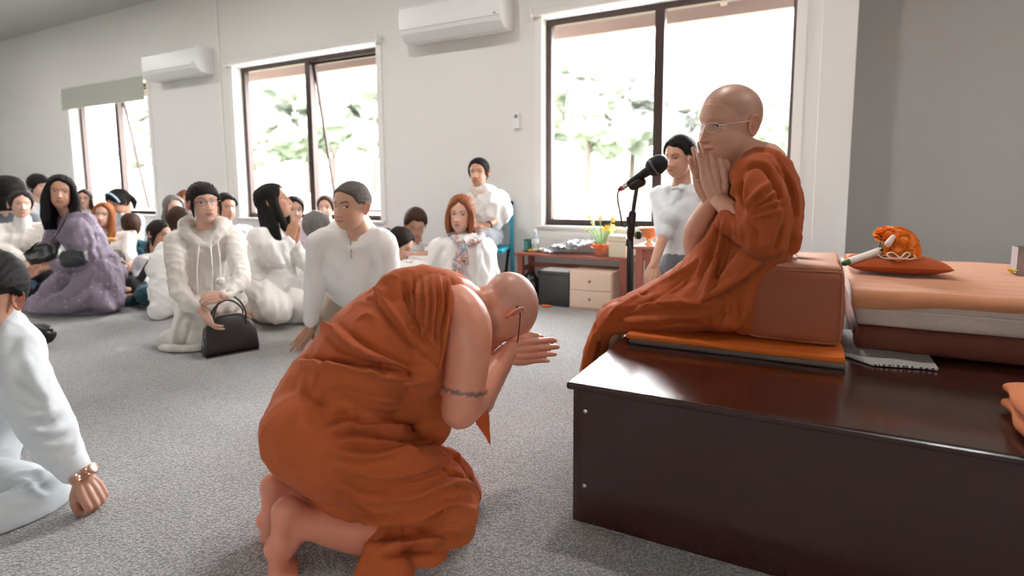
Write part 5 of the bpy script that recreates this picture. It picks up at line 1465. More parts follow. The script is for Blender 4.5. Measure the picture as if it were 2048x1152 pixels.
# ---- man in white quarter-zip on hands and knees
def crawling_man():
    D = 2.95
    q = lambda x, y, d: P(x, y, d)
    b = onZ(690, 690)
    f = Fig('short haired man in white quarter-zip top leaning forward on one hand', (b[0], b[1], 0), (.56, .315, .215)); f.vox = .009
    H = q(702, 414, 2.86); A = facing(H, -40, -4, 4)
    f.head(H, A, 1.04, neck=q(722, 470, 2.98), neck_r=.062, res=130, brow_w=.0042, smile=.05, gaze=(-.004, 0), brow=(.03, .02, .016))
    hand = onZ(602, 688); wr_ = q(624, 652, 3.17)
    f.tube([q(640, 492, 2.95), q(630, 575, 3.06), wr_], [.048, .042, .027], sm=10)
    f.tube([q(768, 492, 2.95), q(778, 560, 3.05), q(770, 650, 3.15)], [.048, .042, .03], sm=8)
    f.tube([q(720, 480, 2.98), q(712, 540, 3.1), q(715, 590, 3.3)], [.10, .12, .11], sm=8)
    hd = unit(np.array([*(hand - wr_)[:2], -.075]) * np.array([1, 1, 1]) + np.array([0, 0, -.02]))
    f.hand(wr_, unit(RGT * -.55 + UPV * -.80 - FWD * .25), unit(RGT * -.75 + UPV * -.1 + FWD * .55) * -1 * -1, right=True, curl=(-.1, .1, .1), thumb='out', spread=.10, voxel=.0042)
    f.tube([q(700, 600, 3.3), q(652, 690, 3.2), q(690, 690, 3.6)], [.07, .055, .04]); f.tube([q(750, 600, 3.3), q(752, 690, 3.25), q(770, 680, 3.6)], [.07, .055, .04])
    f.finish()
    f.hair(HAIR['grizzle'], style='buzz', thick=.006, seed=3)
    mb = MB(); t = mb.tube
    t([q(710, 472, 2.99), q(704, 510, 3.02), q(705, 550, 3.10), q(712, 585, 3.26)], [(.155, .10), (.185, .125), (.18, .125), (.165, .12)], 20, up=FWD, sm=12)
    t([q(650, 482, 2.96), q(760, 482, 2.96)], [.075, .075], 16)
    t([q(640, 488, 2.95), q(634, 535, 3.0), q(629, 582, 3.06), q(622, 640, 3.16)], [.073, .064, .057, .044], 16, sm=14)
    t([q(768, 488, 2.95), q(776, 540, 3.0), q(778, 590, 3.06)], [.073, .064, .056], 16, sm=8)
    t([q(722, 462, 2.97), q(720, 450, 2.99)], [.072, .066], 14)
    t([q(682, 470, 2.91), q(692, 492, 2.885), q(726, 492, 2.89), q(742, 466, 2.92)], [.015, .013, .013, .015], 10, sm=12)
    f.cloth('top', mb, W_knit, voxel=.0085, smooth=6, wr=.0035, wscale=8, seed=31, folds=[([(650, 520), (672, 540), (690, 565)], -.008, .014), ([(640, 530), (660, 560), (680, 585)], .006, .014), ([(760, 520), (740, 550), (735, 580)], -.008, .014), ([(622, 560), (636, 570)], -.006, .01), ([(618, 600), (632, 606)], -.005, .008), ([(616, 625), (632, 630)], .005, .008),
                  ([(700, 495), (702, 520)], -.006, .006), ([(650, 500), (646, 540)], -.012, .012), ([(755, 500), (760, 545)], -.012, .012)])
    f.child('zip', MB().tube([q(701, 482, 2.872), q(702, 500, 2.882), q(703, 517, 2.895)], .0028, 6, sm=6), mat('zip_grey', (.4, .38, .36), .4, .5))
    mb = MB(); t = mb.tube
    t([q(690, 600, 3.34), q(750, 600, 3.34)], [.13, .13], 16)
    t([q(692, 600, 3.30), q(668, 650, 3.22), q(656, 690, 3.20)], [.115, .095, .08], 16, sm=8); t([q(656, 692, 3.2), q(690, 685, 3.62)], [.07, .055], 14)
    t([q(755, 600, 3.30), q(760, 690, 3.25)], [.11, .085], 16); t([q(760, 690, 3.25), q(780, 680, 3.62)], [.07, .055], 14)
    V, F = remesh(mb, .0095, 5); V = wrinkle(V, F, .005, 8, 33); V = strokes(V, F, [([(655, 590), (690, 610), (720, 640)], -.010, .014), ([(660, 600), (690, 625), (710, 660)], .008, .012), ([(650, 640), (660, 690)], .008, .014)]); V[:, 2] = np.maximum(V[:, 2], .004)
    f.child('trousers', (V, F), K_khaki, fix=False)
crawling_man()

# ---- woman in the purple dotted dress
def purple_woman():
    D = 4.12
    img = lambda x, y, z: unit(RGT * x + UPV * y + FWD * z)
    arms = {-1: ((158, 520, -.16), (110, 528, -.22), img(-.95, -.1, -.1), img(0, -.4, .9), dict(curl=(.7, .7, .4), thumb='fold')),
            1: ((95, 505, .12), (85, 530, -.06), img(-.7, -.6, 0), img(.2, 0, -.9), dict(curl=(.6, .6, .4)))}
    def ex(mb, f, J, K):
        mb.tube([P(165, 470, D), P(190, 530, D), P(200, 560, D)], [.12, .14, .15], 16, sm=6)
        for s, (x, y) in ((1, (158, 520)),): mb.tube([P(155, 455, D - .12), P(172, 500, D - .14), P(x, y, D - .15), P(122, 530, D - .20)], [.075, .07, .065, .055], 14, sm=8)
        mb.tube([P(215, 520, D + .02), P(218, 580, D + .02)], [.08, .10], 14)
    def pex(mb, f, J, K):
        for pts, r in (([(195, 560, 0), (150, 600, -.12), (60, 618, -.08)], [.16, .10, .035]), ([(195, 570, .05), (110, 600, .10), (60, 612, .06)], [.15, .10, .05]), ([(205, 570, 0), (226, 600, 0)], [.14, .08]), ([(180, 590, -.1), (215, 612, -.08)], [.10, .05]), ([(130, 560, -.05), (90, 600, -.05)], [.09, .08])):
            ps = [P(x, y, D + d) for x, y, d in pts]
            for p, rr in zip(ps, r): p[2] = max(p[2], rr * .8)
            mb.tube(ps, r, 14, sm=8)
        c = [P(x, y, d) for x, y, d in ((36, 618, 4.25), (90, 623, 4.1), (150, 621, 4.05), (215, 612, 4.1), (236, 600, 4.2))]
        for p in c: p[2] = .025
        mb.tube(c, [.02, .035, .035, .03, .02], 10, sm=12); mb.tube([P(100, 590, 4.12), P(70, 606, 4.16), c[0] + UPZ * .01], [.08, .055, .025], 12, sm=8)
    pf = [([(200, 520), (215, 555), (220, 595)], -.014, .018), ([(185, 545), (165, 580), (120, 610)], -.016, .016), ([(200, 570), (170, 600), (140, 618)], .014, .016), ([(150, 560), (120, 590), (80, 612)], .012, .016), ([(215, 575), (205, 605)], .012, .014), ([(225, 570), (230, 600)], -.012, .012), ([(130, 575), (100, 605)], -.012, .014)]
    f = sitter('woman with long black hair in a lilac dotted long dress kneeling sideways with black bags', D, (122, 386), -6, 0, 4, skin='mid', female=True, byaw=-62, lean=.20, side=0,
               hair=dict(color='black', **LONG(.30, 2.0, .05, -.005, .085, locks=[([(-.055, .045, .075), (-.078, .035, .0), (-.085, .03, -.09), (-.065, .05, -.20)], [.018, .026, .032, .014]), ([(.055, .045, .075), (.078, .035, .0), (.085, .03, -.09), (.075, .05, -.20)], [.018, .026, .032, .014])])),
               shirt=K_purple, pants=K_purple, pose='seiza', arms=arms, headkw=dict(smile=.5, gaze=(-.001, 0)), shirt_name='jacket', pants_name='dress', seed=41, extra=ex, pextra=pex, pfolds=pf, vox=.0105, bulk=1.05, hip_z=.24, neck_drop=.14,
               folds=[([(165, 450), (180, 490), (170, 525)], -.012, .016), ([(150, 470), (160, 505)], .010, .014), ([(185, 470), (205, 520), (215, 560)], .010, .016), ([(135, 520), (165, 530)], -.01, .012)])
purple_woman()

# ---- woman with auburn bob and patterned scarf
def scarf_woman():
    D = 3.75
    def ex(mb, f, J, K): mb.tube([P(938, 500, D), P(940, 560, D), P(940, 620, D)], [(.15, .12), (.17, .13), (.18, .15)], 18, up=FWD, sm=6)
    f = sitter('woman with copper bob hair and a blue and orange patterned neck scarf', D, (922, 430), -14, -2, 3, skin='fair', female=True, byaw=-5,
               hair=dict(color='auburn', style='bob', thick=.020, curtain=(.0, .125, 2.1, .079, .034, .0), locks=[([(-.06, .05, .07), (-.078, .035, .01), (-.080, .035, -.06), (-.074, .045, -.115)], [.012, .018, .020, .010]), ([(.06, .05, .07), (.078, .035, .01), (.080, .035, -.06), (.074, .045, -.115)], [.012, .018, .020, .010])]),
               shirt=W_cot, pants=W_ivory, arms='side', headkw=dict(lip=(.52, .15, .13), smile=-.1), shirt_name='jacket', pants_name='skirt', seed=51, extra=ex, bulk=1.04, vox=.0105, sw=.172,
               folds=[([(905, 500), (900, 540)], -.01, .014), ([(965, 490), (975, 540)], -.012, .014), ([(950, 500), (955, 545)], .008, .014)])
    mb = MB()
    mb.tube([P(908, 474, D - .06), P(925, 488, D - .13), P(955, 480, D - .08), P(962, 470, D)], [(.030, .02), (.026, .02), (.034, .02), (.03, .02)], 12, sm=12)
    mb.tube([P(925, 484, D - .15), P(916, 520, D - .17), P(914, 548, D - .17), P(916, 580, D - .17)], [(.020, .014), (.034, .012), (.042, .012), (.040, .012)], 12, up=FWD, sm=10)
    mb.tube([P(928, 486, D - .15), P(932, 510, D - .165), P(935, 530, D - .165)], [(.018, .012), (.020, .010), (.014, .008)], 12, up=FWD, sm=8)
    mb.ell(P(926, 483, D - .155), .020)
    V, F = remesh(mb, .006, 3); V = wrinkle(V, F, .004, 18, 5, (1, 1, .3))
    f.child('scarf', (V, F), K_scarf, fix=False)
scarf_woman()

# ---- woman on the blue chair by the wall
def chair_woman():
    D = 4.44
    img = lambda x, y, z: unit(RGT * x + UPV * y + FWD * z)
    arms = {-1: ((1006, 428, -.02), (975, 452, -.16), img(-.9, -.2, -.1), img(0, -.6, .7), dict(curl=(.5, .5, .3))), 1: ((938, 440, -.02), (960, 455, -.18), img(.6, -.4, -.3), img(0, -.6, .7), dict(curl=(.4, .4, .3)))}
    def ex(mb, f, J, K): mb.tube([P(972, 405, D), P(975, 430, D)], [.15, .15], 14); mb.tube([P(1000, 400, D), P(1006, 425, D - .02)], [.075, .085], 14)
    f = sitter('woman in white sweater and beige neck scarf sitting on a blue folding chair', D, (958, 347), -18, 0, -4, hs=.97, skin='mid', female=True, byaw=-12, pose='chair', hip_z=.50,
               hair=dict(color='black', style='swept', thick=.010, bun=((0, -.115, -.01), (.035, .03, .035))), shirt=W_cot, pants=K_grey, arms=arms, sleeve='short', shirt_name='sweater', seed=61, extra=ex, sw=.17, headkw=dict(smile=.2))
    mb = MB()
    H = f.hp
    mb.tube([P(945, 378, D - .02), P(952, 385, D - .09), P(968, 384, D - .09), P(976, 376, D), P(962, 372, D + .06), P(945, 378, D - .02)], [.028] * 6, 12, sm=24)
    mb.tube([P(953, 388, D - .11), P(960, 400, D - .12)], [(.03, .015), (.014, .01)], 10, up=FWD)
    V, F = remesh(mb, .009, 3); V = wrinkle(V, F, .005, 16, 6)
    f.child('neck_scarf', (V, F), cloth_mat('beige_scarf', (.66, .52, .43)), fix=False)
    a, e, w_ = f.J[-1]; d = unit(w_ - e)
    f.child('watch', MB().tube([w_ - d * .012, w_ - d * .030], [.030, .030], 14, round_caps=False), mat('black_strap', (.01, .01, .012), .4))
    # chair
    seat = np.array([*f.body[0][:2], .42]); fw, rt = f.body[3], f.body[4]
    M_blue = mat('blue_plastic', (.01, .30, .42), .4, var=.05); M_dk = mat('black_steel', (.02, .02, .022), .35, .6)
    c = thing('folding_chair', 'bright blue folding chair under the woman in a beige neck scarf', 'chair', (seat[0], seat[1], 0))
    mb = MB(); pts = []
    q4 = [seat + fw * a * .21 + rt * b_ * .21 for a, b_ in ((-1, -1), (-1, 1), (1, 1), (1, -1))]
    obj('seat', MB().hexa([p - UPZ * .03 for p in q4], q4), M_blue, c, bevel=.008)
    for s in (-1, 1):
        top = seat - fw * .20 + rt * s * .215 + UPZ * .33; bot = np.array([*(seat + fw * .26 + rt * s * .215)[:2], .012])
        obj('back_leg', MB().bar(np.array([*(seat - fw * .14 + rt * s * .235)[:2], .01]), top, .035, .03, up=rt), M_blue, c, bevel=.004)
        obj('leg', MB().bar(seat - fw * .16 + rt * s * .20 - UPZ * .02, bot, .025, .02, up=rt), M_dk, c)
        obj('end_cap', MB().ell(top + UPZ * .01, .022), M_dk, c, smooth=True)
    b0 = seat - fw * .185
    obj('backrest', MB().hexa([b0 + rt * s1 * .2 + UPZ * .18 - fw * k for s1, k in ((-1, 0), (1, 0), (1, .02), (-1, .02))], [b0 + rt * s1 * .2 + UPZ * .32 - fw * (k + .01) for s1, k in ((-1, 0), (1, 0), (1, .02), (-1, .02))]), M_blue, c, bevel=.006)
chair_woman()

# ---- man kneeling upright behind the sitting monk
def upright_man():
    D = 3.32
    img = lambda x, y, z: unit(RGT * x + UPV * y + FWD * z)
    arms = {1: ((1329, 466, -.02), (1307, 532, -.08), img(-.25, -.95, 0), img(.6, 0, .8), dict(curl=(.4, .5, .3), thumb='along'))}
    def ex(mb, f, J, K):
        a, e, w = J[1]; mb.tube([a, P(1339, 436, D - .01)], [.066, .064], 14)
        for s in (-1, 1): mb.tube([P(1364, 372, D - .02), P(1352 + s * 9, 378, D - .085)], [.018, .012], 10)
    f = sitter('dark haired man in short sleeved white shirt kneeling upright behind the sitting monk', D, (1358, 317), -34, -8, 2, hs=1.0, skin=(.58, .32, .22), byaw=-30, pose='kneel', hip_z=.42, side=-.05, bulk=.9,
               hair=dict(color='black', style='short', thick=.018), shirt=W_blue, pants=K_grey, arms=arms, sleeve='short', shirt_name='shirt', seed=71, extra=ex, sw=.165, headkw=dict(smile=-.2, eye=.0032, brow_w=.0042), wr=.003)
upright_man()

# ---- man in the foreground leaning on his fist
def front_man():
    D = 1.58
    img = lambda x, y, z: unit(RGT * x + UPV * y + FWD * z)
    q = lambda x, y, d: P(x, y, d)
    f = Fig('dark haired man in pale sweatshirt sitting on the carpet leaning on his fist, gold watch', (q(-60, 1000, 1.7)[0], q(-60, 1000, 1.7)[1], 0), (.46, .235, .155)); f.vox = .0075
    H = q(-34, 600, 1.62); A = facing(H, -40, -17, 4)
    f.head(H, A, 1.02, neck=q(-5, 690, 1.68), neck_r=.06, res=130, brow_w=.0042, smile=0, eye=.003)
    wr_ = q(163, 950, 1.575)
    f.tube([q(25, 720, 1.62), q(88, 838, 1.60), wr_], [.05, .045, .0285], sm=10)
    f.tube([q(-30, 690, 1.7), q(-60, 800, 1.78), q(-95, 930, 1.78)], [.075, .075, .075], sm=8)
    f.hand(wr_ + img(.5, -.85, 0) * .006, img(.50, -.86, .02), img(-.80, -.50, .30), right=False, curls=[(1.25, 1.5, .8), (1.3, 1.5, .8), (1.3, 1.5, .8), (1.3, 1.45, .8)], thumb='down', spread=.0, scale=.92, voxel=.003)
    f.tube([q(-90, 985, 1.74), q(80, 988, 1.63), q(-20, 1045, 1.50)], [.05, .03, .03])
    f.finish()
    f.hair('black', style='receding', thick=.020, seed=8)
    mb = MB(); t = mb.tube
    t([q(-20, 690, 1.70), q(-60, 800, 1.76), q(-95, 930, 1.76)], [(.17, .11), (.18, .12), (.17, .13)], 20, up=FWD, sm=10)
    t([q(-60, 690, 1.78), q(22, 700, 1.63)], [.085, .078], 16)
    t([q(22, 702, 1.63), q(52, 768, 1.615), q(88, 838, 1.60), q(112, 885, 1.59)], [.074, .070, .066, .060], 18, sm=14)
    t([q(108, 880, 1.59), q(126, 908, 1.585)], [.060, .054], 16)
    t([q(-6, 668, 1.66), q(5, 655, 1.66)], [.07, .062], 14)
    S = [([(40, 700), (75, 770), (100, 830)], .006, .016), ([(20, 760), (60, 790), (100, 810)], -.008, .012), ([(50, 830), (85, 830), (112, 812)], .009, .010), ([(55, 845), (90, 848), (120, 830)], -.010, .009), ([(60, 860), (95, 866), (128, 848)], .009, .009),
         ([(70, 876), (105, 880), (135, 862)], -.009, .008), ([(85, 892), (118, 892), (140, 878)], .008, .008), ([(0, 740), (20, 700), (45, 670)], -.008, .014), ([(20, 800), (60, 820), (100, 825)], -.007, .010), ([(5, 700), (15, 740), (10, 790)], .008, .016)]
    f.cloth('sweatshirt', mb, W_blue, voxel=.007, smooth=6, wr=.0045, wscale=10, seed=81, folds=S)
    f.child('cuff', remesh(MB().tube([q(124, 904, 1.586), q(148, 938, 1.578)], [(.049, .049), (.041, .041)], 20, round_caps=True), .006, 3), W_blue, fix=False)
    mb = MB(); t = mb.tube
    t([q(-100, 985, 1.74), q(20, 985, 1.66), q(98, 985, 1.62)], [.115, .09, .058], 18, sm=8)
    t([q(98, 988, 1.61), q(40, 1020, 1.54), q(-60, 1055, 1.46)], [.058, .062, .064], 18, sm=8)
    t([q(30, 1000, 1.62), q(-30, 1020, 1.6)], [.06, .07], 14); mb.ell(q(-110, 960, 1.75), (.2, .18, .14))
    V, F = remesh(mb, .0075, 6); V = wrinkle(V, F, .003, 8, 83)
    V = strokes(V, F, [([(0, 960), (50, 945), (110, 940)], .006, .012), ([(0, 985), (60, 972), (120, 962)], -.007, .012), ([(60, 940), (80, 965), (100, 990)], -.006, .01), ([(0, 1010), (60, 1000), (120, 985)], .006, .012), ([(20, 955), (60, 968), (70, 985)], .006, .008)]); V[:, 2] = np.maximum(V[:, 2], .004)
    f.child('trousers', (V, F), K_pale, fix=False)
    # metal link watch
    c = q(165, 949, 1.573); ax = img(.52, -.85, .05); a_, b_ = frame_for(ax, FWD)
    gold = mat('rose_gold', (.75, .50, .38), .28, 1.0, var=.1, vscale=40)
    w_ = None
    band = MB(); R_ = .0315
    for k in range(26):
        th = 2 * math.pi * k / 26
        for j, (o_, wd) in enumerate(((-.0075, .0058), (0, .0070), (.0075, .0058))):
            th2 = th + (.12 if j == 1 else 0); d = a_ * math.cos(th2) + b_ * math.sin(th2); s_ = np.cross(ax, d)
            p = c + d * (R_ + (.0008 if j == 1 else 0)) + ax * o_
            band.hexa([p - s_ * .0033 - ax * wd / 2 - d * .0014, p + s_ * .0033 - ax * wd / 2 - d * .0014, p + s_ * .0033 + ax * wd / 2 - d * .0014, p - s_ * .0033 + ax * wd / 2 - d * .0014],
                      [p - s_ * .0028 - ax * wd / 2.3 + d * .0014, p + s_ * .0028 - ax * wd / 2.3 + d * .0014, p + s_ * .0028 + ax * wd / 2.3 + d * .0014, p - s_ * .0028 + ax * wd / 2.3 + d * .0014])
    wa = f.child('watch_band', band, gold, smooth=False)
    wa['label'] = 'rose gold link watch band'
    d = unit(RGT * .85 + UPV * .5); p = c + d * (R_ + .003)
    f.child('watch_case', MB().lathe([(.014, -.004), (.0155, -.002), (.0155, .003), (.013, .0045), (.002, .0045)], p, 24, d), gold)
front_man()

# ---- the rows behind
G = 'people sitting on the carpet in the rows behind'
S_ = sitter
f = S_('smiling woman in fuzzy cream sweater and white turtleneck', 4.7, (42, 411), 8, 2, 6, hs=.95, skin='fair', female=True, byaw=-5, hair=dict(color='dark', style='swept', thick=.012, bun=((0, -.11, .04), (.04, .035, .04))),
       shirt=W_cream, pants=K_black, headkw=dict(teeth=True, smile=1.0, eye=.0028, lip=(.55, .12, .12)), bulk=1.22, sw=.19, seed=101, wr=.007, arms={1: ((0, 500, -.1), (55, 525, -.25)), -1: ((98, 500, -.05), (75, 528, -.25))}, shirt_name='sweater', group=G)
mb = MB(); mb.tube([f.body[1] - UPZ * .055 + f.body[3] * .02, f.body[1] + UPZ * .03 + f.body[3] * .022], [.066, .060], 16)
f.child('turtleneck', remesh(mb, .008, 3), W_cot, fix=False)
f = S_('young woman with long copper red hair in white cardigan and lilac shirt', 5.0, (207, 432), -16, 4, 6, hs=.92, skin='fair', female=True, byaw=-8, hair=dict(color='red', **LONG(.34, 2.0, .04, .0, .080, locks=[([(-.05, .05, .075), (-.076, .04, .0), (-.082, .045, -.10), (-.075, .07, -.26)], [.016, .022, .028, .014]), ([(.05, .05, .075), (.076, .04, .0), (.085, .045, -.10), (.08, .07, -.26)], [.016, .022, .030, .014])])),
       shirt=W_knit, pants=K_black, headkw=dict(lip=(.6, .2, .2)), seed=111, arms={1: ((190, 500, 0), (215, 520, -.2)), -1: ((258, 505, 0), (265, 523, -.18))}, shirt_name='cardigan', group=G)
hip, N_, up, fw, rt = f.body
mb = MB(); mb.tube([N_ - up * .06 + fw * .045, N_ - up * .2 + fw * .075, N_ - up * .34 + fw * .08], [(.055, .05), (.075, .055), (.08, .055)], 14, up=fw, sm=8)
f.child('tee_shirt', remesh(mb, .009, 3), K_lilac, fix=False)
mb = MB(); mb.tube([P(208, 479, 4.86), P(228, 479, 4.86)], [.018, .018], 8); f.child('print', mb, mat('yellow_print', (.85, .50, .12), .7))
S_('person with big dark bob seen from behind near the far wall', 5.15, (22, 388), 150, -5, 0, hs=1.12, skin='fair', female=True, hair=dict(color='black', style='bob', thick=.03, curtain=(.02, .16, 2.2, .085, .05, 0)), shirt=K_grey, pants=K_black, seed=121, hands=False, group=G)
S_('young man with black hair and grey white shirt against the far wall', 6.05, (79, 374), 35, -2, 0, skin='fair', hair=dict(color='black', style='bangs', thick=.022), shirt=W_blue, pants=K_grey, seed=131, hands=False, group=G, arms='side')
f = S_('girl with dark brown hair and glasses sitting below the far window', 6.6, (169, 398), -14, 0, 4, hs=.88, skin='fair', female=True, hair=dict(color='brown', **LONG(.2, 2.0, .03, 0, .08)), shirt=W_blue, pants=K_grey, seed=141, hands=False, group=G); glasses(f)
f = S_('person in white shirt bending down with a pale blue headband', 5.9, (238, 405), -62, -32, 0, skin='mid', female=True, byaw=-55, lean=.22, hair=dict(color='black', style='swept', thick=.02, tail=([(0, -.12, .0), (.0, -.13, -.07), (.02, -.10, -.14)], [.03, .03, .012])), shirt=W_blue, pants=K_black, seed=151, hands=False, bulk=1.1, group=G, neck_drop=.12)
f.child('headband', MB().tube(place(np.array([(.090 * math.sin(k), .035 + .0 * k, .045 + .092 * math.cos(k)) for k in np.linspace(-1.7, 1.7, 20)]), f.hA, f.hp, 1.0), (.011), 8), mat('blue_band', (.40, .60, .74), .5))
S_('child with tousled brown hair seen from behind', 5.35, (263, 452), 172, -10, 0, hs=.86, skin='mid', hair=dict(color='brown', style='bob', thick=.022), shirt=K_teal, pants=K_black, seed=161, hands=False, sw=.13, bulk=.8, group=G)
S_('woman with grey hair in a black top', 5.25, (348, 418), 14, 2, 4, hs=.96, skin='fair', female=True, byaw=-15, hair=dict(color='grey', style='swept', thick=.018, curtain=(.03, .17, 2.0, .082, .03, 0)), shirt=K_black, pants=K_black, seed=171, hands=False, group=G, headkw=dict(smile=.8))
S_('person with reddish hair mostly hidden behind the grey haired woman', 6.15, (372, 404), 20, 0, 0, hs=.95, skin='mid', female=True, hair=dict(color='auburn', style='swept', thick=.018), shirt=W_cot, pants=K_grey, seed=181, hands=False, group=G)
f = S_('youngster in glasses with a black sling bag and dark teal socks', 4.55, (320, 470), 38, -8, 8, hs=.92, skin='mid', byaw=25, side=-.03, hair=dict(color='dark', style='bob', thick=.014), shirt=W_cot, pants=K_teal, seed=191, group=G, bulk=.95, sw=.15,
       arms={1: ((278, 545, -.05), (300, 575, -.2)), -1: ((340, 540, 0), (330, 570, -.1))}, headkw=dict(smile=1.0)); glasses(f)
hip, N_, up, fw, rt = f.body
sl = MB(); sl.tube([P(330, 492, 4.42), P(305, 520, 4.33), P(280, 560, 4.33)], [(.022, .006), (.03, .008), (.03, .008)], 10, up=FWD, sm=8); sl.tube([P(272, 560, 4.36), P(285, 590, 4.34)], [(.05, .03), (.06, .04)], 12)
f.child('sling_bag', sl, mat('black_nylon', (.014, .014, .016), .5), label='black sling bag')
mb = MB(); mb.tube([P(300, 598, 4.40), P(258, 604, 4.36)], [.040, .034], 12); mb.tube([P(330, 585, 4.4), P(290, 604, 4.33)], [.042, .034], 12); V, F = remesh(mb, .009, 3); V[:, 2] = np.maximum(V[:, 2], .003)
f.child('sock', (V, F), K_teal, fix=False)
def frill(mb, f, J, K):
    for (x0, y0, d0, x1, y1, d1, r) in ((335, 530, 0, 325, 590, -.1, .11), (330, 590, -.1, 322, 628, -.12, .09), (345, 600, 0, 345, 630, 0, .09), (318, 520, -.08, 312, 540, -.1, .075)):
        p1, p2 = P(x0, y0, 4.05 + d0), P(x1, y1, 4.05 + d1); p2[2] = max(p2[2], .06); mb.tube([p1, p2], [r, r * .85], 12)
    c = [P(x, y, 4.0) for x, y in ((312, 634), (325, 640), (340, 640), (352, 636))]
    for p in c: p[2] = .025
    mb.tube(c, [.025, .03, .03, .025], 10, sm=8)
f = S_('girl in white frilled dress with brown hair and purple clip, seen from behind', 4.08, (360, 446), 158, -6, 0, hs=.86, skin='fair', female=True, byaw=150, hair=dict(color='brown', style='bob', thick=.018), shirt=W_cot, pants=W_cot, pose='seiza', seed=201, hands=False, sw=.13, bulk=.95, group=G, pextra=frill, wr=.009, pants_name='dress', shirt_name='bodice')
f.child('hair_clip', MB().ell(f.hp + f.hA[0] * .085 + UPZ * .04, (.02, .02, .02)), mat('purple_clip', (.35, .12, .55), .4))
S_('man with short black hair in white behind the woman in the hoodie', 5.0, (452, 417), 24, 0, 3, skin='mid', byaw=30, hair=dict(color='black', style='short', thick=.02), shirt=W_cot, pants=K_grey, seed=211, hands=False, group=G, side=-.05, sw=.2)
S_('person in lilac shirt half hidden by the long black hair', 4.8, (588, 422), 12, 0, 0, hs=.95, skin='fair', female=True, hair=dict(color='dark', style='swept', thick=.016), shirt=K_lilac, pants=K_grey, seed=221, hands=False, group=G)
f = S_('grey haired person in white with bare feet, seen from behind', 4.3, (634, 458), 148, -8, 0, skin='mid', byaw=140, hair=dict(color='grey', style='bob', thick=.022), shirt=W_cot, pants=K_black, seed=231, hands=False, group=G, pose='cross')
S_('woman with brown hair against the middle window sill', 5.42, (652, 416), -12, 0, 0, hs=.95, skin='fair', female=True, hair=dict(color='brown', style='swept', thick=.014), shirt=W_cot, pants=K_grey, seed=241, hands=False, group=G)
img = lambda x, y, z: unit(RGT * x + UPV * y + FWD * z)
f = S_('short haired person in glasses and white shirt looking down at papers', 4.36, (831, 450), 6, -28, 2, hs=.95, skin=(.52, .29, .20), hair=dict(color='brown', style='short', thick=.022), shirt=W_cot, pants=K_grey, seed=251, arms={-1: ((872, 492, -.02), (856, 506, -.2), img(-.6, -.1, -.2), img(0, -.8, .3), dict(curl=(.8, .8, .5))), 1: ((788, 498, 0), (812, 508, -.2), img(.8, -.1, -.1), img(0, -.9, .3), dict(curl=(.4, .4, .3)))}, group=G, headkw=dict(eye=.002), sw=.165); glasses(f, (.3, .2, .15), .0012)
f = S_('dark haired girl with ponytail bent over her writing', 3.98, (799, 489), 66, -34, 0, hs=.95, skin='fair', female=True, byaw=60, lean=.18, neck_drop=.11, hair=dict(color='dark', style='swept', thick=.012, tail=([(0, -.10, .03), (0, -.14, .02), (0, -.15, -.05)], [.025, .028, .01])), shirt=W_cot, pants=K_grey, seed=261, arms={1: ((795, 545, -.1), (822, 527, -.15), img(.9, 0, .1), img(0, -.9, .2)), -1: ((815, 540, .1), (830, 524, .02), img(.9, 0, 0), img(0, -.9, .2))}, group=G)
# ---------------------------------------------------------------- things on the walls
M_ac = mat('white_plastic', (.80, .80, .80), .3, var=.02)
M_slot = mat('dark_slot', (.06, .06, .065), .6)
def air_con(xl, xr, zb, zt, label):
    y0, y1 = YW - .215, YW
    t = thing('air_conditioner', label, 'air conditioner', ((xl + xr) / 2, (y0 + y1) / 2, zb))
    prof = [(y1, zb + .012), (y1 - .06, zb), (y0 + .06, zb + .012), (y0 + .012, zb + .05), (y0, zb + .085), (y0 + .004, zt - .03), (y0 + .03, zt), (y1, zt)]
    obj('casing', MB().loft([[(x, y, z) for y, z in prof] for x in (xl, xr)]), M_ac, t, bevel=.010, bseg=3)
    obj('louver', MB().hexa([(xl + .05, y0 + .006, zb + .048), (xr - .09, y0 + .006, zb + .048), (xr - .09, y0 + .070, zb + .004), (xl + .05, y0 + .070, zb + .004)], [(xl + .05, y0 + .0, zb + .052), (xr - .09, y0 + .0, zb + .052), (xr - .09, y0 + .068, zb - .003), (xl + .05, y0 + .068, zb - .003)]), M_ac, t, bevel=.002)
    obj('seam', MB().box((xl + .012, y0 - .001, zb + .088), (xr - .012, y0 + .004, zb + .0905)), M_slot, t)
    obj('indicator', MB().box((xr - .07, y0 - .001, zb + .10), (xr - .045, y0 + .004, zb + .112)), mat('grey_display', (.3, .32, .33), .3), t)
a = onY(799, 80, YW - .2); b = onY(1004, 62, YW - .2)
air_con(a[0], b[0], a[2] - .02, a[2] + .27, 'white split air conditioner on the wall between the two big windows')
a = onY(287, 160, YW - .2); b = onY(396, 150, YW - .2)
air_con(a[0], b[0], a[2] - .01, a[2] + .275, 'white split air conditioner above the window with the sage blind')
p = onY(1035, 240, YW)
t = thing('remote_control', 'small white remote control in a wall holder beside the window', 'remote', (p[0], YW - .01, p[2] - .06))
obj('body', MB().box((p[0] - .024, YW - .022, p[2] - .062), (p[0] + .024, YW, p[2] + .055)), M_ac, t, bevel=.004)
obj('screen', MB().box((p[0] - .017, YW - .024, p[2] + .012), (p[0] + .012, YW - .021, p[2] + .042)), mat('lcd', (.22, .27, .25), .25), t)
obj('holder', MB().box((p[0] - .027, YW - .026, p[2] - .07), (p[0] + .027, YW, p[2] - .03)), M_ac, t, bevel=.003)
p = onY(447, 284, YW)
t = thing('light_switch', 'narrow white light switch plate beside the middle window', 'switch', (p[0], YW - .005, p[2] - .06))
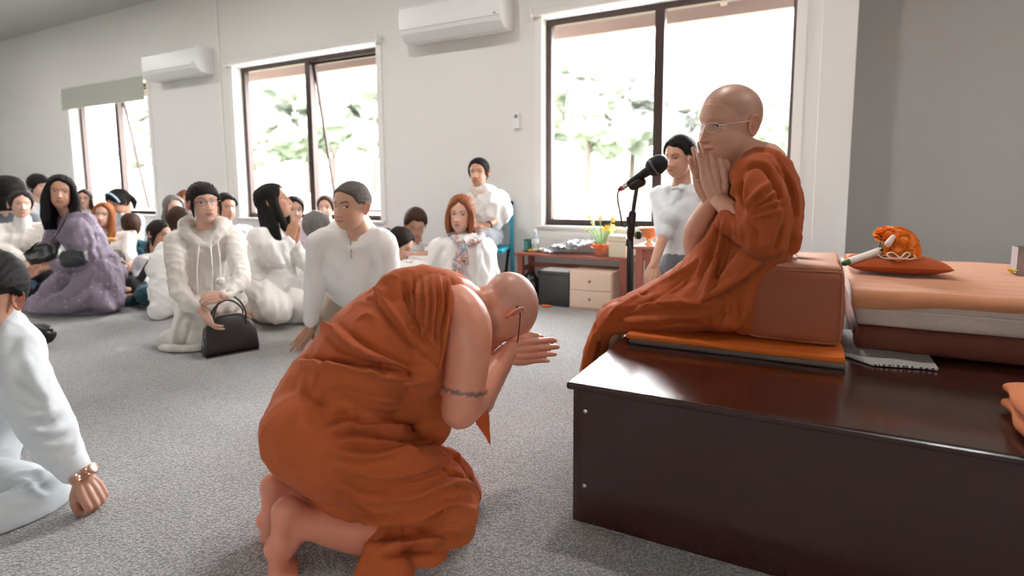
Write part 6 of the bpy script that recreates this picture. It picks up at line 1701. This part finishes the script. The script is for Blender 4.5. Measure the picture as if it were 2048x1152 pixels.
obj('plate', MB().box((p[0] - .036, YW - .008, p[2] - .058), (p[0] + .036, YW, p[2] + .058)), M_trim, t, bevel=.003)
for k in (.03, -.018): obj('rocker', MB().box((p[0] - .012, YW - .013, p[2] + k - .014), (p[0] + .012, YW - .008, p[2] + k + .014)), mat('switch_rocker', (.62, .68, .66), .4), t, bevel=.002)

# ---------------------------------------------------------------- microphone on its stand
def mic():
    Ym = 2.36
    q = lambda x, y: onY(x, y, Ym)
    M_bk = mat('black_metal', (.012, .012, .013), .38, .3, var=.1); M_gr = mat('mic_grille', (.02, .021, .024), .5, .7, bump=.8, bscale=700, bdist=.004)
    foot = q(1262, 560); foot = np.array([foot[0], Ym, 0])
    t = thing('microphone_stand', 'black microphone stand with angled boom and green tipped clutch knob', 'microphone stand', foot)
    top = q(1262, 452)
    obj('pole', MB().tube([foot + (0, 0, .02), q(1261, 470)], .0125, 12, round_caps=False), M_bk, t, smooth=True)
    obj('upper_pole', MB().tube([q(1261, 470), q(1265, 428)], .0165, 12), M_bk, t, smooth=True)
    obj('clutch', MB().box(tuple(q(1255, 446) - (0, .02, 0)), tuple(q(1268, 433) + (0, .02, 0))), M_bk, t, bevel=.004)
    obj('boom', MB().tube([q(1264, 440), q(1268, 410), q(1274, 372)], .0085, 10), M_bk, t, smooth=True)
    k = obj('knob', MB().lathe([(.014, 0), (.017, .004), (.017, .018), (.012, .022)], q(1272, 470), 14, (1, -.2, 0)), M_bk, t, smooth=True)
    obj('knob_rim', MB().lathe([(.0175, .006), (.0175, .010)], q(1272, 470), 14, (1, -.2, 0)), mat('green_rim', (.10, .35, .08), .5), k, smooth=True)
    obj('lever', MB().bar(q(1256, 478), q(1254, 492), .012, .010), M_bk, t)
    obj('clip', MB().tube([q(1266, 372), q(1282, 364)], [.019, .021], 14), M_bk, t, smooth=True)
    for s in range(3):
        a = s * 2.094 + .3; obj('leg', MB().tube([foot + (0, 0, .16), foot + (math.cos(a) * .16, math.sin(a) * .16, .07), foot + (math.cos(a) * .28, math.sin(a) * .28, .012)], .009, 8), M_bk, t, smooth=True)
    b0, b1 = q(1256, 368), q(1302, 338); ax = unit(b1 - b0)
    m_ = thing('microphone', 'black dynamic microphone with round grille pointing at the sitting monk', 'microphone', tuple(b0))
    obj('handle', MB().lathe([(.0125, 0), (.0145, .03), (.021, .10), (.0225, np.linalg.norm(b1 - b0))], b0, 20, ax), M_bk, m_, smooth=True)
    L = np.linalg.norm(b1 - b0)
    obj('grille', MB().lathe([(.026, -.012), (.036, 0), (.0395, .014), (.040, .030), (.037, .048), (.028, .064), (.013, .073), (.001, .075)], b1, 24, ax), M_gr, m_, smooth=True)
    obj('grille_band', MB().lathe([(.038, .012), (.042, .014), (.042, .021), (.038, .023)], b1, 24, ax), mat('grey_band', (.10, .10, .105), .35, .6), m_, smooth=True)
    obj('connector', MB().lathe([(.0115, 0), (.0115, .030)], b0 - ax * .028, 14, ax), M_chrome, m_, smooth=True)
    obj('red_boot', MB().lathe([(.006, 0), (.0115, .018), (.0115, .026)], b0 - ax * .050, 14, ax), mat('red_rubber', (.42, .02, .03), .5), m_, smooth=True)
    ln = [(1241, 378), (1237, 388), (1238, 405), (1243, 430), (1246, 450), (1254, 452), (1260, 444)]
    tag(obj('microphone_cable', MB().tube([q(x, y) - (0, .012, 0) for x, y in ln] + [q(1259, 470) - (0, .018, 0), q(1257, 520) - (0, .016, 0), foot + (-.02, -.03, .04), foot + (-.25, .1, .005), foot + (-.35, .6, .005)], .0034, 8, sm=80), M_bk, smooth=True), 'thin black cable looping from the microphone down the stand', 'cable')
mic()

# ---------------------------------------------------------------- tables under the window
M_red = mat('reddish_table_wood', (.34, .10, .065), .4, var=.15, vscale=6, stretch=(1, 6, 6), bump=.1, bscale=60)
M_ply = mat('pale_plywood', (.74, .56, .44), .55, var=.08, vscale=5, stretch=(4, 1, 1))
def table(x0, x1, y0, y1, z, label, name, legw, shelf=True, apron=.0, mat_=None):
    mat_ = mat_ or M_red
    t = thing(name, label, 'table', ((x0 + x1) / 2, (y0 + y1) / 2, 0))
    obj('tabletop', MB().box((x0, y0, z - .02), (x1, y1, z)), mat_, t, bevel=.004)
    for x in (x0 + .045, x1 - .045):
        for y in (y0 + .03, y1 - .03): obj('leg', MB().box((x - legw / 2, y - legw / 2, 0), (x + legw / 2, y + legw / 2, z - .02)), mat_, t, bevel=.003)
    if apron:
        obj('apron', MB().box((x0 + .03, y0 + .02, z - .02 - apron), (x1 - .03, y0 + .035, z - .02)), mat_, t)
        obj('apron', MB().box((x0 + .03, y0 + .035, z - .02 - apron), (x0 + .045, y1 - .03, z - .02)), mat_, t)
    if shelf:
        for x in (x0 + .045, x1 - .045): obj('stretcher', MB().box((x - .014, y0 + .03, z * .62), (x + .014, y1 - .03, z * .62 + .035)), mat_, t)
        obj('stretcher', MB().box((x0 + .045, y1 - .045, z * .66), (x1 - .045, y1 - .02, z * .66 + .035)), mat_, t)
TZ = .385
a = onZ(1028, 507, TZ); b = onZ(1256, 515, TZ)
TY0 = (a[1] + b[1]) / 2; TX0, TX1 = onY(1028, 507, TY0)[0], onY(1257, 515, TY0)[0]
TY1 = YW - .03
table(TX0, TX1, TY0, TY1, TZ, 'long low reddish wood side table under the window with clutter', 'side_table', .042)
Z2 = .50
a = onZ(1264, 492, Z2); SX0 = a[0]; SY0 = a[1]; SX1 = onY(1400, 492, SY0)[0]
table(SX0, SX1, SY0, SY0 + .30, Z2, 'small reddish wood table carrying a footed bowl', 'small_table', .045, shelf=False, apron=.075)
c = onZ(1298, 481, Z2); c = np.array([c[0], min(c[1], SY0 + .15), Z2]); cx = onY(1298, 470, c[1])[0]; c[0] = cx
M_brz = mat('bronze_bowl', (.70, .36, .16), .32, .75, var=.08)
t = thing('footed_bowl', 'polished bronze offering bowl on a foot', 'bowl', tuple(c))
obj('foot', MB().lathe([(.042, 0), (.040, .006), (.022, .018), (.016, .030), (.022, .040)], c, 24), M_brz, t, smooth=True)
obj('cup', MB().lathe([(.018, .038), (.045, .052), (.062, .080), (.068, .105), (.078, .112), (.076, .115), (.064, .108), (.055, .085), (.035, .060), (.002, .052)], c, 24), M_brz, t, smooth=True)
# things on the long table
def onT(px, py): 
    p = onZ(px, py, TZ); return np.array([p[0], np.clip(p[1], TY0 + .04, TY1 - .04), TZ])
def tX(px, py, Y): return np.array([onY(px, py, Y)[0], Y, TZ])
Yt = TY0 + .12
p = tX(1056, 490, Yt)
t = thing('tin_box', 'slim dark green tin standing at the end of the side table', 'tin', tuple(p))
obj('tin_body', MB().box((p[0] - .022, p[1] - .03, TZ), (p[0] + .022, p[1] + .03, TZ + .10)), mat('green_tin', (.01, .13, .10), .35, .2), t, bevel=.005)
obj('label_band', MB().box((p[0] - .012, p[1] - .0315, TZ + .012), (p[0] + .010, p[1] - .029, TZ + .085)), mat('pale_green_label', (.10, .34, .28), .5), t)
def bottle(c, h, r, label, m_body, cap, name='water_bottle', band=None):
    t = thing(name, label, 'bottle', tuple(c))
    obj('bottle_body', MB().lathe([(r * .8, 0), (r, .006), (r, h * .28), (r * .92, h * .32), (r, h * .36), (r, h * .62), (r * .8, h * .75), (r * .42, h * .88), (r * .38, h * .93)], c, 20), m_body, t, smooth=True)
    obj('cap', MB().lathe([(r * .45, h * .925), (r * .45, h), (r * .40, h * 1.005)], c, 16), cap, t, smooth=True)
    if band: obj('label_band', MB().lathe([(r * 1.02, h * .38), (r * 1.02, h * .60)], c, 20, cap=False), band, t, smooth=True)
def clearmat():
    m, nt, b = _nodes('clear_plastic'); N, L = nt.nodes.new, nt.links.new
    tr = N('ShaderNodeBsdfTransparent'); tr.inputs[0].default_value = (.86, .92, .94, 1); mx = N('ShaderNodeMixShader'); mx.inputs[0].default_value = .32
    b.inputs['Base Color'].default_value = (.75, .82, .85, 1); b.inputs['Roughness'].default_value = .12
    L(tr.outputs[0], mx.inputs[1]); L(b.outputs[0], mx.inputs[2]); L(mx.outputs[0], nt.nodes['Material Output'].inputs[0]); return m
M_clear = clearmat(); M_cap = mat('white_cap', (.8, .8, .8), .4); M_lbl = mat('blue_label', (.10, .40, .60), .4, var=.1)
bottle(tX(1070, 495, Yt + .02), .17, .030, 'clear water bottle on the side table', M_clear, M_cap, band=mat('white_label', (.75, .78, .8), .5))
M_ylw = mat('yellow_bloom', (.85, .55, .06), .6, var=.15)
t = thing('flower_garland', 'loose yellow flower heads lying on the side table', 'flowers', tuple(tX(1070, 502, TY0 + .05)))
for i, (x, y, r) in enumerate([(1060, 500, .020), (1068, 502, .022), (1078, 501, .020), (1086, 497, .018), (1072, 495, .02), (1082, 492, .022), (1088, 488, .018)]):
    c = tX(x, y, TY0 + .06 + .03 * (i % 3)); c[2] = TZ + r * .75; mb = MB()
    for k in range(9):
        an = k * .7; d = np.array([math.cos(an), math.sin(an), .3]); s = np.array([-d[1], d[0], 0]) * r * .4
        mb.loft([[c, c], [c + d * r * .6 - s, c + d * r * .6 + s], [c + d * r, c + d * r]], close_u=False, cap=False)
    mb.ell(c, r * .6, nu=8, nv=6); obj('flower_head', mb, [M_ylw, mat('pale_bloom', (.80, .68, .40), .6)][i % 2], t, fix=False)
# plastic sleeves and papers
M_plw = mat('plastic_wrap', (.62, .68, .74), .22, var=.12, vscale=20, coat=.3); M_paper = mat('paper_white', (.76, .75, .74), .7, var=.04); M_print = mat('grey_print', (.36, .38, .42), .4, var=.3, vscale=25)
rngp = random.Random(3)
for i in range(9):
    x = 1100 + i * 9.5; c = tX(x, 500, TY0 + .10 + .04 * (i % 3)); z = TZ + .004 + .011 * i % .06
    nx, ny = 12, 9; V = []; ang = rngp.uniform(-.5, .5); w_, h_ = .17 + .05 * rngp.random(), .11 + .03 * rngp.random(); cr = .5 + rngp.random()
    zb_ = TZ + .003 + .010 * i
    for j in range(ny + 1):
        for k in range(nx + 1):
            u, v = k / nx - .5, j / ny - .5
            X_, Y_ = u * w_, v * h_; zz = .012 * math.sin(u * 7 * cr + i) * math.cos(v * 5 + i) + .006 * math.sin(u * 23 + v * 17 + i)
            V.append((c[0] + X_ * math.cos(ang) - Y_ * math.sin(ang), np.clip(c[1] + X_ * math.sin(ang) + Y_ * math.cos(ang), TY0 + .005, TY1), zb_ + .018 + zz))
    F = [(j * (nx + 1) + k, j * (nx + 1) + k + 1, (j + 1) * (nx + 1) + k + 1, (j + 1) * (nx + 1) + k) for j in range(ny) for k in range(nx)]
    o = tag(obj('plastic_sleeve', (np.array(V), F), [M_plw, M_paper, M_print][i % 3]), ['crumpled clear plastic sleeve on the side table pile', 'creased white paper sheet on the side table pile', 'grey printed sheet on the side table pile'][i % 3], ['sleeve', 'paper', 'paper'][i % 3], group='papers and sleeves piled on the side table')
    sd = o.modifiers.new('t', 'SOLIDIFY'); sd.thickness = .0015
# daffodils in a pot with orange ribbon
c = tX(1203, 505, TY0 + .09)
t = thing('daffodil_pot', 'pot of yellow daffodils tied with an orange ribbon', 'potted flowers', tuple(c))
M_or = mat('orange_ribbon', (.85, .16, .01), .45, var=.1)
obj('pot', MB().lathe([(.042, 0), (.052, .004), (.060, .085), (.063, .090), (.055, .088), (.05, .02), (.002, .015)], c, 24), mat('terracotta_pot', (.62, .36, .26), .6), t, smooth=True)
obj('ribbon', MB().lathe([(.0600, .058), (.0650, .062), (.0660, .082), (.0625, .086)], c, 24, cap=False), M_or, t, smooth=True)
for s in (-1, 1):
    obj('ribbon_loop', MB().tube([c + (0, -.063, .072), c + (s * .035, -.08, .092), c + (s * .062, -.072, .075), c + (s * .03, -.075, .062), c + (0, -.063, .072)], [(.012, .002)] * 5, 8, sm=16), M_or, t, smooth=True)
    obj('ribbon_tail', MB().tube([c + (s * .005, -.064, .068), c + (s * .02, -.072, .03), c + (s * .026, -.07, .004)], [(.011, .0015)] * 3, 8, sm=8), M_or, t, smooth=True)
g = random.Random(2); M_gs = mat('daffodil_leaf', (.30, .48, .25), .6, var=.2); M_pt = mat('daffodil_petal', (.80, .72, .40), .6, var=.1)
for i in range(11):
    an = g.random() * 6.28; r0 = .03 * g.random(); l = .05 + .07 * g.random(); h = .10 + .10 * g.random()
    b0 = c + (math.cos(an) * r0, math.sin(an) * r0, .08); b1 = b0 + (math.cos(an) * l, math.sin(an) * l * .5, h)
    s_ = obj('stem', MB().tube([b0, (b0 + b1) / 2 + (0, 0, .02), b1], .004, 6, sm=6), M_gs, t, smooth=True)
    d = unit(np.array([math.cos(an), -.6, .3])); a_, b_ = frame_for(d, (0, 0, 1)); mb = MB()
    for k in range(6):
        q = k * 1.047; e = a_ * math.cos(q) + b_ * math.sin(q); sd_ = np.cross(d, e) * .009
        mb.loft([[b1, b1], [b1 + e * .014 - sd_, b1 + e * .014 + sd_], [b1 + e * .028, b1 + e * .028]], close_u=False, cap=False)
    mb.lathe([(.005, 0), (.008, .010), (.011, .016)], b1, 10, d)
    obj('flower', mb, [M_pt, M_ylw][i % 2], t, fix=False)
for i in range(12):
    an = i * .55; b0 = c + (math.cos(an) * .025, math.sin(an) * .025, .08); e = np.array([math.cos(an), math.sin(an) * .5, 0]); s = np.array([-e[1], e[0], 0]) * .006
    hh = .09 + .05 * g.random(); obj('leaf', MB().loft([[b0 - s, b0 + s], [b0 + e * .025 + (0, 0, hh * .6) - s, b0 + e * .025 + (0, 0, hh * .6) + s], [b0 + e * .055 + (0, 0, hh), b0 + e * .055 + (0, 0, hh)]], close_u=False, cap=False), M_gs, t, fix=False)
# cream carton at the right end
p = tX(1240, 506, TY0 + .10); w2 = .062
t = thing('cream_carton', 'cream cardboard carton with lid at the end of the side table', 'box', tuple(p))
M_crm = mat('cream_card', (.66, .60, .46), .7, var=.04)
obj('carton_body', MB().box((p[0] - w2, p[1] - .07, TZ), (min(p[0] + w2, TX1 - .005), p[1] + .07, TZ + .115)), M_crm, t, bevel=.002)
obj('lid', MB().box((p[0] - w2 - .003, p[1] - .074, TZ + .115), (min(p[0] + w2 + .003, TX1), p[1] + .074, TZ + .155)), M_crm, t, bevel=.003)
# drawer box, black box and black bag under the table
fy = onZ(1180, 612)[1] - .16
bx0, bx1 = onY(1138, 575, fy)[0], onY(1224, 575, fy)[0]; bz = onY(1180, 542, fy)[2]
t = thing('drawer_box', 'pale plywood box with two drawers standing under the side table', 'drawers', ((bx0 + bx1) / 2, fy + .15, 0))
obj('carcass', MB().box((bx0, fy + .012, 0), (bx1, fy + .22, bz)), M_ply, t, bevel=.003)
for k in range(2):
    z0_ = .02 + k * (bz - .03) / 2
    d = obj('drawer', MB().box((bx0 + .008, fy, z0_), (bx1 - .008, fy + .014, z0_ + (bz - .03) / 2 - .006)), M_ply, t, bevel=.002)
    obj('knob', MB().lathe([(.004, 0), (.004, .010), (.009, .012), (.009, .018), (.002, .021)], ((bx0 + bx1) / 2, fy, z0_ + (bz - .03) / 4), 14, (0, -1, 0)), mat('wood_knob', (.30, .20, .15), .5), d, smooth=True)
kx0, kx1 = onY(1073, 575, fy)[0], bx0 - .012
t = thing('black_box', 'glossy black storage box with white papers on top under the side table', 'box', ((kx0 + kx1) / 2, fy + .12, 0))
M_blk = mat('black_gloss_box', (.03, .03, .032), .28, var=.1)
obj('box_body', MB().box((kx0, fy + .03, 0), (kx1, fy + .25, bz * .83)), M_blk, t, bevel=.006)
obj('lid', MB().box((kx0 - .004, fy + .026, bz * .83), (kx1, fy + .254, bz * .90)), M_blk, t, bevel=.004)
for i in range(3):
    z = bz * .90 + .001 + i * .007
    o = tag(obj('paper_sheet', MB().box((kx0 + .02 + .012 * i, fy + .04 + .01 * i, z), (kx1 - .01, fy + .21, z + .006)), M_paper), 'white paper booklet lying on the black box', 'paper', group='papers on the black box')
p = onZ(1116, 605); 
tag(obj('orange_wrapper', MB().tube([(p[0] - .03, fy - .03, .012), (p[0] + .03, fy - .035, .012)], [(.016, .010), (.012, .008)], 10, sm=6), M_or, smooth=True), 'crumpled small orange wrapper on the carpet by the black box', 'wrapper')
def sack(cx, cy, a_, b_, h, seed, m_, label, cat='bag', name='black_bag', knot=True):
    V, F = blob((0, 0, 0), 1.0, seed, n=4, amp=.10)
    V = V * np.array([a_, b_, h / 2 * 1.05]); V[:, 2] += h / 2 * .9; V[:, 2] = np.maximum(V[:, 2], .002)
    V[:, :2] *= (1 - .35 * sstep(V[:, 2], h * .4, h))[:, None]
    V = wrinkle(V, F, .012, 12, seed); V[:, 2] = np.maximum(V[:, 2], .002)
    return tag(obj(name, (V + np.array([cx, cy, 0]), F), m_, smooth=True, fix=True), label, cat)
M_bag = mat('black_bag_plastic', (.014, .014, .016), .32, var=.2, bump=.3, bscale=40)
p = onY(1042, 560, fy); sack(p[0], fy + .16, .10, .10, .24, 4, M_bag, 'black plastic sack slumped beside the table leg')

# ---------------------------------------------------------------- bags and bottles on the carpet
def handbag():
    M_l = mat('black_brown_leather', (.030, .021, .020), .36, var=.12, bump=.25, bscale=260, bdist=.002)
    c = onZ(462, 704); c = np.array([c[0], c[1], 0])
    ax = unit(np.array([*(onZ(508, 690) - onZ(416, 706))[:2], 0])); nx = np.array([-ax[1], ax[0], 0])
    if np.dot(nx, FWD) < 0: nx = -nx
    t = thing('handbag', 'structured black leather handbag with two thin handles on the carpet', 'handbag', tuple(c))
    L, Hh, Wd = .135, .21, .062
    rings = []
    for s in np.linspace(-1, 1, 25):
        hh = Hh * (1 - .30 * abs(s) ** 3.2) ; row = []
        for q in np.linspace(0, 2 * math.pi, 28, endpoint=False):
            u, v = math.cos(q), math.sin(q)
            uu = np.sign(u) * abs(u) ** .55; vv = np.sign(v) * abs(v) ** .55
            z = hh / 2 + hh / 2 * vv; w_ = Wd * (1 - .62 * (z / hh) ** 1.6) * uu * (1 - .06 * abs(s) ** 6)
            row.append(c + ax * L * s * (1 - .10 * (z / Hh)) + nx * w_ + np.array([0, 0, z + .001]))
        rings.append(row)
    obj('bag_body', MB().loft(rings), M_l, t, smooth=True)
    for s in (-1, 1):
        off = nx * .026 * s
        hd = [c + ax * (-.075) + off * 1.2 + (0, 0, .150), c + ax * (-.080) + off + (0, 0, .215), c + ax * (-.05) + off + (0, 0, .285 if s < 0 else .262), c + ax * .0 + off + (0, 0, .318 if s < 0 else .285), c + ax * .05 + off + (0, 0, .285 if s < 0 else .262), c + ax * .080 + off + (0, 0, .215), c + ax * .075 + off * 1.2 + (0, 0, .150)]
        obj('handle', MB().tube(hd, .0052, 8, sm=30), M_l, t, smooth=True)
    zp = [c + ax * L * s * (.90 if abs(s) > .98 else .94) + np.array([0, 0, Hh * (1 - .30 * abs(s) ** 3.2) + .002 if abs(s) < .99 else Hh * .5]) for s in np.linspace(-1, 1, 17)]
    obj('zip', MB().tube(zp, .0035, 6, sm=40), mat('zip_brass', (.45, .36, .26), .35, .8), t, smooth=True)
    obj('zip_pull', MB().box(tuple(c - ax * L * .98 - nx * .01 + (-.004, -.004, .06)), tuple(c - ax * L * .98 - nx * .01 + (.004, .004, .10))), M_chrome, t)
    obj('base', MB().hexa([c + ax * L * a * .98 + nx * Wd * b * .96 for a, b in ((-1, -1), (1, -1), (1, 1), (-1, 1))], [c + ax * L * a * .98 + nx * Wd * b * .96 + np.array([0, 0, .008]) for a, b in ((-1, -1), (1, -1), (1, 1), (-1, 1))]), M_l, t, bevel=.003)
handbag()
def soft_bag(px, py, D, a_, b_, h, tilt, seed, m_, label, name='shoulder_bag', strap=None):
    c = P(px, py, D); V, F = blob((0, 0, 0), 1.0, seed, n=4, amp=.06)
    V = np.sign(V) * np.abs(V) ** .6 * np.array([a_, b_, h]) * (1 - .12 * (V[:, [2]] > .2)); V = wrinkle(V, F, .009, 13, seed)
    R_ = np.array([[math.cos(tilt), -math.sin(tilt)], [math.sin(tilt), math.cos(tilt)]])
    W = c + V[:, [0]] * (RGT * math.cos(tilt) + UPV * math.sin(tilt)) + V[:, [1]] * FWD + V[:, [2]] * (UPV * math.cos(tilt) - RGT * math.sin(tilt))
    W[:, 2] = np.maximum(W[:, 2], .003)
    t = thing(name, label, 'bag', (c[0], c[1], W[:, 2].min()))
    obj('bag_body', (W, F), m_, t, smooth=True)
    if strap: obj('strap', MB().tube([P(*s_) for s_ in strap], [(.009, .003)] * len(strap), 8, sm=16), m_, t, smooth=True)
M_lth = mat('black_leather', (.016, .015, .016), .34, var=.15, bump=.2, bscale=150)
soft_bag(82, 506, 3.88, .105, .035, .065, .30, 3, M_lth, 'black leather shoulder bag held on the lap of the woman in lilac', strap=[(52, 508, 3.86), (75, 486, 3.84), (105, 480, 3.84), (130, 440, 3.9)])
soft_bag(146, 516, 3.80, .085, .03, .07, .25, 5, mat('quilted_black', (.02, .02, .021), .5, bump=.3, bscale=60, bdist=.01), 'quilted black bag tucked under the arm of the woman in lilac')
soft_bag(236, 538, 4.62, .075, .04, .085, -.05, 7, mat('brown_leather', (.20, .10, .065), .5, var=.1), 'small tan brown leather handbag beside the copper haired woman', strap=[(222, 520, 4.58), (228, 502, 4.56), (244, 502, 4.56), (250, 520, 4.58)])
soft_bag(76, 668, 3.22, .085, .05, .058, -.10, 9, M_bag, 'crumpled black leather pouch on the carpet behind the man leaning on his fist', name='black_pouch')
soft_bag(4, 850, 1.95, .055, .07, .07, .2, 11, mat('teal_fabric', (.03, .17, .22), .7, var=.1, bump=.2, bscale=200), 'teal cushion on the carpet beside the man leaning on his fist', name='floor_cushion')
p = onZ(64, 592); bottle(np.array([p[0], p[1], 0]), .215, .034, 'clear water bottle with blue label beside the lilac dress', M_clear, M_cap, band=M_lbl)
p = onZ(82, 575); bottle(np.array([p[0], p[1], 0]), .225, .034, 'second clear water bottle standing by the blue tote', M_clear, M_cap, band=M_lbl)
soft_bag(48, 580, 4.55, .10, .05, .10, 0, 13, mat('navy_tote', (.03, .07, .13), .7), 'navy blue tote on the carpet behind the water bottles', name='tote_bag')
# sheets being written on
for (x, y, d, lb) in ((842, 520, 4.05, 'white sheet of paper under the hands of the person in glasses'), (826, 531, 3.78, 'white sheet of paper the ponytailed girl writes on')):
    c = P(x, y, d); a_ = unit(np.array([RGT[0], RGT[1], 0])); b_ = np.array([-a_[1], a_[0], 0])
    q4 = [c + a_ * u * .10 + b_ * v * .07 + np.array([0, 0, v * .02]) for u, v in ((-1, -1), (1, -1), (1, 1), (-1, 1))]
    tag(obj('paper_sheet', MB().hexa(q4, [p_ + (0, 0, .004) for p_ in q4]), M_paper), lb, 'paper')
